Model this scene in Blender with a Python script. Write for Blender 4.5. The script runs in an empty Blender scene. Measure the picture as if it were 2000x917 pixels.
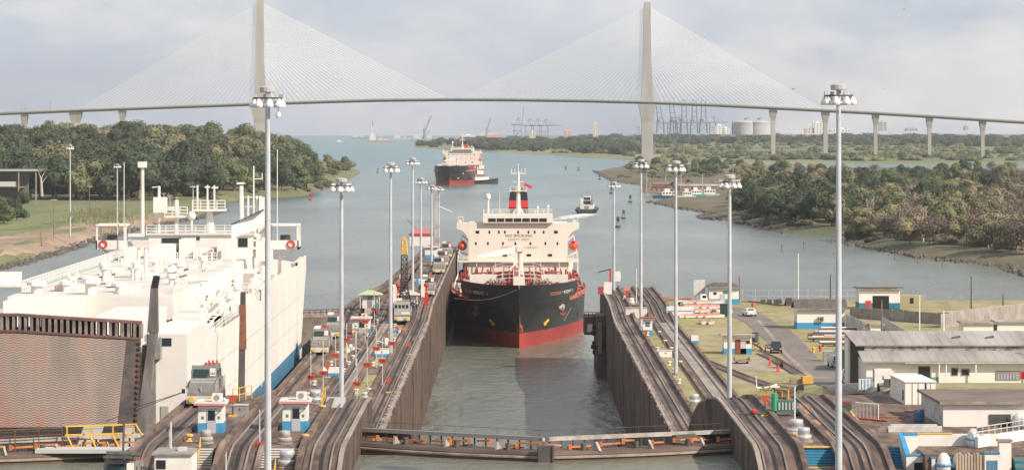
import bpy, math, random
from mathutils import Vector, Matrix
R=math.radians
S=bpy.context.scene; COL=S.collection
# ---------------------------------------------------------------- camera, sky, sun, exposure
F=5790.0; HZ=243.0; EYE=50.0          # focal length in photo pixels, eye-level row, eye height above the sea
cam=bpy.data.cameras.new('camera'); co=bpy.data.objects.new('camera',cam); COL.objects.link(co)
co.location=(0,0,EYE); co.rotation_euler=(R(90),0,0)
cam.sensor_width=36; cam.lens=36*F/2000; cam.shift_y=(HZ-458.5)/2000; cam.clip_start=1; cam.clip_end=60000
S.camera=co
SUN=Vector((0.74,-0.52,0.66)).normalized()
W=bpy.data.worlds.new('World'); S.world=W; W.use_nodes=True
def world():
    nt=W.node_tree; N=nt.nodes; L=nt.links; N.clear()
    out=N.new('ShaderNodeOutputWorld'); bg=N.new('ShaderNodeBackground'); bg.inputs[1].default_value=0.096
    sky=N.new('ShaderNodeTexSky'); sky.sky_type='NISHITA'; sky.sun_disc=False
    sky.sun_elevation=math.asin(SUN.z); sky.sun_rotation=math.atan2(SUN.x,SUN.y); sky.dust_density=2.0; sky.air_density=1.0; sky.ozone_density=2.0
    tc=N.new('ShaderNodeTexCoord'); mp=N.new('ShaderNodeMapping'); mp.inputs['Scale'].default_value=(15,15,34)
    mp.inputs['Location'].default_value=(3.1,0.7,0.35)
    n1=N.new('ShaderNodeTexNoise'); n1.inputs['Scale'].default_value=1.0; n1.inputs['Detail'].default_value=9; n1.inputs['Roughness'].default_value=.55; n1.inputs['Distortion'].default_value=.25
    r1=N.new('ShaderNodeValToRGB'); r1.color_ramp.elements[0].position=.46; r1.color_ramp.elements[1].position=.74
    r1.color_ramp.elements[0].color=(0,0,0,1); r1.color_ramp.elements[1].color=(1,1,1,1)
    n2=N.new('ShaderNodeTexNoise'); n2.inputs['Scale'].default_value=.45; n2.inputs['Detail'].default_value=5
    r2=N.new('ShaderNodeValToRGB'); r2.color_ramp.elements[0].position=.38; r2.color_ramp.elements[1].position=.62
    r2.color_ramp.elements[0].color=(0,0,0,1); r2.color_ramp.elements[1].color=(1,1,1,1)
    L.new(tc.outputs['Generated'],mp.inputs[0]); L.new(mp.outputs[0],n1.inputs[0]); L.new(mp.outputs[0],n2.inputs[0])
    L.new(n1.outputs[0],r1.inputs[0]); L.new(n2.outputs[0],r2.inputs[0])
    m0=N.new('ShaderNodeMixRGB'); m0.inputs[0].default_value=.62; m0.inputs[2].default_value=(5.1,6.05,7.5,1)   # high thin veil of humid air
    L.new(sky.outputs[0],m0.inputs[1])
    m1=N.new('ShaderNodeMixRGB'); m1.inputs[2].default_value=(6.3,6.6,7.1,1)
    f1=N.new('ShaderNodeMath'); f1.operation='MULTIPLY'; f1.inputs[1].default_value=.75; L.new(r2.outputs[0],f1.inputs[0]); L.new(f1.outputs[0],m1.inputs[0])
    m2=N.new('ShaderNodeMixRGB'); m2.inputs[2].default_value=(8.3,7.9,7.6,1)
    f2=N.new('ShaderNodeMath'); f2.operation='MULTIPLY'; f2.inputs[1].default_value=.8; L.new(r1.outputs[0],f2.inputs[0]); L.new(f2.outputs[0],m2.inputs[0])
    L.new(m0.outputs[0],m1.inputs[1]); L.new(m1.outputs[0],m2.inputs[1]); L.new(m2.outputs[0],bg.inputs[0]); L.new(bg.outputs[0],out.inputs[0])
world()
sl=bpy.data.lights.new('sun','SUN'); sl.energy=4.9; sl.angle=R(.5); sl.color=(1,.90,.775)
so=bpy.data.objects.new('sun',sl); COL.objects.link(so); so.rotation_euler=(-SUN).to_track_quat('-Z','Y').to_euler()
S.view_settings.view_transform='Standard'; S.view_settings.look='None'; S.view_settings.exposure=0.24; S.view_settings.gamma=1
try: S.view_settings.use_curve_mapping=False
except Exception: pass
S.render.engine='CYCLES'
try: S.cycles.volume_bounces=0; S.cycles.max_bounces=6; S.cycles.transparent_max_bounces=12
except Exception: pass
rnd=random.Random(7)
# ---------------------------------------------------------------- helpers
def at(x,y,z):                        # the point at height z that the photo shows at (x,y)
    D=F*(EYE-z)/(y-HZ); return Vector(((x-1000)*D/F,D,z))
def atD(x,y,D): return Vector(((x-1000)*D/F,D,EYE-(y-HZ)*D/F))
def lerp(pts,t):
    if t<=pts[0][0]: return pts[0][1]
    for (a,u),(b,w) in zip(pts,pts[1:]):
        if t<=b: return u+(w-u)*(t-a)/(b-a)
    return pts[-1][1]
def sstep(a,b,t):
    t=min(1,max(0,(t-a)/(b-a))); return t*t*(3-2*t)
class MB:
    def __init__(s): s.v=[]; s.f=[]; s.mi=[]; s.m=0
    def add(s,vs,fs):
        n=len(s.v); s.v+=[tuple(v) for v in vs]; s.f+=[tuple(i+n for i in f) for f in fs]; s.mi+=[s.m]*len(fs); return s
    def box(s,x0,x1,y0,y1,z0,z1):
        return s.add([(x0,y0,z0),(x1,y0,z0),(x1,y1,z0),(x0,y1,z0),(x0,y0,z1),(x1,y0,z1),(x1,y1,z1),(x0,y1,z1)],
              [(3,2,1,0),(4,5,6,7),(0,1,5,4),(1,2,6,5),(2,3,7,6),(3,0,4,7)])
    def cbox(s,cx,cy,z0,w,d,h): return s.box(cx-w/2,cx+w/2,cy-d/2,cy+d/2,z0,z0+h)
    def hexa(s,lo,hi):   # lo, hi: four points each, same winding
        return s.add(list(lo)+list(hi),[(3,2,1,0),(4,5,6,7),(0,1,5,4),(1,2,6,5),(2,3,7,6),(3,0,4,7)])
    def bar(s,p,q,w,h=None):
        p=Vector(p); q=Vector(q); h=h or w; d=(q-p)
        if d.length<1e-6: return s
        d.normalize(); u=d.cross(Vector((0,0,1)))
        if u.length<1e-3: u=Vector((1,0,0))
        u.normalize(); t=u.cross(d); u=u*w/2; t=t*h/2
        return s.hexa([p-u-t,p+u-t,p+u+t,p-u+t],[q-u-t,q+u-t,q+u+t,q-u+t])
    def cyl(s,p,q,r,r2=None,n=8,cap=True):
        p=Vector(p); q=Vector(q); r2=r if r2 is None else r2; d=(q-p).normalized(); u=d.cross(Vector((0,0,1)))
        if u.length<1e-3: u=Vector((1,0,0))
        u.normalize(); t=d.cross(u); vs=[]
        for c,rr in ((p,r),(q,r2)):
            for i in range(n):
                a=2*math.pi*i/n; vs.append(c+(u*math.cos(a)+t*math.sin(a))*rr)
        fs=[(i,(i+1)%n,n+(i+1)%n,n+i) for i in range(n)]
        if cap: fs+=[tuple(range(n-1,-1,-1)),tuple(range(n,2*n))]
        return s.add(vs,fs)
    def tube(s,pts,r,n=6):
        for a,b in zip(pts,pts[1:]): s.cyl(a,b,r,r,n)
        return s
    def lathe(s,c,prof,n=12):
        vs=[];k=len(prof)
        for r,z in prof:
            for i in range(n):
                a=2*math.pi*i/n; vs.append((c[0]+r*math.cos(a),c[1]+r*math.sin(a),c[2]+z))
        fs=[(j*n+i,j*n+(i+1)%n,(j+1)*n+(i+1)%n,(j+1)*n+i) for j in range(k-1) for i in range(n)]
        fs+=[tuple(range(n-1,-1,-1)),tuple(range((k-1)*n,k*n))]
        return s.add(vs,fs)
    def prism(s,poly,ax,lo,hi):
        def P(a,b,c): return (c,a,b) if ax=='x' else ((a,c,b) if ax=='y' else (a,b,c))
        n=len(poly); vs=[P(a,b,lo) for a,b in poly]+[P(a,b,hi) for a,b in poly]
        return s.add(vs,[tuple(range(n-1,-1,-1)),tuple(range(n,2*n))]+[(i,(i+1)%n,n+(i+1)%n,n+i) for i in range(n)])
    def grid(s,rows,close=False):
        m=len(rows[0]); vs=[p for r in rows for p in r]
        fs=[(i*m+j,i*m+(j+1)%m,(i+1)*m+(j+1)%m,(i+1)*m+j) for i in range(len(rows)-1) for j in range(m if close else m-1)]
        return s.add(vs,fs)
    def quad(s,a,b,c,d): return s.add([a,b,c,d],[(0,1,2,3)])
    def build(s,name,mats,parent=None,smooth=False,recalc=True):
        me=bpy.data.meshes.new(name); me.from_pydata(s.v,[],s.f)
        mats=mats if isinstance(mats,(list,tuple)) else [mats]
        for m in mats: me.materials.append(m)
        if len(mats)>1: me.polygons.foreach_set('material_index',s.mi)
        if smooth: me.polygons.foreach_set('use_smooth',[True]*len(s.f))
        me.update()
        if recalc:
            import bmesh
            bm=bmesh.new(); bm.from_mesh(me); bmesh.ops.recalc_face_normals(bm,faces=bm.faces); bm.to_mesh(me); bm.free()
        o=bpy.data.objects.new(name,me); COL.objects.link(o)
        if parent: o.parent=parent
        return o
def tag(o,label=None,cat=None,group=None,kind=None):
    if label: o['label']=label
    if cat: o['category']=cat
    if group: o['group']=group
    if kind: o['kind']=kind
    return o
def thing(name,label,cat,loc=(0,0,0),rz=0,group=None):
    o=bpy.data.objects.new(name,None); o.empty_display_size=.5; COL.objects.link(o); o.location=loc; o.rotation_euler=(0,0,rz)
    return tag(o,label,cat,group)
def kids(o): return list(o.children)
def copy_tree(o,loc=None,rz=None,label=None,group=None,scale=None,skip=(),name=None):
    def rec(a,par):
        c=a.copy(); COL.objects.link(c)
        if par: c.parent=par
        for ch in kids(a):
            if ch.name.split('.')[0] in skip: continue
            rec(ch,c)
        return c
    c=rec(o,None)
    if name: c.name=name
    if loc is not None: c.location=loc
    if rz is not None: c.rotation_euler=(0,0,rz)
    if scale is not None: c.scale=(scale,)*3 if not hasattr(scale,'__len__') else scale
    if label: c['label']=label
    if group: c['group']=group
    return c
# ---------------------------------------------------------------- materials
MATS={}
def mat(name,col,rough=.7,col2=None,scale=1.0,stretch=(1,1,1),lo=.4,hi=.6,detail=5,metal=0,bump=0,bscale=None,bstretch=None,col3=None,scale3=.2,spec=.5,obj=False,lo3=.45,hi3=.6):
    if name in MATS: return MATS[name]
    m=bpy.data.materials.new(name); m.use_nodes=True; nt=m.node_tree; N=nt.nodes; L=nt.links
    b=N['Principled BSDF']; b.inputs['Roughness'].default_value=rough; b.inputs['Metallic'].default_value=metal
    b.inputs['Specular IOR Level'].default_value=spec; b.inputs['Base Color'].default_value=(*col,1)
    if obj:
        g=N.new('ShaderNodeTexCoord'); src=g.outputs['Object']
    else:
        g=N.new('ShaderNodeNewGeometry'); src=g.outputs['Position']
    def noise(sc,st,dt):
        mp=N.new('ShaderNodeMapping'); mp.inputs['Scale'].default_value=tuple(sc*q for q in st)
        n=N.new('ShaderNodeTexNoise'); n.inputs['Scale'].default_value=1; n.inputs['Detail'].default_value=dt; n.inputs['Roughness'].default_value=.62
        L.new(src,mp.inputs[0]); L.new(mp.outputs[0],n.inputs[0]); return n
    def ramp(n,a,c):
        r=N.new('ShaderNodeMapRange'); r.inputs[1].default_value=a; r.inputs[2].default_value=c; L.new(n.outputs[0],r.inputs[0]); return r
    last=None
    if col2:
        mx=N.new('ShaderNodeMixRGB'); mx.inputs[1].default_value=(*col,1); mx.inputs[2].default_value=(*col2,1)
        L.new(ramp(noise(scale,stretch,detail),lo,hi).outputs[0],mx.inputs[0]); last=mx
    if col3:
        m3=N.new('ShaderNodeMixRGB'); m3.inputs[2].default_value=(*col3,1)
        if last: L.new(last.outputs[0],m3.inputs[1])
        else: m3.inputs[1].default_value=(*col,1)
        L.new(ramp(noise(scale3,stretch,detail),lo3,hi3).outputs[0],m3.inputs[0]); last=m3
    if last: L.new(last.outputs[0],b.inputs['Base Color'])
    if bump:
        bp=N.new('ShaderNodeBump'); bp.inputs['Strength'].default_value=1; bp.inputs['Distance'].default_value=bump
        L.new(noise(bscale or scale,bstretch or stretch,5).outputs[0],bp.inputs['Height']); L.new(bp.outputs[0],b.inputs['Normal'])
    MATS[name]=m; return m
conc=mat('stained_concrete',(.20,.13,.094),.85,(.062,.041,.032),.8,(1,.3,1),.36,.64,12,bump=.06,bscale=2,col3=(.33,.25,.195),scale3=.3,lo3=.52,hi3=.72)
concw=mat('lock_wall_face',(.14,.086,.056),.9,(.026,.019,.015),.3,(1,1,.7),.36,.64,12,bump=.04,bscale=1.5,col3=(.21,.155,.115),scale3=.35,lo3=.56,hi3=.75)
conl=mat('pale_concrete',(.36,.295,.24),.85,(.20,.155,.125),.7,(1,.15,1),.38,.66,10)
trackm=mat('oily_track_bed',(.16,.10,.073),.8,(.042,.029,.023),1.1,(1,.08,1),.36,.64,10,col3=(.27,.19,.145),scale3=.5,lo3=.52,hi3=.7)
railm=mat('rail_steel',(.17,.135,.115),.5,(.26,.23,.21),.6,(1,.05,1))
slotm=mat('rack_slot',(.016,.013,.012),.8)
grass=mat('lawn',(.33,.275,.125),.95,(.20,.19,.08),.4,(1,.5,1),.38,.62,12,bump=.05,bscale=3,col3=(.38,.30,.19),scale3=.07,lo3=.5,hi3=.68)
asph=mat('asphalt',(.21,.178,.155),.9,(.145,.122,.108),.3,(1,.4,1),.35,.65,8,col3=(.21,.195,.18),scale3=.04,lo3=.55,hi3=.75)
dirt=mat('pale_dirt',(.36,.29,.22),.95,(.24,.2,.15),.3,lo=.4,hi=.65)
white=mat('white_paint',(.76,.72,.65),.6,(.60,.55,.48),.25,(1,1,.3),.5,.85,6,obj=True)
whitec=mat('clean_white_paint',(.77,.73,.67),.55,(.69,.65,.59),.8,obj=True)
blue=mat('blue_paint',(.07,.20,.32),.55,(.055,.165,.27),.6,obj=True)
ltblue=mat('light_blue_paint',(.055,.29,.50),.55,(.05,.25,.43),2,obj=True)
yellow=mat('yellow_paint',(.70,.42,.05),.5,(.5,.28,.05),2,lo=.5,hi=.8)
orange=mat('orange_paint',(.62,.20,.04),.6,(.4,.13,.04),.6)
redp=mat('red_paint',(.55,.035,.03),.5)
signred=mat('sign_red',(.46,.075,.035),.6)
galv=mat('galvanised_steel',(.50,.51,.52),.6,(.42,.43,.44),.5)
galvl=mat('pale_galvanised',(.55,.54,.51),.5,(.42,.41,.40),1.5)
black=mat('black_paint',(.018,.018,.02),.45)
dark=mat('dark_steel',(.06,.058,.056),.6,(.10,.085,.075),1.5)
rust=mat('rust',(.22,.085,.045),.85,(.11,.05,.03),1.0,lo=.35,hi=.65)
glass=mat('dark_glass',(.02,.026,.03),.08)
greyp=mat('grey_paint',(.30,.295,.28),.5,(.22,.21,.2),1.0,obj=True)
roofg=mat('grey_sheet_roof',(.33,.305,.28),.7,(.25,.225,.2),.5,(1,.1,1),.4,.65,6,col3=(.40,.375,.35),scale3=.1)
roofd=mat('dark_shingle_roof',(.13,.105,.095),.85,(.085,.07,.065),1.0)
roofb=mat('brown_flat_roof',(.20,.155,.125),.85,(.13,.10,.085),.4,(.3,1,1))
roofr=mat('red_sheet_roof',(.50,.14,.09),.6)
wood=mat('weathered_timber',(.33,.24,.15),.85,(.22,.16,.10),1.5,(1,.2,1))
teal=mat('teal_paint',(.03,.20,.27),.6,(.02,.14,.2),.8)
rubber=mat('tyre_rubber',(.022,.022,.022),.85)
bark=mat('bark',(.23,.19,.15),.9,(.13,.10,.08),1.2,obj=True)
rockm=mat('shore_rock',(.15,.125,.11),.95,(.075,.062,.055),.35,lo=.35,hi=.65,bump=.6,bscale=.5)
# ---------------------------------------------------------------- water
def water_mat(name,bump,sc):
    m=bpy.data.materials.new(name); m.use_nodes=True; nt=m.node_tree; N=nt.nodes; L=nt.links; b=N['Principled BSDF']
    b.inputs['Roughness'].default_value=.2; b.inputs['IOR'].default_value=1.33; b.inputs['Specular IOR Level'].default_value=.3
    g=N.new('ShaderNodeNewGeometry')
    def noise(s,st,d):
        mp=N.new('ShaderNodeMapping'); mp.inputs['Scale'].default_value=tuple(s*q for q in st); L.new(g.outputs['Position'],mp.inputs[0])
        n=N.new('ShaderNodeTexNoise'); n.inputs['Scale'].default_value=1; n.inputs['Detail'].default_value=d; n.inputs['Roughness'].default_value=.6; L.new(mp.outputs[0],n.inputs[0]); return n
    sp=N.new('ShaderNodeSeparateXYZ'); L.new(g.outputs['Position'],sp.inputs[0])
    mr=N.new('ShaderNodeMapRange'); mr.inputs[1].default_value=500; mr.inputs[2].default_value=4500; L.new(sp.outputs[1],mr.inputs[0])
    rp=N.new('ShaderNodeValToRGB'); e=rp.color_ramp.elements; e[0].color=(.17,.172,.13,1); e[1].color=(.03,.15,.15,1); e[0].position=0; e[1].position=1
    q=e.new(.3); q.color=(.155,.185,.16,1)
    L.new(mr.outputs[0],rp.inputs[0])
    n0=noise(.012,(1,.35,1),5); r0=N.new('ShaderNodeMapRange'); r0.inputs[1].default_value=.35; r0.inputs[2].default_value=.65; r0.inputs[3].default_value=.66; r0.inputs[4].default_value=1.22; L.new(n0.outputs[0],r0.inputs[0])
    mu=N.new('ShaderNodeMixRGB'); mu.blend_type='MULTIPLY'; mu.inputs[0].default_value=1; L.new(rp.outputs[0],mu.inputs[1]); L.new(r0.outputs[0],mu.inputs[2]); L.new(mu.outputs[0],b.inputs['Base Color'])
    nb=noise(sc,(1,.55,1),7); nb2=noise(sc*.12,(1,.3,1),4)
    ad=N.new('ShaderNodeMath'); ad.operation='MULTIPLY_ADD'; ad.inputs[1].default_value=3.0; L.new(nb2.outputs[0],ad.inputs[0]); L.new(nb.outputs[0],ad.inputs[2])
    bp=N.new('ShaderNodeBump'); bp.inputs['Strength'].default_value=1; bp.inputs['Distance'].default_value=bump; L.new(ad.outputs[0],bp.inputs['Height']); L.new(bp.outputs[0],b.inputs['Normal'])
    return m
seaw=water_mat('canal_water',.7,.4)
poolw=water_mat('pool_water',.22,.8)
o=MB().quad((-9000,150,0),(9000,150,0),(9000,13160,0),(-9000,13160,0)).build('water',seaw); tag(o,kind='structure')
# ---------------------------------------------------------------- lock masonry
ZP=[(180,18.0),(232,18.0),(238,18.9),(242,20.1),(246,21.55),(249,22.35),(252,22.68),(254,22.7),(290,22.7),(297,22.55),(303,22.0),(309,20.9),(313,19.3),(317,16.9),(321,14.9),(324,14.2),
    (536,14.2),(542,14.35),(550,14.75),(562,15.35),(570,15.6),(576,15.7),(1000,15.7)]
def zt(D): return lerp(ZP,D)
def xr(D): return 1.9*(1-sstep(296,322,D))      # the near chamber sits a little further right than the far one
def xl(D): return .9*(1-sstep(296,322,D))
DS=[180,215,232,235,238,240,242,244,246,247.5,249,250.5,252,254,260,266,272,278,284,290,294,297,300,303,306,309,311,313,315,317,319,321,324,330]+list(range(345,536,15))+[536,539,542,546,550,556,562,570,576,585,600,612,624]
DSC=DS+list(range(640,830,15))+[836]
def strip(mb,x0,x1,ds,dz,xo,floor=None,profile=zt):
    """a solid strip along the lock between x0 and x1, top following the ramps"""
    rows=[]
    for D in ds:
        z=profile(D)+dz; f=-6 if floor is None else profile(D)+floor; o_=xo(D)
        rows.append([(x0+o_,D,f),(x0+o_,D,z),(x1+o_,D,z),(x1+o_,D,f)])
    mb.grid(rows)
    for r in (rows[0],rows[-1]): mb.add(r,[(0,1,2,3)])
    return mb
# plateau profile: level terraces joined by steps, between the tracks
TP=[(180,18.0),(231.9,18.0),(232,21.2),(251.2,21.2),(251.3,22.66),(299.9,22.66),(300,14.16),(563.9,14.16),(564,15.66),(1000,15.66)]
def tt(D): return lerp(TP,D)
TD=[180,231.9,232,251.2,251.3,299.9,300]+list(range(330,560,40))+[563.9,564,600,624]
TDC=TD
def taper(D): return 0
# centre wall: three track strips with level terraces between them
ZC=lambda D: zt(D)
pier=thing('lock_wall','stained concrete centre wall between the two lanes, carrying three tow tracks','lock wall')
def cxl(D): return 0.35*xl(D)
mb=MB()
def wall_part(mb,xa,xb,ds,prof,dz=0,xo=lambda D:0):
    rows=[]
    for D in ds: rows.append([(xa+xo(D),D,-6),(xa+xo(D),D,prof(D)+dz),(xb+xo(D),D,prof(D)+dz),(xb+xo(D),D,-6)])
    mb.grid(rows); mb.add(rows[0],[(0,1,2,3)]); mb.add(rows[-1],[(3,2,1,0)])
far_l=[(180,-32.2),(318,-32.2),(324,-33.5),(388,-33.5),(398,-31.0),(560,-31.0),(600,-29.2),(640,-26.8),(760,-24.6),(900,-22.5)]
def cwl(D): return lerp(far_l,D)-(-33.3)
def cwt(D): return max(0,lerp(far_l,D)+31.0)      # the approach wall narrows seaward
rows_=[[(-33.3+cwl(D),D,-6),(-33.3+cwl(D),D,zt(D)),(-28.8+cwt(D),D,zt(D)),(-28.8+cwt(D),D,-6)] for D in DSC+[318,388,398] if D] ; rows_.sort(key=lambda r:r[0][1]); mb.grid(rows_); mb.add(rows_[0],[(0,1,2,3)]); mb.add(rows_[-1],[(3,2,1,0)])
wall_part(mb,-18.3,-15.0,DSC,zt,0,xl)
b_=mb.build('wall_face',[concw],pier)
# top sheets in a different stone
def sheet(mb,xa,xb,ds,prof,dz,xo=lambda D:0):
    mb.grid([[(xa+xo(D),D,prof(D)+dz),(xb+xo(D),D,prof(D)+dz)] for D in ds])
mb=MB(); wall_part(mb,-28.8,-18.3,[d for d in TDC if d<=600],tt,0,lambda D: 0)
for (d0,d1) in ((600,836),): wall_part(mb,-22.5,-18.3,[600,700,800,836],tt); mb.build('terrace',conc,pier)
mb=MB()
sheet(mb,-32.0,-28.85,DSC,zt,.006,lambda D:cwt(D)); sheet(mb,-18.28,-15.02,DSC,zt,.006,xl)
wall_part(mb,-24.9,-21.6,[d for d in DSC if d<600],lambda D:max(zt(D),tt(D))+.05,0,lambda D:xl(D)*.4)
mb.build('track_bed',trackm,pier)
def rails(par,xs,ds,xo,prof=zt,slot=True):
    mb=MB()
    for x in xs:
        rows=[]
        for D in ds:
            z=prof(D)+.02; o_=xo(D); rows.append([(x-.07+o_,D,z),(x-.07+o_,D,z+.16),(x+.07+o_,D,z+.16),(x+.07+o_,D,z)])
        mb.grid(rows)
    mb.build('rail',railm,par)
    if slot:
        mb=MB(); x=(xs[0]+xs[-1])/2; rows=[]
        for D in ds:
            z=prof(D)+.014; o_=xo(D); rows.append([(x-.17+o_,D,z),(x+.17+o_,D,z)])
        mb.grid(rows); mb.build('rack_slot',slotm,par)
def kerb(par,x,w,h,ds,xo,m=None,prof=zt):
    mb=MB(); rows=[]
    for D in ds: z=prof(D); o_=xo(D); rows.append([(x-w/2+o_,D,z-.05),(x-w/2+o_,D,z+h),(x+w/2+o_,D,z+h),(x+w/2+o_,D,z-.05)])
    mb.grid(rows); mb.add(rows[0],[(0,1,2,3)]); mb.add(rows[-1],[(3,2,1,0)]); return mb.build('kerb',m or conc,par)
cl=lambda D: cwl(D)
ct=lambda D: cwt(D)
rails(pier,(-30.9,-29.2),DSC,lambda D:cwt(D)); rails(pier,(-17.6,-16.0),DSC,xl)
rails(pier,(-24.0,-22.5),[d for d in DSC if d<600],lambda D:xl(D)*.4,lambda D:max(zt(D),tt(D))+.05)
kerb(pier,-28.7,.5,.35,DSC,ct); kerb(pier,-18.6,.5,.45,DSC,xl); kerb(pier,-33.0,.5,.3,DSC,cl); kerb(pier,-15.2,.4,.18,DSC,xl,conl)
kerb(pier,-25.0,.45,.3,[d for d in DSC if d<600],lambda D:xl(D)*.4,None,lambda D:max(zt(D),tt(D))); kerb(pier,-21.5,.45,.3,[d for d in DSC if d<600],lambda D:xl(D)*.4,None,lambda D:max(zt(D),tt(D)))
# pale return way down the middle of the low stretch
mb=MB(); sheet(mb,-23.3,-21.2,[324,360,400,450,500,540],zt,.06); mb.build('return_way',conl,pier)
# steps at the near edge of the plateau (white risers) and the far one
def steps(par,x0,x1,D0,z1,z0,n,mr,mt,dd=.28,name='stair'):
    mb=MB(); h=(z1-z0)/n
    for i in range(n):
        mb.m=0; mb.box(x0,x1,D0-dd*(i+1),D0+.05,z0-.01,z1-h*(i+1)+h*.999-.002*i) if False else None
        zt_=z1-h*i; y=D0-dd*i
        mb.m=0; mb.quad((x0,y-.004,zt_-h),(x1,y-.004,zt_-h),(x1,y-.004,zt_-.045),(x0,y-.004,zt_-.045))
        mb.m=1; mb.quad((x0,y-.03,zt_-.045),(x1,y-.03,zt_-.045),(x1,y-.03,zt_+.004),(x0,y-.03,zt_+.004))
        mb.quad((x0,y-dd,zt_-h+.004),(x1,y-dd,zt_-h+.004),(x1,y-.004,zt_-h+.004),(x0,y-.004,zt_-h+.004))
    return mb.build(name,[mr,mt],par,recalc=False)
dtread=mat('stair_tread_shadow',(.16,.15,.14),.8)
steps(pier,-28.45,-25.3,251.2,22.67,21.2,8,white,dtread); steps(pier,-21.2,-17.9,251.2,22.67,21.2,8,white,dtread)
steps(pier,-28,-26.3,563.9,15.67,14.16,8,white,dtread)
# right wall: inner track strip, terrace, outer track strip
rw=thing('lock_wall','stained concrete right bank lock wall, its inner face dark and blotched','lock wall')
mb=MB(); wall_part(mb,18.5,22.6,DS,zt,0,xr); mb.build('wall_face',[concw],rw)  # inner face shares the dark blotched colour of the centre wall
mb=MB(); sheet(mb,18.52,22.58,DS,zt,.006,xr); 
wall_part(mb,25.6,29.4,DS,lambda D:max(zt(D),tt(D))+.05,0,lambda D:xr(D)); mb.build('track_bed',trackm,rw)
rails(rw,(19.1,20.9),DS,xr); rails(rw,(26.4,28.0),DS,lambda D:xr(D),lambda D:max(zt(D),tt(D))+.05)
kerb(rw,22.4,.5,.45,DS,xr); kerb(rw,18.7,.4,.22,DS,xr,conl); 
kerb(rw,25.4,.5,.35,DS,lambda D:xr(D),None,lambda D:max(zt(D),tt(D))); kerb(rw,29.5,.5,.35,DS,lambda D:xr(D),None,lambda D:max(zt(D),tt(D)))
mb=MB(); wall_part(mb,22.6,25.6,[d for d in TD],tt,0,xr); mb.build('terrace',conc,rw)
mb=MB(); sheet(mb,26.1,28.5,[330,400,470,535],zt,.075); mb.build('return_way',conl,rw)
steps(rw,24.5,27.3,251.2,22.67,21.2,7,teal,ltblue); steps(rw,31.7,33.0,251.2,22.67,21.2,7,teal,ltblue)
mb=MB(); mb.box(24.5,27.3,251.0,251.6,22.67,22.76); mb.box(24.5,27.3,248.9,249.3,21.2,21.28); mb.build('stair_nosing',yellow,rw)
steps(rw,29.9,31.8,563.9,15.67,14.16,8,white,dtread)
for par,x0,x1,xo in ((pier,-15.02,-14.93,xl),(rw,18.43,18.52,xr)):
    for D in range(352,620,47):
        if D>620: continue
        MB().box(x0+xo(D),x1+xo(D),D,D+.35,-4,zt(D)-.05).build('wall_joint',concw,par)
# worn timber fenders and chafe marks along the inner copings
def coping(par,x,side,ds,xo):
    mb=MB()
    for i,(a,b) in enumerate(zip(ds,ds[1:])):
        n=max(1,int((b-a)/1.7))
        for k in range(n):
            D=a+(b-a)*(k+rnd.random())/n; w=.35+rnd.random()*.7
            mb.box(x+xo(D)-w/2+.3*side,x+xo(D)+w/2+.3*side,D,D+.5+rnd.random()*1.2,zt(D)-.1,zt(D)+.05+rnd.random()*.2)
    return mb.build('chafing_block',conl,par)
coping(rw,18.5,1,[324,420,536],xr); coping(pier,-15.0,-1,[324,420,536],xl)
# near pool behind the mitre gate, and the left lane's pool
for (a,b) in ((-15.2,21.5),):
    o=MB().quad((a,180,19.5),(b,180,19.5),(b,274,19.5),(a,274,19.5)).build('water',poolw); tag(o,kind='structure')
o=MB().quad((-70,180,19.5),(-33,180,19.5),(-33,274,19.5),(-70,274,19.5)).build('water',poolw); tag(o,kind='structure')
lw=MB(); wall_part(lw,-79,-67.5,[d for d in DS if d<600],zt); o=lw.build('lock_wall',[conc]); tag(o,'concrete left bank lock wall outside the car carrier','lock wall')
# ---------------------------------------------------------------- right bank ground
def zb(X,D):
    w=sstep(31.5,40,X); return 14.15+8.45*w*(1-sstep(298,425,D))
def atg(x,y,dz=0):
    z=14.2
    for _ in range(40):
        p=at(x,y,z+dz); z=zb(p.x,p.y) if p.y>300 else 22.7
    return Vector((p.x,p.y,z))
XS=[29.3,31.5,33,35,37,39,42,45,48,51,54,57,60,66,75,90,110,140,200,400]
GD=[300,304,310,318,326,335,345,355,365,375,385,395,405,415,425,440,470,510,550,590,606]
mb=MB(); mb.grid([[(x,D,zb(x,D)) for x in XS] for D in GD]); mb.grid([[(x,606,zb(x,606)) for x in XS],[(x,616,-1) for x in XS]])
o=mb.build('ground',grass); tag(o,kind='structure')
mb=MB(); mb.grid([[(22.6,D,tt(D)+.012),(25.4,D,tt(D)+.012)] for D in (352,440,500,505,563)]); o=mb.build('ground',grass); tag(o,kind='structure')
# concrete platform of the near right bank
mb=MB(); mb.box(29.4,400,251.3,300.2,-5,22.64); mb.box(29.4,400,180,251.25,-5,21.18); mb.box(34.3,400,246,251.3,-5,22.62); o=mb.build('pavement',conc); tag(o,kind='structure')
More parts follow.
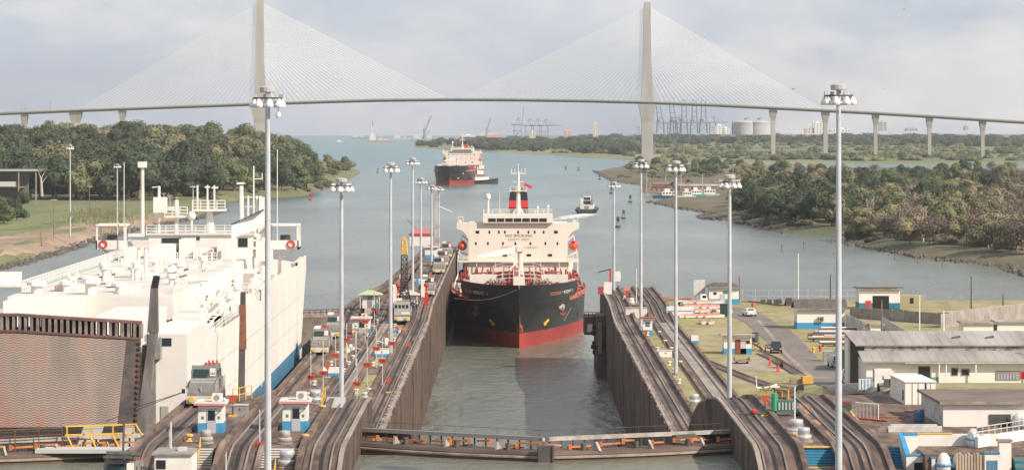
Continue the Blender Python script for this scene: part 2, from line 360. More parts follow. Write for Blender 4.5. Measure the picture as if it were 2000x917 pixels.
# ---------------------------------------------------------------- land beyond the locks
def shore(pts): return [(at(x,y,0).x,at(x,y,0).y) for x,y in pts]
LEFT=shore([(-260,590),(-100,550),(0,525),(100,497),(190,468),(250,452),(330,436),(400,424),(434,412),(425,405),(400,401),(440,395),(480,388),(540,385),(600,383),(606,376),(640,368),(690,346),(705,336),(690,328),(650,319),(600,306),(520,292),(400,286),(-500,286)])
RC=shore([(2300,590),(2000,535),(1960,521),(1895,513),(1850,510),(1800,503),(1760,495),(1680,482),(1648,471),(1655,461),(1600,458),(1540,455),(1500,447),(1450,437),(1430,431),(1385,428),(1368,424),(1390,418),(1365,412),(1330,408),(1310,402),(1269,395),(1300,391),(1330,389),(1290,386),(1286,379),(1254,376),(1251,361),(1205,356),(1185,347),(1165,335),(1230,325),(1330,323),(1480,330),(1600,333),(2400,338)])
RB=shore([(800,288),(850,291),(900,295),(980,299),(1080,303),(1110,307),(1200,311),(1280,316),(1330,317),(1480,320),(1600,320),(2400,324),(2400,264.5),(1240,264.5),(1000,266.5),(930,269),(860,276)])
def inside(p,poly):
    x,y=p; r=False; n=len(poly); j=n-1
    for i in range(n):
        xi,yi=poly[i]; xj,yj=poly[j]
        if (yi>y)!=(yj>y) and x<(xj-xi)*(y-yi)/(yj-yi)+xi: r=not r
        j=i
    return r
def edist(p,poly):
    x,y=p; best=1e9; n=len(poly)
    for i in range(n):
        ax,ay=poly[i]; bx,by=poly[(i+1)%n]; dx,dy=bx-ax,by-ay; L=dx*dx+dy*dy or 1e-9
        t=min(1,max(0,((x-ax)*dx+(y-ay)*dy)/L)); d=(ax+dx*t-x)**2+(ay+dy*t-y)**2
        if d<best: best=d
    return math.sqrt(best)
from mathutils import noise as mn
def hN(x,y,s): return mn.noise(Vector((x*s,y*s,3.7)))
def h_left(x,y,d):
    h=min(4.2,d*.35)+hN(x,y,.02)*.5*min(1,d/20)
    h+=24*sstep(1850,2500,y)*sstep(-70,-240,x)*sstep(0,150,d)*(.85+.3*hN(x,y,.004))
    return h
def h_rc(x,y,d):
    return min(2.6,d*.25)+min(1,d/60)*(2+2.2*hN(x,y,.006))+5*sstep(150,420,x-.12*(y-1000))*sstep(0,120,d)
def h_rb(x,y,d): return min(2.5,d*.1)+8*sstep(60,700,d)*(.8+.4*hN(x,y,.0015))
LAND={'L':(LEFT,h_left),'C':(RC,h_rc),'B':(RB,h_rb)}
def hland(k,x,y):
    poly,fn=LAND[k]; p=(x,y); d=edist(p,poly)
    return fn(x,y,d) if inside(p,poly) else -d*.2
def land_mat(name,cols,sc):
    return mat(name,cols[0],.95,cols[1],sc,(1,.5,1),.38,.62,8,col3=cols[2],scale3=sc*.25,bump=.4,bscale=.3)
lm_l=land_mat('bank_grass',((.185,.18,.075),(.10,.12,.046),(.15,.15,.07)),.03)
lm_c=land_mat('shore_grass',((.125,.12,.055),(.07,.076,.034),(.17,.135,.08)),.04)
lm_b=land_mat('far_scrub',((.155,.175,.08),(.085,.115,.05),(.22,.215,.11)),.012)
def land(k,px0,px1,ys,n,m):
    rows=[]
    for y in ys:
        row=[]
        for i in range(n+1):
            p=at(px0+(px1-px0)*i/n,y,0); h=hland(k,p.x,p.y); row.append((p.x,p.y,max(-1.5,h)))
        rows.append(row)
    mb=MB(); mb.grid(rows); o=mb.build('terrain',m,smooth=True); tag(o,kind='structure'); return o
def yr(a,b,n,p=1.0): return [a+(b-a)*(i/n)**p for i in range(n+1)]
land('L',-240,720,yr(588,285,110),96,lm_l)
land('C',1150,2280,yr(588,322,120),100,lm_c)
land('B',790,2380,yr(324,265,50),110,lm_b)
def land_strip(k,name,m,top,bot,dz,n=60):
    rows=[]
    for i in range(n+1):
        u=i/n; x=top[0][0]+(top[-1][0]-top[0][0])*u; row=[]
        for j in range(5):
            y=lerp(top,x)+(lerp(bot,x)-lerp(top,x))*j/4+ (hN(x*9,j*40,.03)*3 if j in (0,4) else 0); p=at(x,y,4.2); row.append((p.x,p.y,hland(k,p.x,p.y)+dz))
        rows.append(row)
    mb=MB(); mb.grid(rows); tag(mb.build(name,m,smooth=True),kind='structure')
earthm=mat('bare_earth',(.30,.20,.13),.95,(.20,.145,.09),.08,(1,.4,1),.38,.62,8,col3=(.36,.26,.18),scale3=.03)
land_strip('L','earth',earthm,[(-60,472),(0,463),(100,446),(180,433),(250,423),(360,412)],[(-60,502),(0,491),(100,473),(180,455),(250,440),(360,420)],.12)
land_strip('L','field',mat('field_green',(.175,.185,.07),.95,(.13,.15,.055),.05,(1,.3,1)),[(-60,416),(60,412),(180,408),(300,406)],[(-60,458),(0,452),(100,438),(180,426),(300,412)],.10)
# rocks along the shores
def rocks(poly_px,n,label,wd):
    mb=MB(); pts=[at(x,y,0) for x,y in poly_px]
    for a,b in zip(pts,pts[1:]):
        L=(b-a).length; k=max(1,int(L/wd*1.8))
        for i in range(k):
            p=a+(b-a)*rnd.random(); s=.28+rnd.random()**2*1.15; ox=rnd.uniform(-3.5,3.5); oy=rnd.uniform(-7,9)
            vs=[]; 
            for z,r in ((-.5,1),(.35,.8),(.75,.3)):
                for q in range(5):
                    t=2*math.pi*(q+rnd.random()*.6)/5; vs.append((p.x+ox+math.cos(t)*s*r,p.y+oy+math.sin(t)*s*r,.5+z*s*.9))
            mb.add(vs,[(j*5+i2,j*5+(i2+1)%5,(j+1)*5+(i2+1)%5,(j+1)*5+i2) for j in range(2) for i2 in range(5)]+[(10,11,12,13,14)])
    o=mb.build('shore_rocks',rockm); tag(o,label,'rocks',kind='stuff')
rocks([(-60,541),(0,525),(100,497),(190,468),(250,452),(330,436),(400,424),(434,412)],1,'dark boulders along the left canal bank',1.2)
rocks([(2040,548),(2000,535),(1960,521),(1895,513),(1850,510),(1800,503),(1760,495),(1680,482),(1648,471)],1,'broken rocks along the right shore by the trees',1.5)
rocks([(1540,455),(1500,447),(1450,437),(1430,431),(1385,428),(1368,424),(1390,418),(1365,412),(1330,408),(1310,402),(1269,395)],1,'dark rocks along the shore below the marina',2.2)
rocks([(1251,361),(1205,356),(1185,347),(1165,335)],1,'rock groyne of the green point',3)
# ---------------------------------------------------------------- foliage
def leaf_mat(name,cols):
    m=bpy.data.materials.new(name); m.use_nodes=True; nt=m.node_tree; N=nt.nodes; L=nt.links; b=N['Principled BSDF']
    b.inputs['Roughness'].default_value=.75; b.inputs['Specular IOR Level'].default_value=.25
    oi=N.new('ShaderNodeObjectInfo'); rp=N.new('ShaderNodeValToRGB'); e=rp.color_ramp.elements
    e[0].color=(*cols[0],1); e[1].color=(*cols[-1],1)
    for i,c in enumerate(cols[1:-1]): q=e.new((i+1)/(len(cols)-1)); q.color=(*c,1)
    L.new(oi.outputs['Random'],rp.inputs[0])
    tc=N.new('ShaderNodeTexCoord'); n=N.new('ShaderNodeTexNoise'); n.inputs['Scale'].default_value=.35; n.inputs['Detail'].default_value=4; L.new(tc.outputs['Object'],n.inputs[0])
    mr=N.new('ShaderNodeMapRange'); mr.inputs[1].default_value=.3; mr.inputs[2].default_value=.7; mr.inputs[3].default_value=.7; mr.inputs[4].default_value=1.35; L.new(n.outputs[0],mr.inputs[0])
    mx=N.new('ShaderNodeMixRGB'); mx.blend_type='MULTIPLY'; mx.inputs[0].default_value=1; L.new(rp.outputs[0],mx.inputs[1]); L.new(mr.outputs[0],mx.inputs[2]); L.new(mx.outputs[0],b.inputs['Base Color']); return m
lf_green=leaf_mat('broad_leaves',[(.085,.115,.045),(.115,.14,.06),(.16,.16,.082),(.075,.10,.042),(.19,.175,.098),(.13,.14,.065)])
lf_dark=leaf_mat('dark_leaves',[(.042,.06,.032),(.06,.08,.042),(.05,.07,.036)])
lf_olive=leaf_mat('dry_olive_leaves',[(.20,.18,.095),(.23,.195,.11),(.17,.165,.085)])
lf_brown=leaf_mat('dry_brown_twigs',[(.17,.125,.09),(.14,.10,.08),(.19,.15,.11)])
def crown(rn,w,h,base,lobes,leaves,ls,core=True,flat=1.0):
    """irregular crown: lobes scattered through the volume, each a cloud of small leaf faces"""
    mb=MB(); L=[]
    for i in range(lobes):
        a=rn.random()*6.283; r=(rn.random()**.6)*w*.36; z=base+h*(.22+.62*rn.random()*(1-.35*r/(w*.36)))
        s=w*(.14+.12*rn.random()); L.append((math.cos(a)*r,math.sin(a)*r,z,s,s*(.62+.3*rn.random())*flat))
    L.append((0,0,base+h*.5,w*.26,h*.32))
    if core:
        for (x,y,z,s,sz) in L:
            q=[]
            for j,(rr,zz) in enumerate(((.35,-.75),(.72,-.25),(.72,.3),(.35,.72))):
                for i in range(7):
                    t=6.283*(i+.5*(j%2))/7; k=.8+.4*rn.random(); q.append((x+math.cos(t)*s*rr*k,y+math.sin(t)*s*rr*k,z+sz*zz))
            mb.add(q,[(j*7+i,j*7+(i+1)%7,(j+1)*7+(i+1)%7,(j+1)*7+i) for j in range(3) for i in range(7)]+[tuple(range(6,-1,-1)),tuple(range(21,28))])
    tot=sum(l[3]**2 for l in L)
    for (x,y,z,s,sz) in L:
        for _ in range(int(leaves*s*s/tot)):
            u=rn.uniform(-.75,1); t=rn.random()*6.283; c=math.sqrt(max(0,1-u*u)); k=.75+.38*rn.random()
            n=Vector((c*math.cos(t),c*math.sin(t),u)); p=Vector((x+n.x*s*k,y+n.y*s*k,z+n.z*sz*k))
            n=(n+Vector((rn.gauss(0,.3),rn.gauss(0,.3),rn.gauss(0,.3)+.2))).normalized()
            a=n.orthogonal().normalized(); b=n.cross(a); th=rn.random()*6.283; a2=a*math.cos(th)+b*math.sin(th); b2=n.cross(a2); q=ls*(.55+.8*rn.random())
            mb.add([p-a2*q*.5,p-b2*q*.33+n*q*.08,p+a2*q*.5,p+b2*q*.33+n*q*.08],[(0,1,2,3)])
    return mb
def trunk(rn,h,r,spread):
    mb=MB(); top=Vector((rn.uniform(-.4,.4),rn.uniform(-.4,.4),h*.62)); mb.cyl((0,0,-1),top,r,r*.55,7,False)
    for i in range(5):
        a=6.283*(i+rn.random()*.6)/5; p=top*(.62+.3*rn.random()); q=p+Vector((math.cos(a)*spread,math.sin(a)*spread,h*(.18+.14*rn.random()))); m_=(p+q)/2+Vector((0,0,h*.03))
        mb.cyl(p,m_,r*.42,r*.28,5,False); mb.cyl(m_,q,r*.28,r*.1,5,False)
    return mb
PROTO={}
def tree_proto(key,name,leaf,w,h,lobes,leaves,ls,seed,tr=.5,base=.22,flat=1.0,core=True):
    rn=random.Random(seed); root=thing(name,'x','tree')
    trunk(rn,h,tr,w*.25).build('trunk',bark,root,smooth=True)
    crown(rn,w,h*(1-base),h*base,lobes,leaves,ls,core,flat).build('crown',leaf,root,recalc=False)
    PROTO.setdefault(key,[]).append(root); return root
for i in range(5): tree_proto('broad','broadleaf_tree',lf_green,17+i,17+i%3*1.5,13+i,2300,1.25,10+i,.55,.06)
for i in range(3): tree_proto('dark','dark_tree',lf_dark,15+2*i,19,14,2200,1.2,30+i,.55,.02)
for i in range(3): tree_proto('olive','olive_tree',lf_olive,16+i*2,13,12,2200,1.0,40+i,.4,.12,.9)
for i in range(3): tree_proto('brown','dry_tree',lf_brown,15+i,13,11,1500,.8,50+i,.4,.12,.85,False)
# bare and half-leafless tree: pale limbs
def bare_proto(seed):
    rn=random.Random(seed); root=thing('bare_tree','x','tree'); mb=MB()
    def br(p,d,L,r,k):
        q=p+d*L; mb.cyl(p,q,r,r*.6,5,False)
        if k:
            for _ in range(3): br(q,(d+Vector((rn.gauss(0,.55),rn.gauss(0,.55),rn.gauss(.05,.25)))).normalized(),L*.68,r*.55,k-1)
    br(Vector((0,0,-.5)),Vector((0,0,1)),5.5,.42,4); mb.build('trunk',mat('pale_bark',(.5,.45,.39),.85,(.36,.31,.26),1,obj=True),root)
    crown(rn,13,8,5,9,420,.7,False).build('crown',lf_brown,root,recalc=False); return root
PROTO['bare']=[bare_proto(71),bare_proto(72)]
def palm_proto(seed):
    rn=random.Random(seed); root=thing('palm_tree','x','palm'); mb=MB(); mb.cyl((0,0,-.5),(.3,0,9),.32,.22,7,False); mb.build('trunk',bark,root)
    mb=MB()
    for i in range(22):
        a=6.283*i/22+rn.random()*.3; e=rn.uniform(-.3,1.0); p=Vector((.3,0,9)); d=Vector((math.cos(a)*math.cos(e),math.sin(a)*math.cos(e),math.sin(e))); sd=d.cross(Vector((0,0,1))).normalized(); pr=None
        for k in range(6):
            t=k/5; c=p+d*4.6*t+Vector((0,0,-2.6*t*t)); wv=.55*(1-.75*abs(t-.35)); cur=(c-sd*wv-Vector((0,0,.25*wv)),c,c+sd*wv-Vector((0,0,.25*wv)))
            if pr: mb.quad(pr[0],pr[1],cur[1],cur[0]); mb.quad(pr[1],pr[2],cur[2],cur[1])
            pr=cur
    mb.build('crown',lf_dark,root,recalc=False); return root
PROTO['palm']=[palm_proto(81)]
USED={}
def plant_tree(key,x,y,label,group,k,s=1.0,dz=0):
    L=PROTO[key]; i=rnd.randrange(len(L)); pr=L[i]; z=hland(k,x,y)+dz
    sc=(s*rnd.uniform(.9,1.12),s*rnd.uniform(.9,1.12),s*rnd.uniform(.88,1.15))
    if (key,i) not in USED:
        USED[(key,i)]=1; pr.location=(x,y,z-.2); pr.rotation_euler=(0,0,rnd.random()*6.28); pr.scale=sc; pr['label']=label; pr['group']=group; return pr
    return copy_tree(pr,(x,y,z-.2),rnd.random()*6.28,label,group,sc)
LBL={'broad':'mid green broadleaf tree with a billowing crown ','dark':'dark green dense tree ','olive':'dry olive coloured tree with a wide soft crown ','brown':'brownish half dry tree with a thin crown ','bare':'leafless tree with pale branching limbs ','palm':'palm tree with drooping fronds '}  # the dark trees have deeper green leaves
def scatter(k,pxpoly,n,keys,where,group,gap,s=(1,1.2),dz=0):
    xs=[p[0] for p in pxpoly]; ys=[p[1] for p in pxpoly]; got=[]; tries=0
    while len(got)<n and tries<n*60:
        tries+=1; x=rnd.uniform(min(xs),max(xs)); y=rnd.uniform(min(ys),max(ys))
        if not inside((x,y),pxpoly): continue
        p=at(x,y,0)
        if not inside((p.x,p.y),LAND[k][0]) or edist((p.x,p.y),LAND[k][0])<5: continue
        if any((p.x-q[0])**2+(p.y-q[1])**2*.35<gap*gap for q in got): continue
        got.append((p.x,p.y)); key=rnd.choice(keys); plant_tree(key,p.x,p.y,LBL[key]+where,group,k,rnd.uniform(*s),dz)
    return len(got)
nt_=[]
# left forest: dark front on the shore, billowing crowns up the hill (pixel areas are footprints at sea level)
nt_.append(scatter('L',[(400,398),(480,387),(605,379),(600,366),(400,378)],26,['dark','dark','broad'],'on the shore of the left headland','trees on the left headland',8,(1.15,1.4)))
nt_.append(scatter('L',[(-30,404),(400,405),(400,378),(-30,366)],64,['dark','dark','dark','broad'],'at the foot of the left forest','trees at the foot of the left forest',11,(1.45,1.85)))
nt_.append(scatter('L',[(-40,364),(420,374),(600,366),(590,350),(440,340),(-40,333)],88,['broad','broad','broad','olive','brown','dark'],'on the left forest slope','trees on the left forest slope',14,(1.35,1.7)))
nt_.append(scatter('L',[(-40,333),(440,340),(590,350),(600,338),(520,326),(-40,316)],60,['broad','broad','olive'],'topping the left forest','trees topping the left forest',18,(1.25,1.6)))
nt_.append(scatter('L',[(605,366),(690,343),(698,336),(640,330),(600,345)],16,['olive','broad'],'on the low left point','trees on the low left point',10,(.5,.75)))
nt_.append(scatter('L',[(-30,470),(50,452),(66,430),(30,415),(-30,415)],16,['dark','broad'],'on the grassy bank at left','bushes on the grassy left bank',5,(.45,.6)))
nt_.append(scatter('C',[(1450,434),(1560,450),(1650,458),(1650,428),(1600,405),(1460,408)],48,['dark','dark','broad'],'beside the creek mouth','trees beside the creek mouth',7,(.8,1.05)))
nt_.append(scatter('C',[(1662,472),(1760,489),(1860,501),(1990,514),(2060,522),(2060,482),(1850,464),(1680,448)],46,['olive','brown','olive','brown','bare','broad'],'on the near right shore','trees on the near right shore',8,(.8,1.1)))
nt_.append(scatter('C',[(1560,430),(1680,448),(1850,462),(2060,482),(2060,420),(1800,405),(1600,398)],74,['broad','brown','dark','olive','brown','bare','brown','olive'],'in the right bank wood','trees in the right bank wood',8,(.72,1.0)))
nt_.append(scatter('C',[(1440,405),(1600,398),(1800,406),(2060,420),(2060,368),(1700,360),(1470,372)],80,['broad','dark','brown','olive','olive','brown'],'behind the right bank wood','trees behind the right bank wood',12,(.66,.92)))
nt_.append(scatter('C',[(1215,352),(1300,354),(1420,356),(1560,356),(1540,336),(1330,328),(1240,331)],48,['broad','olive','dark','olive'],'on the green point below the bridge','trees on the green point',15,(.55,.85)))
nt_.append(scatter('C',[(1560,360),(2050,370),(2050,345),(1560,340)],24,['broad','brown','olive','dark'],'by the creek behind the wood','trees by the creek',20,(.6,.9)))
print('trees',nt_)
for (x,y,s) in ((1314,384,1.0),(1344,374,.85),(1320,383,.8),(1452,393,.9),(1585,412,1.0),(1592,410,.9)):
    p=at(x,y,3); plant_tree('palm',p.x,p.y,'palm tree with drooping fronds behind the small marina' if x<1400 else 'palm tree with drooping fronds in the right wood','palms on the right bank','C',s)
# far-off woods that read as one mass
def woods(k,pxpoly,n,leaf,label,w,h,lv,ls,zmin=0):
    mb=MB(); xs=[p[0] for p in pxpoly]; ys=[p[1] for p in pxpoly]; c=0; t=0; rn=random.Random(5+n); bank=[crown(random.Random(i),w,h,0,7,lv,ls,True) for i in range(4)]
    while c<n and t<n*30:
        t+=1; x=rn.uniform(min(xs),max(xs)); y=rn.uniform(min(ys),max(ys))
        if not inside((x,y),pxpoly): continue
        p=at(x,y,0)
        if not inside((p.x,p.y),LAND[k][0]): continue
        z=hland(k,p.x,p.y); s=rn.uniform(.7,1.3); b=rn.choice(bank); a=rn.random()*6.28; ca,sa=math.cos(a)*s,math.sin(a)*s
        mb.add([(p.x+vx*ca-vy*sa,p.y+vx*sa+vy*ca,z-1.5+vz*s*.9) for vx,vy,vz in b.v],b.f); c+=1
    o=mb.build('woodland',leaf,recalc=False); tag(o,label,'woodland',kind='stuff')
def wood_mat(name,c1,c2,c3): return mat(name,c1,.85,c2,.03,(1,.4,1),.4,.6,4,col3=c3,scale3=.012,spec=.2)
wm=wood_mat('far_canopy',(.11,.135,.065),(.065,.09,.043),(.17,.165,.085))
wm2=wood_mat('distant_canopy',(.045,.065,.036),(.032,.05,.028),(.06,.08,.042))
woods('B',[(810,287),(900,294),(985,297),(1080,300),(1240,307),(1240,290),(1000,284),(850,281)],170,wm2,'dark distant wood along the far point of the right shore',30,15,200,3.2)
woods('B',[(1080,302),(1240,309),(1480,317),(2350,321),(2350,296),(1240,286)],430,wm,'scrubby green wood spreading behind the bridge tower',26,7,190,2.2)
woods('B',[(880,283),(1240,290),(2350,298),(2350,278),(1240,275),(900,277)],330,wm2,'distant dark wood along the skyline on the right',50,15,170,4.5)
wu=wood_mat('undergrowth',(.085,.092,.048),(.055,.062,.034),(.15,.12,.075))
woods('L',[(-40,392),(400,399),(480,387),(606,377),(640,364),(600,340),(-40,318)],420,wu,'low green undergrowth filling the left forest floor',13,5,110,1.2)
woods('C',[(1440,436),(1560,452),(1655,458),(1680,476),(1860,496),(2080,515),(2080,345),(1560,345),(1440,352),(1240,331),(1205,352),(1300,356),(1450,366)],700,wu,'low green undergrowth filling the right bank wood',11,3.6,90,1.0)
scr=MB(); rn=random.Random(3)
for _ in range(3800):      # reed bed on the left bank
    x=rn.gauss(195,24); y=rn.gauss(427,5)
    if x>330: continue
    p=at(x,y,4); z=hland('L',p.x,p.y); h=rn.uniform(1.2,2.6)*(1.2+hN(p.x,p.y,.06)); a=rn.random()*6.28; dx,dy=math.cos(a)*.28,math.sin(a)*.28; lx=rn.uniform(-1.4,1.4)
    scr.add([(p.x-dx,p.y-dy,z),(p.x+dx,p.y+dy,z),(p.x+lx+dx*.3,p.y,z+h),(p.x+lx-dx*.5,p.y,z+h*.9)],[(0,1,2,3)])
o=scr.build('reeds',mat('reed',(.26,.25,.13),.9,(.17,.18,.085),.2),recalc=False); tag(o,'tall pale reeds growing on the left canal bank','reeds',kind='stuff')
# ---------------------------------------------------------------- cable stayed bridge
BD=4060.0
bconc=mat('bridge_concrete',(.40,.375,.34),.8,(.33,.31,.275),.05,(1,1,.2))
bdark=mat('bridge_girder',(.20,.19,.175),.85)
cablem=mat('stay_cable_sheath',(.84,.82,.79),.5)
br=thing('bridge','long cable stayed road bridge with two concrete pylons spanning the canal','bridge',(atD(886,243,BD).x,BD,0))
BX=br.location.x
def bw(x,y): p=atD(x,y,BD); return Vector((p.x-BX,0,p.z))
DECK=[(-700,250),(-300,233),(0,220.5),(148,214.5),(300,209),(508,201.5),(640,197),(740,194.3),(886,192.8),(1000,193.4),(1130,195.2),(1264,198.5),(1400,204),(1510,209.5),(1612,214.5),(1710,219.8),(1815,226),(1918,232.5),(2000,237.5),(2400,262)]
pts=[bw(x,lerp(DECK,x)) for x in range(-700,2401,20)]
mb=MB(); rows=[[(p.x,-11,p.z),(p.x,11,p.z),(p.x,11,p.z-1.1),(p.x,4,p.z-3.4),(p.x,-4,p.z-3.4),(p.x,-11,p.z-1.1)] for p in pts]
mb.grid(rows,True); mb.build('deck',bdark,br)
mb=MB()
for yy in (-11,10.4): mb.grid([[(p.x,yy,p.z),(p.x,yy,p.z+1.15),(p.x,yy+.6,p.z+1.15),(p.x,yy+.6,p.z)] for p in pts])
mb.build('parapet',bconc,br)
ncab=0; stuffc=MB()
for tx,yt,yb in ((508,-3,330),(1264,5,330)):
    yd=lerp(DECK,tx); p=bw(tx,yt); q=bw(tx,yd); g=bw(tx,yb)
    mb=MB()
    def sec(z,w,d): return [(q.x-w/2,-d/2,z),(q.x+w/2,-d/2,z),(q.x+w/2,d/2,z),(q.x-w/2,d/2,z)]
    secs=[sec(0,15.5,15),sec(q.z-27,15.5,15),sec(q.z-21,17,17),sec(q.z-4,23.5,20),sec(q.z-3.4,23.5,20),sec(q.z-3.3,17.5,12),sec(q.z+26,14.5,10),sec(q.z+60,11,9),sec(p.z-6,9.4,8),sec(p.z,8.4,7.2)]
    mb.grid(secs,True); mb.add(secs[-1],[(0,1,2,3)]); mb.build('pylon',bconc,br)
    mb=MB(); mb.cbox(q.x,0,0,34,30,9); mb.build('pile_cap',bconc,br)
    for sd in (-1,1):
        n=32
        span=(bw(1264,0).x-bw(508,0).x)/2-12 if (sd>0)==(tx==508) else (bw(508,0).x-bw(158,0).x if sd<0 else bw(1604,0).x-bw(1264,0).x)
        for i in range(n):
            t=(i+1)/n; ax=q.x+sd*(14+(span-14)*t); px=1000+(ax+BX)*F/BD; az=bw(px,lerp(DECK,px)).z+.8; zt2=q.z+24+(p.z-8-q.z-24)*(t**.62)
            ax2=q.x+sd*(4.6)
            if i%3!=2 or ncab<0:
                m_=MB()
            else: m_=stuffc
            m_.cyl((ax,0,az),(ax2,0,zt2),.30,.30,4,False)
            if m_ is not stuffc and ncab<100: m_.build('stay_cable',cablem,br); ncab+=1
tag(stuffc.build('stay_cable_bundle',cablem,br),kind='stuff')
for x,w,wb in ((48,11,11),(148,21,20),(239,12,9),(1510,13,10),(1612,13,10),(1710,11,8),(1815,10.5,8),(1919,10.5,8)):
    yd=lerp(DECK,x); p=bw(x,yd); k=BD/F; mb=MB(); z=p.z-3.4
    def sc(zz,ww,dd): return [(p.x-ww*k/2,-dd/2,zz),(p.x+ww*k/2,-dd/2,zz),(p.x+ww*k/2,dd/2,zz),(p.x-ww*k/2,dd/2,zz)]
    s_=[sc(-1,wb*.82,7),sc(z-14,wb*.82,7),sc(z-3,w*1.15,13),sc(z+.3,w*1.15,13)]
    mb.grid(s_,True); mb.add(s_[-1],[(0,1,2,3)]); mb.build('pier',bconc,br)
for x in (42,48,96,145,98): # slender masts on the deck near the west side span
    yd=lerp(DECK,x); p=bw(x,yd); MB().cyl((p.x,3,p.z),(p.x,3,p.z+14),.3,.15,5).build('deck_mast',conl,br)
# ---------------------------------------------------------------- port and town on the skyline
crm=mat('crane_blue_grey',(.16,.20,.26),.6); crl=mat('crane_pale',(.55,.55,.55),.6)
def port_crane(x,yb,D,h,up,label,face=1):
    p=atD(x,yb,D); r=thing('port_crane',label,'crane',(p.x,p.y,p.z),0,'quay cranes on the skyline')
    mb=MB(); w=h*.38
    for sx in (-1,1):
        for sy in (-1,1): mb.bar((sx*w/2,sy*9,0),(sx*w/2*.85,sy*9,h*.62),h*.035)
        mb.bar((sx*w/2,-9,h*.3),(sx*w/2,9,h*.3),h*.03)
    mb.bar((-w/2,-9,h*.32),(w/2,-9,h*.32),h*.03); mb.bar((-w/2,-9,h*.05),(w/2*.9,-9,h*.3),h*.018); mb.bar((w/2,-9,h*.05),(-w/2*.9,-9,h*.3),h*.018)
    mb.bar((-w*.85,-9,h*.62),(w*.6,-9,h*.62),h*.06); mb.bar((-w*.85,9,h*.62),(w*.6,9,h*.62),h*.06)
    mb.bar((w*.3,-9,h*.62),(w*.18,0,h),h*.03); mb.bar((w*.3,9,h*.62),(w*.18,0,h),h*.03); mb.bar((w*.18,0,h),(-w*.7,-9,h*.65),h*.014)
    mb.bar((-w*.35,-9,h*.62),(w*.18,0,h),h*.02)
    mb.build('gantry',crm,r)
    mb=MB()
    if up:
        for dy in (-3,3): mb.bar((w*.55,dy,h*.64),(w*.82,dy,h*1.5),h*.028)
        for i in range(7): t=i/6; mb.bar((w*(.55+.27*t),-3,h*(.64+.86*t)),(w*(.55+.27*t),3,h*(.64+.86*t)),h*.018)
    else:
        for dy in (-3,3): mb.bar((w*.55,dy,h*.63),(w*2.3,dy,h*.63),h*.035)
        mb.bar((w*.18,0,h),(w*1.7,0,h*.65),h*.014); mb.bar((w*.18,0,h),(w*1.0,0,h*.65),h*.014)
    mb.build('boom',crm,r)
    MB().box(-w*.7,-w*.1,-6,6,h*.66,h*.80).build('machinery_house',crl,r)
    if face<0: r.scale=(-1,1,1)
    return r
for i,(x,up) in enumerate(((1011,1),(1032,0),(1048,0),(1064,0))):
    port_crane(x,268,7600,48 if not up else 52,up,['quay crane of the left port group with its boom raised','leftmost lowered quay crane beside the raised one','middle lowered quay crane of the left port group','rightmost lowered quay crane of the left port group'][i])
for i,(x,up,h) in enumerate(((1290,1,52),(1310,0,46),(1316,1,52),(1336,1,55),(1356,1,55),(1374,1,55),(1392,0,48),(1325,0,46))):
    o=port_crane(x,260,7000,h*.85,0,'tall narrow quay crane '+['just right of the bridge pylon','lowered between the first raised ones','with a leaning boom, third in line','fourth in line, boom upright','fifth in line, boom upright','sixth in line, boom upright','low at the right end of the port','low in the middle of the port'][i]) if not up else None
    if up:
        p=atD(x,260,7000); r=thing('port_crane','tall quay crane '+['just right of the bridge pylon, boom leaning','','with a leaning boom, second raised','left of three upright ones','middle of three upright ones','right of three upright ones','',''][i],'crane',tuple(p),0,'quay cranes on the skyline'); mb=MB()
        for sx in (-1,1):
            for sy in (-1,1): mb.bar((sx*9,sy*9,0),(sx*7,sy*7,h*.6),1.7)
        mb.bar((-11,-9,h*.45),(11,-9,h*.45),3); mb.bar((-9,-9,h*.05),(8,-8,h*.42),1); mb.bar((9,-9,h*.05),(-8,-8,h*.42),1); mb.build('gantry',crm,r)
        lean=-7 if i in (0,2) else 0; mb=MB()
        for sx in (-6,6): mb.bar((sx,-8,h*.45),(sx*.75+lean,-6,h*1.42),1.8)
        for t in (.0,.25,.5,.75,1): mb.bar((-6+lean*t,-8,h*(.45+.97*t)),(6+lean*t,-8,h*(.45+.97*t)),1.2)
        mb.build('boom',crm,r); MB().cbox(0,2,h*.5,13,9,6).build('machinery_house',crl,r)
# storage tanks, tower blocks
tankm=mat('tank_concrete',(.42,.42,.42),.8,(.36,.36,.36),.02)
for x,r_,lab in ((1456,26,'large domed grey storage tank, left of the pair'),(1482,26,'large domed grey storage tank, right of the pair')):
    p=atD(x,263,6400); t=thing('storage_tank',lab,'tank',tuple(p)); MB().lathe((0,0,0),[(r_,0),(r_,24),(r_*1.02,24.2),(r_*1.02,25.5)],28).build('shell',tankm,t)
    MB().lathe((0,0,25.5),[(r_*.98,0),(r_*.8,3),(r_*.5,5.2),(r_*.15,6.2)],28).build('dome_roof',tankm,t,smooth=True)
    mb=MB(); mb.box(-3,3,-3,3,30,36); mb.bar((0,0,36),(9,0,37),1.2); mb.build('pump_platform',crm,t)
    MB().cbox(-r_-2,0,0,3,3,30).build('stair_tower',crm,t)
fac=mat('tower_facade',(.62,.55,.48),.8); winm=mat('facade_window',(.16,.17,.19),.4)
def block(x,y0,y1,w,D,label,fm=fac,name='tower_block'):
    p=atD(x,y0,D); k=D/F; h=(y0-y1)*k; w=w*k; t=thing(name,label,'building',tuple(p)); MB().box(-w/2,w/2,-9,9,0,h).build('wall',fm,t)
    mb=MB(); nx=max(2,int(w/6)); nz=max(1,int(h/4.5))
    for i in range(nx):
        for j in range(nz): mb.box(-w/2+w*(i+.25)/nx,-w/2+w*(i+.7)/nx,-9.15,-8.9,h*(j+.25)/nz,h*(j+.7)/nz)
    mb.build('window_row',winm,t); MB().box(-w*.2,w*.2,-4,4,h,h+3).build('roof_house',fm,t)
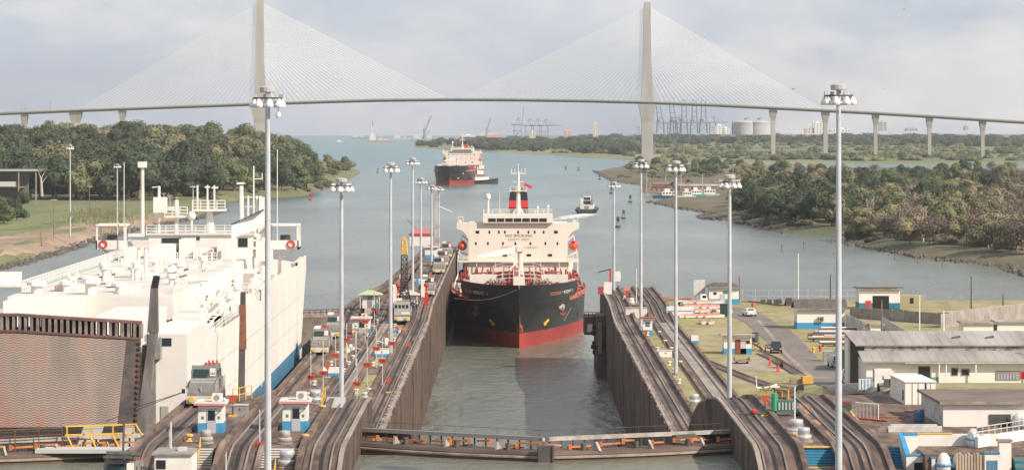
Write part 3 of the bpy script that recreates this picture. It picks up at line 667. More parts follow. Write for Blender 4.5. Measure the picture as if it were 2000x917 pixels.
pinkf=mat('pink_facade',(.60,.40,.33),.8); wf=mat('white_facade',(.72,.70,.67),.8); gf=mat('grey_facade',(.42,.42,.43),.8)
block(1163,267,241,10,6300,'slim beige tower block left of the bridge pylon')
block(1251,262,246,14,6300,'grey block half hidden behind the bridge pylon',gf)
block(1596,260,240,18,6600,'white stepped tower block between two bridge piers',wf); block(1580,260,250,18,6600,'low beige block beside the stepped tower block')
block(1724,256,238,15,6600,'grey tower block right of the third right pier',gf)
block(1405,262,245,16,6900,'pale block at the right end of the cranes',wf); block(1418,262,250,12,6900,'small pale block left of the storage tanks',wf)
block(965,268,263,30,7400,'low pink warehouse on the far point',pinkf,'warehouse'); block(1040,270,258,12,7300,'small cream building beneath the left port cranes',fac)
block(1108,268,255,14,7000,'pink building right of the left port cranes',pinkf); block(1640,258,252,40,6700,'long low pale terminal shed between piers',wf,'warehouse'); block(915,267,264,26,8000,'low white shed on the tip of the far point',wf,'warehouse')
block(1780,256,250,24,6700,'low grey shed on the right skyline',gf,'warehouse'); block(1886,254,246,7,6700,'small grey tower at the right end of the skyline',gf)
# ---------------------------------------------------------------- humid air
hz=MB().box(-9100,9100,-60,13300,-8,240).build('haze',bpy.data.materials.new('humid_air')); tag(hz,'thin humid haze over the canal and the far land','haze',kind='stuff')
m=hz.data.materials[0]; m.use_nodes=True; nt=m.node_tree; nt.nodes.clear(); out=nt.nodes.new('ShaderNodeOutputMaterial'); pv=nt.nodes.new('ShaderNodeVolumePrincipled')
pv.inputs['Color'].default_value=(.95,.93,.94,1); pv.inputs['Density'].default_value=4.0e-5; pv.inputs['Anisotropy'].default_value=.2
nt.links.new(pv.outputs[0],out.inputs['Volume'])
# ---------------------------------------------------------------- lettering
def text_mesh(txt,size,depth=.02):
    cu=bpy.data.curves.new('lettering','FONT'); cu.body=txt; cu.size=size; cu.extrude=depth; cu.align_x='CENTER'; cu.align_y='CENTER'
    o=bpy.data.objects.new('tmp',cu); COL.objects.link(o); bpy.context.view_layer.update()
    me=bpy.data.meshes.new_from_object(o.evaluated_get(bpy.context.evaluated_depsgraph_get())); bpy.data.objects.remove(o); bpy.data.curves.remove(cu); return me
def lettering(txt,size,loc,mtx,m,parent,name='lettering',wide=1.0,depth=.02):
    """mtx: 3x3 whose columns are the text's right, up and outward directions"""
    me=text_mesh(txt,size,depth); me.materials.clear(); me.materials.append(m)
    o=bpy.data.objects.new(name,me); COL.objects.link(o); o.parent=parent
    M4=mtx.to_4x4(); M4.translation=Vector(loc); o.matrix_local=M4@Matrix.Diagonal((wide,1,1,1)); return o
FRONT=Matrix(((1,0,0),(0,0,-1),(0,1,0)))        # facing -Y
def rail_line(mb,pts,h=1.05,r=.03,gap=1.6,mid=2):
    for a,b in zip(pts,pts[1:]):
        a=Vector(a); b=Vector(b); n=max(1,int((b-a).length/gap))
        for k in range(1,mid+1): mb.cyl(a+Vector((0,0,h*k/mid)),b+Vector((0,0,h*k/mid)),r,r,4,False)
        for i in range(n+1): p=a+(b-a)*i/n; mb.cyl(p,p+Vector((0,0,h)),r,r,4,False)
    return mb
# ---------------------------------------------------------------- tanker in the right lane
hullk=mat('black_hull',(.022,.023,.027),.38,(.05,.046,.044),.16,(1,1,.35),.45,.75,7,obj=True)
boot=mat('red_boot_topping',(.40,.05,.035),.55,(.22,.035,.03),.12,(1,1,.5),.35,.7,6,obj=True)
deckg=mat('green_deck',(.13,.17,.13),.8,(.2,.12,.09),.15,obj=True)
cream=mat('cream_white_paint',(.75,.67,.575),.55,(.66,.58,.485),.15,(1,1,.25),.5,.8,6,obj=True)
pipered=mat('pipe_red',(.42,.055,.05),.6,(.25,.05,.045),.8,obj=True)
pinkr=mat('faded_red_bulwark',(.62,.24,.17),.7,(.42,.11,.08),.5,obj=True)
orangel=mat('lifeboat_orange',(.72,.09,.03),.45)
def bow_hb(y,z,B=16.0):
    y0=lerp([(0,0),(3.3,-.2),(10,-2.6),(14.5,-5)],z); ln=lerp([(0,68),(3.3,64),(10,57),(14.5,52)],z); e=lerp([(0,.92),(3.3,.86),(7,.62),(10,.42),(14.5,.40)],z)
    t=(y-y0)/ln
    if t<=0: return .04
    if t>=1: h=B
    else: h=B*math.sin(math.pi/2*t)**e
    if y>150: h*=1-.25*sstep(150,182,y)
    return max(.04,h)
YS=[-5,-4.5,-3.8,-2.8,-1.8,-.8,0,.5,1.2,2.2,3.5,5,7,9,11,14,14.05,18,22,27,33,40,48,58,70,90,120,150,166,180]
def ring_grid(mb,zs,ys,hb,cap=False):
    for sgn in (-1,1):
        mb.grid([[(sgn*hb(y,z),y,z) for z in zs] for y in ys])
    return mb
def make_tanker(label,loc,rz,group=None,text=True):
    t=thing('tanker_ship',label,'ship',loc,rz,group)
    def stem(zs): return lambda y,z: bow_hb(y,z)
    # rows follow the raked stem: shift every station by the stem position at that height
    def shell(zs,ys):
        mb=MB()
        for s in (-1,1):
            rows=[]
            for y in ys:
                row=[]
                for z in zs:
                    y0=lerp([(0,0),(3.3,-.2),(10,-2.6),(14.5,-5)],z); yy=y0+(y-ys[0])*(1-(y0-ys[0])/(ys[-1]-ys[0])) if y<ys[-1] else y
                    row.append((s*bow_hb(yy,z),yy,z))
                rows.append(row)
            mb.grid(rows)
        return mb
    ya=[0,.3,.8,1.6,2.8,4.2,6,8,10.5,13.5,17,21,26,32,39,47,56,66,80,110,150,166,178]
    mb=shell([-2.5,-1,0,1.2,2.4,3.3],ya); mb.quad((-12,178,-2),(12,178,-2),(12,178,3.3),(-12,178,3.3)); mb.build('boot_topping',boot,t,smooth=True)
    mb=shell([3.3,5,7,8.5,10],ya); 
    mb.quad((-12.2,178,3.3),(12.2,178,3.3),(12.2,178,10),(-12.2,178,10)); hull=mb.build('hull',hullk,t,smooth=True)
    yf=[0,.3,.8,1.6,2.8,4.2,6,8,10.5,13.5,17,19.5]
    mb=shell([10,11.5,13,14.3],yf); y=19.4
    mb.quad((-bow_hb(19.5,10),19.5,10),(bow_hb(19.5,10),19.5,10),(bow_hb(19.5,14.3),19.5,13.2),(-bow_hb(19.5,14.3),19.5,13.2)); mb.build('forecastle',hullk,t,smooth=True)
    mb=MB(); rows=[[(-bow_hb(y,13.2)+.3,y,13.2),(bow_hb(y,13.2)-.3,y,13.2)] for y in (-4,-2,0,3,6,10,14,19.4)]; mb.grid(rows); mb.build('forecastle_deck',deckg,t)
    mb=MB(); rows=[[(-bow_hb(y,10)+.02,y,9.6),(bow_hb(y,10)-.02,y,9.6)] for y in (0,4,8,14,20,28,36,46,58,80,120,178)]; mb.grid(rows); mb.build('main_deck',deckg,t)
    # pinkish bulwark with freeing ports on both sides just behind the forecastle
    for s in (-1,1):
        mb=MB(); ys=[15,17,20,24,28,33,38,44,50,58,70]
        mb.grid([[(s*bow_hb(y,10),y,9.9),(s*(bow_hb(y,10)+.1),y,10.25)] for y in ys])
        mb.grid([[(s*(bow_hb(y,10)+.1),y,10.9),(s*(bow_hb(y,10)+.12),y,11.15)] for y in ys])
        for i in range(54):
            y=15+i; mb.bar((s*(bow_hb(y,10)+.06),y,10.2),(s*(bow_hb(y,10)+.08),y,11.0),.28,.35)
        mb.build('bulwark',pinkr,t)
        mb=MB(); rail_line(mb,[(s*(bow_hb(y,10)-.1),y,9.6) for y in (70,90,110,124)],1.1,.05,2); mb.build('deck_rail',white,t)
    # anchors with pockets, draught marks, arrows
    for s in (-1,1):
        y,z=11.5,8.6; x=s*(bow_hb(y,z)+.12); mb=MB(); mb.lathe((0,0,0),[(1.1,0),(1.0,.25),(.55,.4)],10)
        a=mb.build('anchor_pocket',greyp if s>0 else hullk,t,smooth=True); a.location=(x,y,z); a.rotation_euler=(R(70),0,s*R(38))
        mb=MB(); mb.bar((0,0,0),(0,-.25,-1.8),.35); mb.bar((-.9,-.3,-1.2),(0,-.35,-2.0),.35); mb.bar((.9,-.3,-1.2),(0,-.35,-2.0),.35)
        a=mb.build('anchor',rust,t); a.location=(x+s*.2,y-.3,z-.1); a.rotation_euler=(0,0,s*R(38))
        mb=MB()
        for i in range(9): zz=4.6+i*.34; yy=24; mb.cbox(s*(bow_hb(yy,zz)+.03),yy,zz,.12,.45 if i%2 else .32,.24)
        mb.build('draught_marks',whitec,t)
        mb=MB(); zz=4.6; yy=9.5; xx=s*(bow_hb(yy,zz)+.06); mb.bar((xx,yy,zz),(s*(bow_hb(yy+.8,zz+1)+.06),yy+.8,zz+1.2),.55); mb.bar((xx,yy,zz),(s*(bow_hb(yy+1,zz)+.06),yy+1,zz+.1),.5); mb.build('tug_arrow',yellow,t)
        if s>0: 
            mb=MB(); xx=bow_hb(38,5.5)+.04; mb.box(xx-.1,xx+.03,37.6,38.6,4.7,6.2); mb.build('rust_patch',rust,t)
    mb=MB(); mb.grid([[(-.5+.02*i,.05-.42*i,3.4+i*.55),(.55-.05*i,.05-.42*i,3.4+i*.55)] for i in range(3)]); mb.grid([[(.1,-.35-.28*i,3.5+i*.7),(.95-.12*i,.35-.28*i,3.5+i*.7)] for i in range(7)]); mb.build('rust_streak',mat('bow_rust',(.45,.10,.05),.8,(.2,.05,.03),.8,obj=True),t,recalc=False)
    # forecastle gear
    mb=MB(); mb.box(-1.3,1.3,6,8,13.2,15.6); mb.build('bow_store',cream,t)
    for s in (-1,1):
        mb=MB(); mb.box(s*5.2 if s>0 else -11.4,11.4 if s>0 else -5.2,22.5,23.5,9.6,15.3); mb.build('breakwater_screen',cream,t)
        mb=MB()
        for i in range(5): mb.cyl((s*(3.2+i*.75),12,14.1),(s*(3.75+i*.75),12,14.1),.95 if i%2==0 else .6,None,10)
        mb.cyl((s*2.8,12,14.1),(s*7.6,12,14.1),.3); mb.box(min(s*3,s*7),max(s*3,s*7),11.6,12.4,13.2,13.7); mb.build('mooring_winch',mat('winch_brown',(.20,.12,.10),.6,(.34,.28,.25),1.5,obj=True),t)
        mb=MB(); rail_line(mb,[(s*(bow_hb(y,13.2)-.5),y,13.2) for y in (12,19)],1.3,.06,1.0); mb.build('forecastle_rail',white,t)
    for i in range(16):
        x=rnd.uniform(-9,9); y=rnd.uniform(6,17); mb=MB(); mb.cyl((x,y,13.2),(x,y,13.2+rnd.uniform(.6,1.2)),.3,None,8); mb.cyl((x+.7,y,13.2),(x+.7,y,14.1),.3,None,8); mb.bar((x,y,13.4),(x+.7,y,13.4),.25); mb.build('bitts',pipered,t)
    mb=MB(); mb.cyl((0,14,13.2),(0,14,17.2),.28,.15,6); mb.box(-.9,.9,13.9,14.1,16.5,16.7); mb.build('foremast',cream,t)
    # deck pipes, lattice and catwalk
    mb=MB()
    for i in range(22):
        x=-9.0+i*.86+rnd.uniform(-.15,.15); z=10.6+rnd.random()*2.6; y0=rnd.uniform(24,36); mb.cyl((x,y0,z),(x,122,z),.24,None,6); mb.cyl((x,y0,z),(x,y0,9.6),.24,None,6)
    for y in range(26,120,3):
        mb.cyl((-12+rnd.random()*4,y,10.6+rnd.random()*1.2),(12-rnd.random()*4,y,10.6+rnd.random()),.17,None,5)
        for s in (-1,1):
            x=s*rnd.uniform(8,14.6); mb.cyl((x,y,9.6),(x,y,11.4+rnd.random()*1.6),.28,.2,6); mb.cyl((x,y+1,10.5),(x+s*1.2,y+2,10.5),.3,None,6)
    mb.build('cargo_pipe',pipered,t)
    mb=MB()
    for y in range(27,122,19):
        for s in (-1,1):
            x=s*1.2; mb.bar((x,y,9.6),(x,y,14.2),.12); mb.bar((x*5.4,y,9.6),(x*5.4,y,13.4),.11); mb.bar((x*5.4,y,13.4),(x*3.3,y,14.3),.1); mb.bar((x*3.3,y,14.3),(x,y,14.3),.1); mb.bar((x*5.4,y,12),(x,y,12.2),.1); mb.bar((x*3.3,y,14.3),(x*3.3,y,9.6),.1)
    for s in (-1.2,1.2): mb.bar((s,24,14.0),(s,122,14.0),.12); mb.bar((s,24,13),(s,122,13),.1)
    mb.build('pipe_rack',cream,t)
    mb=MB(); mb.box(-1.1,1.1,24,122,12.85,12.95); mb.build('catwalk',pipered,t)
    for s in (-1,1):
        mb=MB()
        for i in range(8):
            y=34+i*10; mb.cyl((s*13.6,y,9.6),(s*13.6,y,11.3),.45,.35,7); mb.cyl((s*11,y+2,9.6),(s*11,y+2,12.8),.12,None,5)
        mb.build('tank_vents',pipered,t)
    mb=MB(); mb.lathe((-13.8,30,9.6),[(.35,0),(.3,2.1),(.75,2.3),(.75,3.0),(.3,3.3)],8); mb.build('deck_monitor',white,t)
    # hose crane
    mb=MB(); mb.cyl((.4,70,9.6),(.4,70,19),.75,.6,10); mb.box(-.5,1.3,69,71,18.6,20.0); mb.build('crane_post',cream,t)
    mb=MB(); mb.hexa([(-.1,69.2,18.3),(-.1,70.2,18.3),(-10.2,70.2,16.9),(-10.2,69.2,16.9)],[(-.1,69.2,20.1),(-.1,70.2,20.1),(-10.2,70.2,17.6),(-10.2,69.2,17.6)]); mb.bar((-2.2,69.7,14.2),(.2,69.7,16.4),.3); mb.bar((-2.4,69.7,18.4),(-.2,69.7,14.6),.35); mb.build('crane_jib',mat('jib_white',(.88,.87,.84),.5),t)
    # accommodation block
    Y=125
    mb=MB(); mb.box(-13.2,13.2,Y,Y+17,9.6,23.2); mb.build('accommodation',cream,t)
    mb=MB(); w=[(-16.3,23.85),(-16.3,22.3),(-14.9,21.8),(-13.9,20.9),(-13.21,19.4),(-13.21,23.85)]
    mb.prism(w,'y',Y+.02,Y+4.5); mb.prism([(-a,b) for a,b in w],'y',Y+.02,Y+4.5); mb.box(-13.2,13.2,Y-.02,Y+5,23.2,23.85); 
    for s in (-1,1):
        for x in (15.9,14.6): mb.bar((s*x,Y+.2,23.85),(s*x,Y+.2,25.4),.16)
        mb.bar((s*15.98,Y+.2,25.4),(s*14.5,Y+.2,25.4),.2); mb.box(min(s*14.8,s*15.7),max(s*14.8,s*15.7),Y+.3,Y+1.4,23.85,24.7)
        mb.box(min(s*9.3,s*13),max(s*9.3,s*13),Y+.6,Y+4,23.85,24.1)
    mb.build('bridge_wing',cream,t)
    mb=MB(); mb.box(-9.3,9.3,Y-1.2,Y+11,23.86,26.0); mb.build('wheelhouse',cream,t)
    for i in range(7):
        x=-7.9+i*2.26; MB().box(x,x+2.0,Y-1.27,Y-1.15,24.15,25.1).build('window',glass,t)
    mb=MB(); rail_line(mb,[(-9.2,Y-1.1,26),(9.2,Y-1.1,26),(9.2,Y+10,26),(-9.2,Y+10,26),(-9.2,Y-1.1,26)],1.2,.05,2.2); mb.build('top_rail',white,t)
    for row,(z,xs) in enumerate(((21.4,(-10.9,-7.7,-5.2,-3.6,-.05,2.7,4.35,6.75,10)),(18.35,(-11.3,-8.1,-4.1,-.8,3.2,7.2,10.4)),(15.2,(-3.6,2.8,8.4)))):
        for x in xs:
            wd=1.0 if abs(x)>9.9 and row==0 else (1.2 if row==2 else .45); MB().box(x-wd/2+.1,x+wd/2+.1,Y-.04,Y+.1,z-.38,z+.38).build('window',glass,t)
    if text:
        tx=mat('letter_brown',(.20,.12,.08),.7); tx2=mat('letter_faded',(.46,.37,.29),.7)
        lettering('NO SMOKING',1.02,(.25,Y-.03,20.42),FRONT,tx,t,'no_smoking_lettering',1.12); lettering('SAFETY FIRST',.98,(.25,Y-.03,19.4),FRONT,tx2,t,'safety_lettering',1.0); lettering('DANGEROUS CARGO',.85,(.3,Y-.03,17.3),FRONT,tx2,t,'cargo_lettering',1.15)
        for s in (-1,1):
            txt='EDGEBURY MIDSHIFT I'; n=len(txt)
            for i,ch in enumerate(txt):
                if ch==' ': continue
                u=i if s>0 else n-1-i
                y=1.2+u*.78; 
                if s<0: y=1.2+(u)*.78
                z=12.0; x=bow_hb(y,z); x2=bow_hb(y+.3,z); tang=Vector((s*(x2-x),.3,0)).normalized(); zz=bow_hb(y,z+.5); up=Vector((s*(zz-x)+tang.x*.35*0,0,.5)).normalized()
                right=tang if s>0 else -tang; out=right.cross(up).normalized(); up=out.cross(right)
                M=Matrix((right,up+right*.0,out)).transposed()
                col=tx_o if ((s>0 and i<9) or (s<0 and i<9)) else whitec
                lettering(ch,1.15,Vector((s*x,y,z))+out*.06,M,col,t,'bow_letter',1.0)
    # mast, funnel, domes
    mb=MB(); mb.cyl((.1,Y+4,26),(.1,Y+4,30.8),.65,.5,8); mb.cyl((-1.3,Y+4,26),(.1,Y+4,28.6),.25,None,6); mb.cyl((1.5,Y+4,26),(.1,Y+4,28.6),.25,None,6); mb.box(-2.2,2.4,Y+3,Y+5,32.2,32.4); mb.cyl((.1,Y+4,30.8),(.1,Y+4,37.4),.5,.3,7); mb.box(-1.3,1.5,Y+3.8,Y+4.2,34.6,34.8); mb.box(-1.9,2.1,Y+3.8,Y+4.2,36.8,37.0)
    for x in (-1.8,-.9,1.0,1.9): mb.cyl((x,Y+4,37),(x,Y+4,38.2),.09,None,5)
    mb.cyl((.1,Y+4,37),(.1,Y+4,39.6),.09,None,5); rail_line(mb,[(-2.2,Y+3,32.4),(2.4,Y+3,32.4)],1,.05,.8); 
    for i in range(8): mb.box(-.5,.75,Y+3.7,Y+4.3,28.5+i*.9,28.6+i*.9)
    mb.build('mast',cream,t)
    mb=MB(); mb.hexa([(-2.6,Y+19,23),(2.9,Y+19,23),(2.9,Y+25,23),(-2.6,Y+25,23)],[(-2.45,Y+19,28.9),(2.75,Y+19,28.9),(2.75,Y+25,28.9),(-2.45,Y+25,28.9)]); 
    fu=mb.build('funnel',black,t)
    MB().hexa([(-2.49,Y+18.9,27.4),(2.79,Y+18.9,27.4),(2.79,Y+25.1,27.4),(-2.49,Y+25.1,27.4)],[(-2.46,Y+18.9,29.3),(2.76,Y+18.9,29.3),(2.76,Y+25.1,29.3),(-2.46,Y+25.1,29.3)]).build('funnel_band',redp,fu)
    MB().hexa([(-2.4,Y+19,29.3),(2.7,Y+19,29.3),(2.7,Y+25,29.3),(-2.4,Y+25,29.3)],[(-2.2,Y+19.2,31.6),(2.5,Y+19.2,31.6),(2.5,Y+25,31.2),(-2.2,Y+25,31.2)]).build('funnel_top',black,fu)
    mb=MB(); mb.cyl((-1.2,Y+21,31.2),(-1.2,Y+21,32.7),.45); mb.cyl((1.4,Y+21,31.2),(1.4,Y+21,32.8),.5); mb.build('exhaust_pipe',rust,fu)
    mb=MB(); mb.cyl((-8,Y+3,26),(-8,Y+3,30.0),.3,None,7); mb.build('dome_post',cream,t); mb=MB(); mb.lathe((-8,Y+3,29.8),[(.3,0),(.65,.4),(.72,1.0),(.5,1.6),(.1,1.85)],10); mb.build('satellite_dome',whitec,t,smooth=True)
    mb=MB(); mb.cyl((8,Y+3,26),(8,Y+3,27.8),.15,None,6); mb.lathe((8,Y+3,27.7),[(.2,0),(.42,.4),(.2,.8)],8); mb.cyl((5.3,Y+3,26),(5.3,Y+3,28),.14,None,6); mb.lathe((5.3,Y+3,27.6),[(.2,0),(.32,.3),(.2,.6)],8); mb.cyl((-4.9,Y+2,26),(-4.9,Y+2,31.8),.05,None,5); mb.build('aerial',whitec,t)
    if text: 
        mb=MB(); mb.grid([[(1.8+i*.5,Y+18,33-.1*i),(1.8+i*.5,Y+18,34.2-.25*i)] for i in range(5)]); mb.build('flag',redp,t)
    # lifeboats, davits and the cross deck in front of the block
    for s in (-1,1):
        mb=MB(); mb.lathe((0,0,0),[(.1,-3.4),(.75,-2.9),(1.2,-1.5),(1.3,0),(1.2,1.6),(.7,2.9),(.1,3.4)],12); b=mb.build('lifeboat',orangel,t,smooth=True); b.location=(s*14.9,Y+4,17.6); b.rotation_euler=(R(90),0,0)
        mb=MB(); mb.box(-.5,.5,-3.0,3.0,1.05,1.32); c=mb.build('canopy_rail',redp,b); c.rotation_euler=(R(-90),0,0)
        mb=MB()
        for y in (Y+1.5,Y+6.5): mb.bar((s*13.3,y,15),(s*16,y,16),.25); mb.bar((s*16,y,14),(s*14.9,y,20.4),.22); mb.bar((s*14.9,y,20.4),(s*13.3,y,19),.2)
        mb.build('davit',cream,t)
        mb=MB(); mb.box(min(s*13.2,s*16.2),max(s*13.2,s*16.2),Y-.2,Y+9,13.7,13.95)
        for x in (13.4,16):
            for y in (Y,Y+8): mb.bar((s*x,y,9.6),(s*x,y,13.8),.22)
        rail_line(mb,[(s*13.3,Y-.1,13.95),(s*16.1,Y-.1,13.95),(s*16.1,Y+9,13.95)],1.2,.05,1.2); mb.build('boat_deck',cream,t)
    mb=MB(); mb.box(-16.1,16.1,Y-1.1,Y-.05,13.45,13.7)
    for x in (-16,-11,-6,6,11,16): mb.bar((x,Y-.9,9.6),(x,Y-.9,13.5),.18)
    rail_line(mb,[(-16,Y-1.05,13.7),(16,Y-1.05,13.7)],1.2,.05,1.6); mb.build('cross_deck',cream,t)
    mb=MB(); mb.box(-15,15,142,172,9.6,12.4); mb.build('poop_house',cream,t)
    return t
tx_o=mat('letter_ochre',(.52,.25,.10),.7)
TK=make_tanker('black hulled tanker with red waterline band entering the right lock chamber',(1.6,664,0),0)
# the second tanker waiting in the channel
TK2=copy_tree(TK,(atD(878,243,2436).x,2436,0),R(-3.5),'distant black tanker with cream bridge waiting in the open channel',skip=('bow_letter','no_smoking_lettering','safety_lettering','cargo_lettering','flag'))
TK2.scale=(1.05,1.05,1.12)
mo=MB(); a=Vector((1.6-.4,660,13.3)); b=at(888,582,14.6); pts=[a+(b-a)*i/14-Vector((0,0,1.2*math.sin(math.pi*i/14))) for i in range(15)]
mo.tube(pts,.045,4); tag(mo.build('mooring_line',MATS['oily_track_bed']),'slack mooring rope from the tanker bow to the centre wall','rope')
# ---------------------------------------------------------------- car carrier in the left lane
CC=thing('car_carrier_ship','huge white car carrier with blue lower hull and a raised stern ramp','ship',(-50,310,0))
def cp(mb,name,m,parent=None,smooth=False):
    o=mb.build(name,m,parent or CC,smooth); 
    if (parent or CC)==CC: o.location=-CC.location
    return o
cwm=mat('carrier_white',(.735,.69,.63),.55,(.63,.58,.52),.12,(.6,.6,.12),.45,.8,7,obj=True,bump=.03,bscale=.4)
cdk=mat('carrier_deck',(.66,.60,.535),.75,(.52,.465,.41),.1,(1,1,1),.45,.75,7,obj=True)
def cc_hb(y,z):
    if y<478: return 16
    ln=lerp([(0,36),(14,36),(20,46),(27,60)],z); t=(y-478)/ln
    if t>=1: return .05
    return 16*(1-t**lerp([(0,1.6),(14,1.9),(27,3.2)],z))
ys=[310,340,370,400,430,460,478,484,490,496,502,508,514,520,526,532,538]
def shell(zs):
    mb=MB()
    for s in (-1,1): mb.grid([[(-50+s*cc_hb(y,z),y,z) for z in zs] for y in ys])
    mb.quad((-66,310,zs[0]),(-34,310,zs[0]),(-34,310,zs[-1]),(-66,310,zs[-1])); return mb
cp(shell([-2,5,10,14.9]),'lower_hull',blue,smooth=True); 
mb=shell([14.9,18,22,26.2]); cp(mb,'upper_hull',cwm)
mb=MB(); mb.grid([[(-50-cc_hb(y,26.2)+.05,y,26.15),(-50+cc_hb(y,26.2)-.05,y,26.15)] for y in ys if y>=352]); mb.grid([[(-65.9,y,24.9),(-34.1,y,24.9)] for y in (310.1,330,352)]); cp(mb,'weather_deck',cdk)
# side bulwark with stiffeners along the forward half
for (a,b,z0,z1) in ((402,470,26.1,27.6),(470,496,26.1,28.1)):
    n=int((b-a)/3); mb=MB()
    mb.grid([[(-50+cc_hb(y,26)-.02,y,z0),(-50+cc_hb(y,26)-.02,y,z1),(-50+cc_hb(y,26)-.35,y,z1),(-50+cc_hb(y,26)-.35,y,z0)] for y in [a+(b-a)*i/n for i in range(n+1)]])
    for i in range(n): y=a+(b-a)*(i+.5)/n; mb.cbox(-50+cc_hb(y,26)-.7,y,z0,.9,.25,z1-z0-.1)
    cp(mb,'bulwark',cwm); mb=MB()
    mb.grid([[(-50-cc_hb(y,26)+.02,y,z0),(-50-cc_hb(y,26)+.02,y,z1)] for y in (a,b)])
    cp(mb,'bulwark',cwm)
mb=MB(); mb.box(-36,-33.95,331,352,24.9,26.0); cp(mb,'bulwark',cwm)
# raised garage deck
mb=MB(); mb.box(-61.6,-41.4,362,476,26.16,29.0); cp(mb,'upper_garage',cwm)
mb=MB(); mb.box(-61.5,-41.5,362.1,476,29.0,29.06); cp(mb,'upper_deck',cdk)
mb=MB(); mb.box(-61.55,-60.9,380,470,29.07,29.1); cp(mb,'walkway_stripe',mat('deck_green',(.30,.40,.33),.7))
mb=MB(); rail_line(mb,[(-61.5,372,29.06),(-61.5,472,29.06)],1.3,.07,1.3,3); cp(mb,'side_rail',whitec)
mb=MB(); rail_line(mb,[(-34.2,330,25.9),(-34.2,352,26.1),(-34.2,402,26.2)],1.2,.05,1.6,3); rail_line(mb,[(-41.6,364,29.06),(-41.6,380,29.06)],1.1,.05,1.5); rail_line(mb,[(-38,312,24.9),(-38,352,24.9)],1.1,.05,1.5); cp(mb,'deck_rail',whitec)
for i in range(26): y=370+i*4; mb=MB(); mb.box(-41.4,-41.2,y,y+.2,26.2,28.9); cp(mb,'stiffener',cwm)
# deck clutter: vents, mushroom heads, hatches, cable trays
mb=MB()
for x,y,r,h in ((-59,368,1.3,1.6),(-52,366,1.3,2.2),(-56,372,.8,1.4),(-49,371,1.2,1.2),(-55.5,404,.7,2),(-52,408,.9,1.5),(-50.4,398,.6,2.6),(-46.4,402,.8,1.6),(-58,420,.5,1.6),(-44.5,388,.8,1.4),(-57,384,.6,1.2),(-47,420,.8,1.5),(-45,432,.6,1.8),(-38.5,372,.6,1.5),(-37.3,392,.7,1.4),(-38.2,412,.6,1.6),(-37.5,430,.7,1.6),(-38,444,.5,1.4)):
    z=29.06 if x<-41.6 else 26.16; mb=MB(); mb.lathe((x,y,z),[(r*.55,0),(r*.55,h*.6),(r,h*.62),(r*.95,h*.9),(r*.5,h)],10); cp(mb,'vent_head',whitec)
for n_,xa,xb,ya_,yb_,z in ((34,-60,-43,366,452,29.06),(22,-40.5,-35.5,356,455,26.15),(14,-46,-36,316,350,24.9)):
    for i in range(n_): mb=MB(); mb.cbox(rnd.uniform(xa,xb),rnd.uniform(ya_,yb_),z,rnd.uniform(.4,2),rnd.uniform(.5,2),rnd.uniform(.15,1.0)); cp(mb,'deck_box',cwm)
mb=MB()
for x0,y0,x1,y1 in ((-59,395,-57.4,412),(-56.6,398,-55.2,415),(-46.5,396,-45,410),(-48,414,-46.6,428),(-52,380,-49,380),(-54,388,-50,388)): mb.bar((x0,y0,29.2),(x1,y1,29.2),.16)
cp(mb,'cable_tray',dark)
# pipes, small posts and rails over the decks
for i in range(26):
    x=rnd.uniform(-60,-43); y=rnd.uniform(372,462); mb=MB(); mb.cyl((x,y,29.06),(x,y,29.06+rnd.uniform(.8,2.2)),.12,None,6); mb.bar((x-.35,y,29.9),(x+.35,y,29.9),.12); cp(mb,'deck_post',whitec)
for i in range(12):
    x=rnd.uniform(-60,-44); y=rnd.uniform(380,450); mb=MB(); mb.bar((x,y,29.25),(x+rnd.choice((0,3.5,0)),y+rnd.uniform(1,9),29.25),.13); cp(mb,'deck_pipe',greyp)
for i in range(20):
    x=rnd.uniform(-40.5,-35.2); y=rnd.uniform(356,466); mb=MB(); mb.cyl((x,y,26.16),(x,y,26.16+rnd.uniform(.8,2.4)),.14,None,6); cp(mb,'deck_post',whitec)
for y in (392,420,446): mb=MB(); rail_line(mb,[(-41.3,y,26.2),(-35.4,y,26.2)],1.3,.05,1.4,3); cp(mb,'cross_rail',whitec)
mb=MB(); rail_line(mb,[(-60,452,29.06),(-45,452,29.06)],1.4,.06,1.4,3); cp(mb,'cross_rail',whitec)
for x0,x1,y0,y1,h in ((-56,-52.5,458,468,2.2),(-49.5,-46.5,460,468,1.6),(-46,-44.6,462,469,2.8),(-59.6,-58,455,468,1.8),(-52,-50,463,469,3.0)): mb=MB(); mb.box(x0,x1,y0,y1,29.06,29.06+h); cp(mb,'aft_deckhouse',cwm)
# stern houses
mb=MB(); mb.box(-38.2,-34.02,310.02,331,24.9,28.1); cp(mb,'stern_house',cwm)
mb=MB(); mb.box(-37.2,-35.6,309.93,310.1,26.9,27.7); cp(mb,'window',glass)
mb=MB(); mb.box(-47,-41,334,352,24.9,28.4); mb.box(-60.5,-52,352.5,361.9,26.0,29.0); cp(mb,'ramp_winch_house',cwm)
mb=MB(); mb.box(-39.5,-36.3,345,351,24.9,27.7); mb.box(-40,-38,333,337,24.9,27.5); cp(mb,'store_house',cwm)
mb=MB()
for x,y in ((-39.4,333),(-38.8,336),(-39,339.5),(-37,338),(-44,353)): mb.cyl((x,y,25.6),(x+1.1,y,25.6),.7,None,10); mb.cyl((x-.2,y,25.6),(x+1.3,y,25.6),.25,None,8)
cp(mb,'mooring_winch',greyp)
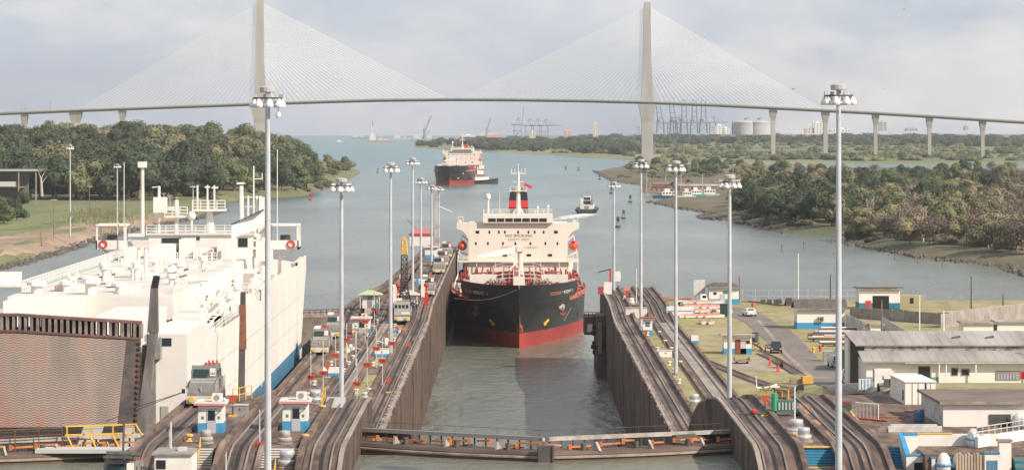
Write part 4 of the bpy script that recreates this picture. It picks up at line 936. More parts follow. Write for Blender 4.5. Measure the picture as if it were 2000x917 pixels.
# funnel-like twin vent post with flared head and the exhaust post
mb=MB(); mb.cyl((-50.9,404,29),(-50.9,404,33.4),.24,None,9); mb.cyl((-49.9,404,29),(-49.9,404,33.4),.3,None,9); mb.hexa([(-51.3,403.6,33.2),(-49.5,403.6,33.2),(-49.5,404.6,33.2),(-51.3,404.6,33.2)],[(-51.9,403.3,34.2),(-49.0,403.3,34.2),(-49.0,405,34.2),(-51.9,405,34.2)]); mb.bar((-49.1,404,29),(-49.8,404,30.6),.3)
cp(mb,'twin_vent_post',whitec)
mb=MB(); mb.cyl((-57.6,462,33),(-57.6,462,43.3),.33,.28,8); cp(mb,'signal_mast',mat('mast_streaked',(.74,.66,.58),.6,(.45,.28,.2),.6,(1,1,.2),.5,.75,obj=True)); mb=MB(); mb.cbox(-57.6,462,43.3,1.3,1.2,.9); cp(mb,'mast_head',whitec)
# bridge house with wings across the whole beam
mb=MB(); mb.box(-57.6,-41.2,470,486,29.0,32.5); cp(mb,'bridge_house',cwm)
mb=MB(); mb.box(-58,-40.8,469.6,486.4,32.5,32.7); cp(mb,'bridge_roof',cdk)
for x0,x1 in ((-55.5,-51.5),(-43.4,-41.9)): mb=MB(); mb.box(x0,x1,469.9,470.1,30.6,32.0); cp(mb,'window',glass)
mb=MB(); mb.box(-50,-49.5,469.9,470.1,31.7,32.2); cp(mb,'window',glass)
mb=MB(); mb.box(-55.6,-51.4,466,470,29.06,30.6); cp(mb,'glass_porch',mat('shade_grey',(.5,.48,.46),.5))
for s,lab in ((-1,0),(1,0)):
    xe=-50+s*16.1; xi=-50+s*8.5; mb=MB()
    mb.box(min(xe,xi),max(xe,xi),471,476,30.2,30.5)
    mb.box(min(xe,xe-s*5.0),max(xe,xe-s*5.0),470.8,471.0,30.2,31.6); mb.box(min(xe,xe-s*.2),max(xe,xe-s*.2),470.8,476,30.2,31.6)
    for x in (xe-s*.15,xe-s*4.7): 
        for y in (471,475.5): mb.bar((x,y,31.6),(x,y,34),.3)
    mb.box(min(xe,xe-s*5),max(xe,xe-s*5),470.7,476,33.9,34.15)
    mb.bar((xe-s*3.2,473,26.2),(xe-s*3.2,473,30.2),.5); mb.bar((xe-s*3.2,473,28.3),(xe-s*.8,473,30.2),.35)
    mb.bar((xi,472,31.6),(xe-s*5,472,31.6),.25); mb.bar((xi,472,32.4),(xe-s*5,472,32.4),.5)
    cp(mb,'bridge_wing',whitec)
    mb=MB(); mb.cbox(xe-s*2.3,473.5,31.6,1.6,.8,.8); cp(mb,'wing_console',dark)
    mb=MB(); xc=xe-s*1.2
    n=14
    for i in range(n):
        a=6.283*i/n; b=6.283*(i+1)/n; mb.bar((xc+.55*math.cos(a),470.72,31+.55*math.sin(a)),(xc+.55*math.cos(b),470.72,31+.55*math.sin(b)),.24)
    cp(mb,'life_ring',redp)
mb=MB(); rail_line(mb,[(-58,470,32.7),(-40.9,470,32.7)],1.3,.06,1.5,3); rail_line(mb,[(-40.9,470,32.7),(-40.9,486,32.7)],1.3,.06,1.5,3); cp(mb,'roof_rail',whitec)
# radar tower, masts and aerials on the roof
def platform(mb,x,y,z,w,h,leg):
    mb.cyl((x,y,32.6),(x,y,z),leg,leg*.7,8); mb.box(x-w/2,x+w/2,y-2,y+2,z,z+.25); rail_line(mb,[(x-w/2,y-2,z+.2),(x+w/2,y-2,z+.2)],1.5,.07,1.2,3)
mb=MB(); platform(mb,-48.3,474,36.2,5.2,1,.7); 
for x in (-50.3,-48.7,-47.6): mb.cyl((x,474,36.2),(x,474,40.3),.14,None,6)
mb.bar((-49.1,474,40),(-48.3,474,40),.25); mb.bar((-48,474,39.9),(-47,474,39.9),.25); cp(mb,'radar_tower',whitec)
mb=MB()
for x in (-43,-42.2,-40.8,-40.2): mb.cyl((x,474,32.6),(x,474,38.6),.16,None,6)
mb.cyl((-43.3,474,32.6),(-43.3,474,40.2),.35,None,7); mb.bar((-44,474,40.6),(-42.6,474,40.6),.3); mb.cyl((-41.3,474,32.6),(-41.3,474,43.4),.15,.1,6); mb.bar((-41.3,474,41.3),(-39.9,474,41.3),.14); mb.bar((-39.95,474,41.3),(-39.95,474,42.2),.12)
for z in (35.2,36.9,38.4): mb.bar((-43,474,z),(-40.2,474,z),.12)
mb.box(-40.4,-39.6,473.5,474.5,32.7,38.4); cp(mb,'signal_tower',whitec)
mb=MB(); mb.cyl((-56.2,472,32.6),(-56.2,472,40.2),.22,None,6); mb.bar((-56.2,472,40.1),(-57.3,472,40),.16); mb.box(-57,-55,471,473,36,38.4); mb.cyl((-53.4,472,32.6),(-53.4,472,38),.3,None,6); cp(mb,'aerial_mast',whitec); mb=MB(); platform(mb,-53.4,473,35.2,3.6,1,.4); cp(mb,'radar_platform',whitec); mb=MB(); mb.bar((-37.2,470,31),(-37.2,470,46),.12); mb.bar((-61.5,470,31),(-61.5,470,44),.1); mb.cyl((-50.9,471,32.6),(-50.9,471,35),.15,None,6); cp(mb,'aerial_mast',whitec)
mb=MB(); mb.lathe((-50.9,471,34.8),[(.2,0),(.6,.3),(.65,.9),(.3,1.4)],10); cp(mb,'satellite_dome',whitec,smooth=True)
# deck crane at the right side by the bridge
mb=MB(); mb.bar((-42.7,455,29),(-42.7,455,34.2),.5); mb.hexa([(-43,454.6,32.5),(-43,455.4,32.5),(-38.2,457,34.4),(-38.2,456.2,34.4)],[(-43,454.6,34.6),(-43,455.4,34.6),(-38.2,457,36.8),(-38.2,456.2,36.8)]); mb.cyl((-38.4,457,26.2),(-38.4,457,32.6),.5,None,8); mb.box(-39.4,-37,456,459,29,32); cp(mb,'deck_crane',whitec)
mb=MB()
for i in range(14): t_=i/13; mb.box(-43+4.6*t_,-42.8+4.6*t_,454.5,455.6+t_,34.66+2.1*t_,34.85+2.1*t_)
cp(mb,'crane_rope',black)
# hull doors and frame posts on the starboard quarter
mb=MB(); mb.hexa([(-33.9,367,14),(-33.2,367,14),(-33.2,368,14),(-33.9,368,14)],[(-34,371,29),(-33.4,371,29),(-33.4,372,29),(-34,372,29)]); pf=cp(mb,'ramp_guide_post',mat('post_black',(.045,.042,.045),.6,(.09,.07,.065),.6,(1,1,.2),obj=True))
mb=MB(); mb.hexa([(-33.95,369,22),(-33.15,369,22),(-33.15,370.2,22),(-33.95,370.2,22)],[(-34.05,370.5,27.5),(-33.35,370.5,27.5),(-33.35,371.6,27.5),(-34.05,371.6,27.5)]); cp(mb,'rusty_post_cover',rust)
for y in (352,366.5,402):
    mb=MB(); mb.box(-34.02,-33.9,y,y+.25,14.5,26); cp(mb,'plate_seam',cwm)
seam=mat('seam_grey',(.40,.37,.335),.6)
for y in range(376,480,13):
    mb=MB(); mb.box(-34.0,-33.985,y,y+.14,15.2,26); cp(mb,'shell_seam',seam)
for z in (18.6,22.4):
    mb=MB(); mb.box(-34.0,-33.985,346,478,z,z+.09); cp(mb,'shell_seam',seam)
for i in range(22):
    y=rnd.uniform(350,476); z=rnd.uniform(20,25.8); h_=rnd.uniform(1.0,4.0); mb=MB(); mb.prism([(y,z),(y+.16,z),(y+.10,z-h_)],'x',-33.995,-33.98); cp(mb,'rust_streak',mat('streak_tan',(.55,.42,.30),.8))
for (x0,x1,y0,y1,z0,z1) in ((-37.5,-36.9,352.3,358,24.9,27.9),(-40.2,-37.8,358,361,26.16,27.6),(-38.5,-36.8,374,378,26.16,28.0),(-39.8,-38,398,401,26.16,28.3),(-37.2,-35.6,418,424,26.16,27.4),(-39.6,-37.8,436,440,26.16,28.6),(-37.4,-35.8,448,452,26.16,27.8)):
    mb=MB(); mb.box(x0,x1,y0,y1,z0,z1); h__=cp(mb,'deck_locker',cwm); mb=MB(); mb.box(x0+.15,x1-.15,y0-.06,y0,z0+.2,z1-.5); cp(mb,'locker_door',seam)
for (a_,b_) in (((-37.5,346,25),(-34.6,360,28.4)),((-36.2,324,25),(-34.4,338,27.6)),((-38.6,383,26.2),(-37.6,394,29))):
    mb=MB(); a_=Vector(a_); b_=Vector(b_); 
    for off in (-.4,.4): mb.bar(a_+Vector((off,0,0)),b_+Vector((off,0,0)),.12); mb.bar(a_+Vector((off,0,1)),b_+Vector((off,0,1)),.06)
    for i in range(12): q=a_+(b_-a_)*i/12; mb.bar(q+Vector((-.4,0,0)),q+Vector((.4,0,0)),.12)
    cp(mb,'ladder_stair',whitec)
for i in range(9):
    x=-60+i*2.1; mb=MB(); mb.box(x,x+.05,366,470,29.065,29.09); cp(mb,'deck_seam',seam)
for i in range(9):
    y=372+i*11; mb=MB(); mb.box(-61,-41.6,y,y+.12,29.062,29.085); cp(mb,'deck_seam',seam)
mb=MB(); mb.box(-36.7,-35.9,309.9,310.02,18.5,20.6); cp(mb,'side_door',seam)
mb=MB(); mb.lathe((-53.5,361.6,27.6),[(.1,0),(.45,.05),(.45,.5),(.1,.55)],10); cp(mb,'round_port',black)
# name on the bow
for i,ch in enumerate('CITY ROSE'):
    if ch==' ': continue
    y=466+i*1.75; x=-50+cc_hb(y+.5,13.2)+.06
    right=Vector((cc_hb(y+1,13.2)-cc_hb(y,13.2),1,0)).normalized(); up=Vector((0,0,1)); out=right.cross(up)
    o=lettering(ch,2.9,Vector((x,y,12.9))-CC.location,Matrix((right,up,out)).transposed(),whitec,CC,'bow_letter',.8)
# stern ramp: rusty chevron plate, raised
rp=bpy.data.materials.new('ramp_plate'); rp.use_nodes=True; nt=rp.node_tree; N=nt.nodes; L=nt.links; b=N['Principled BSDF']; b.inputs['Roughness'].default_value=.75
tc=N.new('ShaderNodeTexCoord'); mp=N.new('ShaderNodeMapping'); L.new(tc.outputs['Object'],mp.inputs[0])
n1=N.new('ShaderNodeTexNoise'); n1.inputs['Scale'].default_value=.28; n1.inputs['Detail'].default_value=7; mp2=N.new('ShaderNodeMapping'); mp2.inputs['Scale'].default_value=(1,1,.22); L.new(tc.outputs['Object'],mp2.inputs[0]); L.new(mp2.outputs[0],n1.inputs[0])
r1=N.new('ShaderNodeValToRGB'); e=r1.color_ramp.elements; e[0].position=.36; e[0].color=(.15,.118,.10,1); e[1].position=.66; e[1].color=(.225,.118,.088,1); q=e.new(.5); q.color=(.20,.15,.125,1); L.new(n1.outputs[0],r1.inputs[0])
# zigzag bars: rows of v-shaped anti-skid bars
sp=N.new('ShaderNodeSeparateXYZ'); L.new(mp.outputs[0],sp.inputs[0])
def mth(op,a,b_=None):
    n=N.new('ShaderNodeMath'); n.operation=op
    for i,v in enumerate((a,b_)):
        if v is None: continue
        if hasattr(v,'is_output') or hasattr(v,'links'): L.new(v,n.inputs[i])
        else: n.inputs[i].default_value=v
    return n.outputs[0]
zig=mth('PINGPONG',sp.outputs[0],.42); ph=mth('ADD',sp.outputs[2],mth('MULTIPLY',zig,.40)); fr=mth('FRACT',mth('MULTIPLY',ph,4.0)); st=mth('LESS_THAN',fr,.42)
col=N.new('ShaderNodeMixRGB'); L.new(st,col.inputs[0]); L.new(r1.outputs[0],col.inputs[1]); m2=N.new('ShaderNodeMixRGB'); m2.blend_type='MULTIPLY'; m2.inputs[0].default_value=1; m2.inputs[2].default_value=(1.8,1.8,1.75,1); L.new(r1.outputs[0],m2.inputs[1]); L.new(m2.outputs[0],col.inputs[2]); L.new(col.outputs[0],b.inputs['Base Color'])
bp=N.new('ShaderNodeBump'); bp.inputs['Distance'].default_value=.08; L.new(st,bp.inputs['Height']); L.new(bp.outputs[0],b.inputs['Normal'])
def rpt(u,v,off=0):   # u across from 0 (off the left) to 1 (right edge), v up the plate
    x=-66+u*27.6; return Vector((x,303.5+v*3.0-1.5*math.sin(math.pi*u)+off,19.2+v*(9.6-.9*max(0,u-.55)/.45)))
mb=MB(); mb.grid([[rpt(i/24,j/8) for i in range(25)] for j in range(9)]); ramp=cp(mb,'stern_ramp',rp,smooth=True)
mb=MB(); mb.grid([[rpt(i/24,1,0)+Vector((0,.05,0)),rpt(i/24,1,1.2)+Vector((0,0,.1))][::1] for i in range(25)])
for i in range(46):
    u=i/45; p=rpt(u,1); mb.box(p.x-.14,p.x+.14,p.y-.1,p.y+1.1,p.z,p.z+1.5)
f=cp(mb,'ramp_frames',mat('ramp_frame',(.17,.13,.115),.8,(.30,.25,.22),.8,obj=True))
mb=MB(); rows=[]
for i in range(25): p=rpt(i/24,1); rows.append([(p.x,p.y-.15,p.z+1.5),(p.x,p.y-.15,p.z+1.75),(p.x,p.y+1.2,p.z+1.75),(p.x,p.y+1.2,p.z+1.5)])
mb.grid(rows); rows=[]
for i in range(25): p=rpt(i/24,1); rows.append([(p.x,p.y-.2,p.z-.12),(p.x,p.y-.2,p.z+.1),(p.x,p.y,p.z+.1),(p.x,p.y,p.z-.12)])
mb.grid(rows); cp(mb,'ramp_edge_beam',mat('edge_rust',(.20,.095,.075),.8,(.12,.07,.06),.5,obj=True))
mb=MB()
for i in range(24):
    u=(i+.5)/24; p=rpt(u,1); mb.box(p.x-.5,p.x+.5,p.y+1.15,p.y+1.25,p.z,p.z+1.5)
cp(mb,'ramp_back_plate',dark)
# dark hinged side flap and its guide girder
mb=MB(); a0=rpt(.93,0,-.05); a1=rpt(1.0,0,-.1); b0=rpt(.95,1,-.05); b1=rpt(1.0,1,-.1); mb.hexa([a0,a1,a1+Vector((0,.4,0)),a0+Vector((0,.4,0))],[b0,b1,b1+Vector((0,.4,0)),b0+Vector((0,.4,0))]); cp(mb,'side_flap',mat('flap_dark',(.05,.042,.04),.8,(.10,.07,.06),.6,obj=True))
mb=MB(); mb.hexa([(-39.0,306,17.5),(-38.0,306,17.5),(-38.0,307.2,17.5),(-39.0,307.2,17.5)],[(-37.7,308.4,28.6),(-36.9,308.4,28.6),(-36.9,309.6,28.6),(-37.7,309.6,28.6)]); mb.hexa([(-37.95,308.3,28.4),(-36.85,308.3,28.4),(-36.85,309.5,28.4),(-37.95,309.5,28.4)],[(-37.6,308.3,33.0),(-36.9,308.3,33.0),(-36.9,309.2,33.0),(-37.6,309.2,33.0)]); cp(mb,'guide_girder',mat('girder_grey',(.11,.095,.09),.7,(.22,.2,.19),.5,(1,1,.2),obj=True))
mb=MB(); mb.hexa([(-37.6,308.3,33.0),(-36.9,308.3,33.0),(-36.9,309.2,33.0),(-37.6,309.2,33.0)],[(-37.3,308.3,34.3),(-36.7,308.3,34.3),(-36.7,309.2,34.1),(-37.3,309.2,34.1)]); cp(mb,'girder_head',black)
mb=MB(); mb.box(-38.6,-37.2,309.4,309.98,17,27); cp(mb,'grey_recess_panel',greyp)
mb=MB(); mb.box(-37.6,-36.6,308.5,309.9,25.6,27.8); cp(mb,'control_cabin',greyp)
mb=MB()
for i in range(16): p=rpt(.995,i/16,-.2); mb.cbox(p.x+.1,p.y,p.z,.25,.3,.25)
cp(mb,'ramp_latch',rust)
# cantilevered platforms over the port quarter
mb=MB(); mb.box(-72,-62,396,399,28.3,28.6); mb.box(-70.5,-66,398.8,399.2,28.6,30.2); cp(mb,'port_platform',whitec); mb=MB(); mb.cyl((-67,360,20),(-67,360,31.5),.1,None,5); cp(mb,'port_staff',whitec); mb=MB(); mb.box(-71,-66,371,373,26.2,26.5); rail_line(mb,[(-71,371,26.5),(-66,371,26.5)],1,.05,1.5); cp(mb,'port_platform',whitec)
# ---------------------------------------------------------------- mitre gates
gatem=mat('gate_timber_steel',(.15,.098,.072),.8,(.065,.044,.035),.5,(.3,.3,1),.35,.7,7)
gatel=mat('gate_rail_grey',(.46,.42,.37),.6,(.30,.26,.22),.7)
def gate_leaf(a,b,label,near_y=1):
    """a: hinge, b: mitre end, both (x,y)"""
    A=Vector((a[0],a[1],0)); B=Vector((b[0],b[1],0)); d=(B-A); L=d.length; d.normalize(); n=Vector((-d.y,d.x,0)); 
    if n.y<0: n=-n
    t=thing('lock_gate',label,'lock gate',(A.x,A.y,0)); P=lambda u,v,z:(d*u+n*v+Vector((0,0,z)))
    mb=MB(); rows=[]
    k=16
    for i in range(k+1):
        u=L*i/k; bul=-.9*math.sin(math.pi*i/k); rows.append([P(u,1.1,14),P(u,1.1,20.35),P(u,bul-.9,20.35),P(u,bul-1.1,20.1),P(u,bul-1.1,14)])
    mb.grid(rows); mb.add(rows[-1],[(0,1,2,3,4)]); mb.build('leaf',gatem,t)
    mb=MB(); rows=[]
    for i in range(k+1): u=L*i/k; bul=-.9*math.sin(math.pi*i/k)-1.16; rows.append([P(u,bul,19.75),P(u,bul-.12,19.8),P(u,bul-.12,19.95),P(u,bul,20.0)])
    mb.grid(rows); mb.build('rubbing_strip',gatel if False else conl,t)
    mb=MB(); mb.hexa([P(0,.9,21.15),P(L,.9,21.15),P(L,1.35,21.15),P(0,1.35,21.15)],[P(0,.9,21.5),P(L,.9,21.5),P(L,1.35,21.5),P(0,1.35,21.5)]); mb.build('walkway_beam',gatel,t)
    mb=MB()
    for i in range(17): u=L*(i+.3)/17; mb.bar(P(u,1.1,20.35),P(u,1.1,21.2),.16)
    for i in range(9): u=L*(i+.5)/9; mb.bar(P(u,1.2,21.5),P(u,1.2,22.1),.035)
    mb.bar(P(0,1.2,22.1),P(L,1.2,22.1),.035); mb.build('walkway_frame',dark,t)
    for i in range(8):
        mb=MB(); u=L*(i+.5)/8+rnd.uniform(-.6,.6); w=rnd.uniform(.7,1.5); z=20.6+rnd.random()*.35; mb.bar(P(u-w,.3+rnd.random()*.5,z),P(u+w*.6,.4,z+rnd.uniform(-.1,.15)),.16); mb.bar(P(u+w*.6,.4,z-.25),P(u+w*.6,.4,z+.2),.3); mb.build('fender_arm',orange,t)
    for i in (1,2,3):
        u=L*(i*.27-.05); mb=MB(); mb.prism([(0,0),(1.1,0),(.15,.75)],'x',-.1,.1); o=mb.build('bracket',gatel,t); o.location=P(u,-.6,20.35); o.rotation_euler=(0,0,math.atan2(d.y,d.x)+math.pi/2 if False else math.atan2(d.y,d.x))
        mb=MB(); mb.bar(P(u+.6,-.2,20.4),P(u+2.2,.9,20.5),.14); mb.cyl(P(u+1.2,-.5,20.35),P(u+1.2,-.5,21.0),.25,None,8); mb.build('deck_fitting',dark,t)
    return t
gr=gate_leaf((21.2,276.5),(3.1,269.5),'right leaf of the closed mitre gate in the tanker lane, grey rail on top')
gl=gate_leaf((-14.6,278),(3.0,269.45),'left leaf of the closed mitre gate in the tanker lane, dark rail on top')
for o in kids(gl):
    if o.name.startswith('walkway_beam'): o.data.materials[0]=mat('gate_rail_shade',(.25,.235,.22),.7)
mb=MB(); mb.box(2.3,3.8,268.0,268.7,19.3,21.0); mb.bar((2.4,267.9,19.3),(2.4,267.9,21),.1); mb.bar((3.7,267.9,19.3),(3.7,267.9,21),.1)
o=mb.build('mitre_post',dark,gl); o.location=-gl.location
mb=MB(); mb.bar((23.2,281,21.1),(15.0,274.6,20.9),.55,.7); mb.bar((23.2,281,20.6),(16.5,275,20.4),.3); o=mb.build('strut_arm',dark,gr); o.location=-gr.location
mb=MB(); mb.bar((-16.5,281.5,21.1),(-9.5,277,20.9),.55,.7); o=mb.build('strut_arm',dark,gl); o.location=-gl.location
g3=gate_leaf((-33.6,273),(-50,266),'mitre gate leaf in front of the car carrier ramp, pale walkway on top')
mb=MB(); 
for i in range(3):
    x=-40.6+i*2.1; mb.bar((x,270.5,21.6),(x+.9,269,20.4),.12); mb.bar((x,270.5,21.6),(x,270.5,22.5),.12)
mb.bar((-40.8,270.5,22.5),(-34.6,272.4,22.5),.13); mb.bar((-40.8,270.5,21.7),(-34.6,272.4,21.7),.13); mb.bar((-34.6,272.4,22.5),(-33.8,271,21.6),.12)
o=mb.build('yellow_railing',yellow,g3); o.location=-g3.location
mb=MB(); mb.box(-43,-34.2,267.2,269.6,20.4,20.75); o=mb.build('pale_walkway',mat('walkway_pale',(.48,.47,.45),.6),g3); o.location=-g3.location
mb=MB(); mb.bar((-50,266.3,22.4),(-41,270.3,22.4),.08); mb.bar((-50,266.3,21.8),(-41,270.3,21.8),.06)
for i in range(5): mb.bar((-49+i*2,266.8+i*.85,20.4),(-49+i*2,266.8+i*.85,22.4),.08)
o=mb.build('rusty_railing',rust,g3); o.location=-g3.location
# lower gate of the left lane, seen past the carrier's bow
t=thing('lock_gate','grey brown lower gate leaf with rusty railing beyond the carrier bow','lock gate',(-31,602,0)); MB().hexa([(-19,-8,-3),(.3,0,-3),(.3,2,-3),(-19,-6,-3)],[(-19,-8,11.6),(.3,0,11.6),(.3,2,11.6),(-19,-6,11.6)]).build('leaf',mat('gate_grey_brown',(.20,.165,.14),.8,(.13,.105,.09),.4),t)
MB().hexa([(-19,-8.1,11.1),(.3,-.1,11.1),(.3,0,11.1),(-19,-8,11.1)],[(-19,-8.1,11.7),(.3,-.1,11.7),(.3,0,11.7),(-19,-8,11.7)]).build('top_beam',conl,t); mb=MB(); rail_line(mb,[(-19,-7,11.6),(.3,1,11.6)],1.0,.09,1.2,2); mb.build('railing',rust,t)
# ---------------------------------------------------------------- mast lights
def mast_light(label,loc,h,rz=0):
    t=thing('mast_light',label,'light mast',loc,rz,'tall light masts on the lock walls')
    mb=MB(); mb.cyl((0,0,0),(0,0,h),.30,.19,14,False); mb.build('pole',galv,t,smooth=True)
    mb=MB(); mb.lathe((0,0,0),[(.55,0),(.55,.25),(.33,.35)],12); mb.build('base_plate',conl,t)
    mb=MB(); z=h-.5
    n=16
    for i in range(n):
        a=6.283*i/n; b=6.283*(i+1)/n
        for r_ in (1.15,): mb.bar((r_*math.cos(a),r_*math.sin(a),z),(r_*math.cos(b),r_*math.sin(b),z),.08,.14)
    for i in range(4): a=6.283*i/4; mb.bar((.1*math.cos(a),.1*math.sin(a),z),(1.15*math.cos(a),1.15*math.sin(a),z),.08)
    mb.build('lamp_ring',dark,t)
    for i in range(8):
        a=6.283*(i+.5)/8; x,y=1.12*math.cos(a),1.12*math.sin(a); 
        m_=MB(); m_.lathe((x,y,z-.75),[(.36,0),(.34,.28),(.2,.55),(.12,.7)],9); m_.build('floodlight',mat('lamp_shell',(.72,.71,.68),.4),t,smooth=True)
        if i%2==0: 
            m_=MB(); m_.box(x-.22,x+.22,y-.16,y+.16,z+.06,z+.34); m_.build('ballast_box',galvl,t)
    mb=MB(); mb.lathe((0,0,h-.05),[(.62,0),(.66,.08),(.66,.42),(.4,.52),(.1,.55)],14); mb.build('head_cap',mat('cap_grey',(.42,.39,.36),.6),t)
    return t
ML=[(523,238,20.0,32.6,'front light mast on the centre wall, crossing the car carrier hull',-.2),(1638,238,20.5,32.3,'front light mast on the right bank beside the blue stairs',.1),
 (667,331,14.2,29.4,'light mast on the centre wall behind the white and blue booth',.3),(763,460,14.2,29.5,'light mast on the centre wall beside the white cabinet',.5),(806,575,15.7,27.5,'light mast on the centre wall beside the pale roofed shelter',.2),
 (822,622,15.7,22.8,'shorter light mast on the approach wall, right of the tallest there',.1),(843,716,15.7,19.4,'slim light mast far out on the approach wall',.6),(857,775,15.7,17.8,'outermost light mast on the approach wall by the lattice tower',.3),
 (1199,612,15.7,22.2,'light mast at the seaward end of the right wall',.1),(1252,520,14.2,29.3,'light mast on the right wall behind the red roofed booth',.4),(1320,425,14.2,30.2,'light mast on the lawn strip of the right wall',.25),(1425,342,14.2,29.6,'light mast behind the crest of the right wall',.0)]
m0=None
for x,D,z,h,lab,rz in ML:
    p=atD(x,243,D)
    if m0 is None: m0=mast_light(lab,(p.x,D,z),h,rz); H0=h
    else: copy_tree(m0,(p.x,D,z),rz,lab,scale=(1,1,h/H0))
for x,yb,yt,lab in ((137,462,283,'light mast on the earth strip of the left bank'),(229,465,320,'light mast beside the water behind the car carrier rail'),(377,415,362,'light mast on the left bank behind the carrier radar tower')):
    p=at(x,yb,4); h=(yb-yt)*p.y/F; copy_tree(m0,(p.x,p.y,3.6),.2,lab,scale=(1.15,1.15,h/H0))
# camera dome hanging on the first mast
p=m0.location; d=thing('dome_camera','small white dome camera hanging below the front left light mast','camera',(p.x+.86,p.y-.3,p.z+H0-.6)); mb=MB(); mb.cyl((0,0,0),(0,0,-1.0),.03,None,5); mb.build('hanger',dark,d); mb=MB(); mb.lathe((0,0,-1.5),[(.1,0),(.2,.15),(.22,.4),(.08,.52)],9); mb.build('housing',whitec,d)
# ---------------------------------------------------------------- towing locomotives
locog=mat('loco_grey',(.23,.215,.195),.55,(.16,.15,.138),.8,obj=True); locol=mat('loco_light_grey',(.40,.39,.37),.55,obj=True); locob=mat('loco_bumper',(.55,.53,.49),.6)
def loco(label,loc,num=None):
    t=thing('towing_locomotive',label,'locomotive',loc,0,'towing locomotives on the lock tracks')
    mb=MB(); mb.box(-1.35,1.35,-5,5,.45,1.35); mb.build('frame',locog,t)
    mb=MB(); mb.box(-1.4,1.4,-5.25,-4.9,.35,1.05); mb.box(-1.4,1.4,4.9,5.25,.35,1.05); mb.build('buffer_beam',locob,t)
    for s in (-1,1):
        for x in (-.85,.85): mb=MB(); mb.cyl((x,s*5.2,.75),(x,s*5.55,.75),.28,None,10); mb.build('buffer',yellow,t)
        mb=MB(); mb.hexa([(-1.3,s*1.7,1.35),(1.3,s*1.7,1.35),(1.3,s*4.95,1.35),(-1.3,s*4.95,1.35)],[(-1.25,s*1.7,2.5),(1.25,s*1.7,2.5),(1.2,s*4.6,2.2),(-1.2,s*4.6,2.2)]); mb.build('hood',locog,t)
        mb=MB(); mb.box(-1.15,1.15,s*4.0-.15,s*4.0+.15,2.25,2.42); mb.box(-1.2,1.2,s*2.7-.1,s*2.7+.1,2.4,2.55); mb.box(-.05,.05,s*4.98-.03,s*4.98+.03,1.5,2.0); mb.build('hood_trim',locol,t)
        mb=MB(); mb.hexa([(-1.3,s*.1,2.3),(1.3,s*.1,2.3),(1.3,s*2.1,2.3),(-1.3,s*2.1,2.3)],[(-1.2,s*.1,3.75),(1.2,s*.1,3.75),(1.2,s*1.9,3.75),(-1.2,s*1.9,3.75)]); c=mb.build('cab',locog,t)
        mb=MB(); mb.hexa([(-1.05,s*2.13,2.65),(.35,s*2.13,2.65),(.35,s*2.05,2.65),(-1.05,s*2.05,2.65)],[(-1.0,s*2.02,3.4),(.35,s*2.02,3.4),(.35,s*1.9,3.4),(-1.0,s*1.9,3.4)]); mb.build('windscreen',mat('green_glass',(.02,.05,.045),.12),c)
        mb=MB()
        for x in (-1.31,1.27): mb.box(x,x+.04,min(s*.5,s*1.7),max(s*.5,s*1.7),2.6,3.3)
        mb.build('side_window',glass,c)
        mb=MB(); mb.box(.55,1.1,s*2.08-.06,s*2.08+.04,2.75,3.5); pl=mb.build('number_plate',whitec,c)
        if num and s<0: lettering(num,.30,(.825,-2.15,3.0),FRONT,black,pl,'number',1.1)
        mb=MB(); mb.box(-1.1,-.2,s*1.0-.5,s*1.0+.5,3.75,4.02); mb.build('roof_unit',whitec,t)
        for x in (.1,.5,.9): mb=MB(); mb.cyl((x,s*1.5,3.75),(x,s*1.5,4.0),.10,None,7); mb.build('signal_lamp',redp,t)
    for x in (-1.38,1.38):
        mb=MB(); rail_line(mb,[(x,-4.9,1.35),(x,-2.2,1.35)],1.0,.03,.7); rail_line(mb,[(x,2.2,1.35),(x,4.9,1.35)],1.0,.03,.7); mb.build('side_rail',locol,t)
        mb=MB()
        for y in (-3.6,-1.4,1.4,3.6): mb.cyl((x-.1,y,.5),(x+.1,y,.5),.5,None,10)
        mb.build('wheel',dark,t)
    mb=MB(); mb.bar((-1.7,-1.5,1.5),(-1.3,-1.5,2.2),.4); mb.cyl((-1.6,-4.6,1.5),(-1.9,-4.6,1.5),.22,None,8); mb.build('winch_fairlead',black,t)
    return t
L0=loco('grey towing locomotive numbered 162 on the left track beside the car carrier',(-30.0,291,zt(291)+.1),'162')
for X,D,lab in ((-29.9,466,'grey towing locomotive behind the carrier bow with a red lamp on its nose'),(-29.9,500,'grey towing locomotive right behind the one at the carrier bow'),(-16.8,596,'grey towing locomotive at the top of the centre wall ramp beside the tanker bow'),(-16.8,685,'grey towing locomotive abreast of the tanker foredeck'),(-16.8,765,'farthest grey towing locomotive on the approach wall'),(-16.8,720,'grey towing locomotive next behind the one abreast of the tanker foredeck')):
    copy_tree(L0,(X,D,zt(D)+.1),0,lab,skip=('number',))
LN=copy_tree(L0,(-30.3,231,20.1),R(-2),'nearest towing locomotive cut by the lower picture edge, roof with air units',skip=('number',))
LN.rotation_euler=(R(-8),0,R(-2))
mb=MB(); mb.box(-1.0,1.0,-3.8,-.6,3.8,4.0); mb.cyl((-.9,-2.9,4.15),(1.0,-2.9,4.15),.22,None,8); mb.cyl((.2,-2.2,4.1),(1.6,-2.2,4.1),.12,None,8); mb.cyl((.1,-1.2,3.8),(.1,-1.2,6.6),.09,None,6); mb.build('roof_gear',dark,LN)
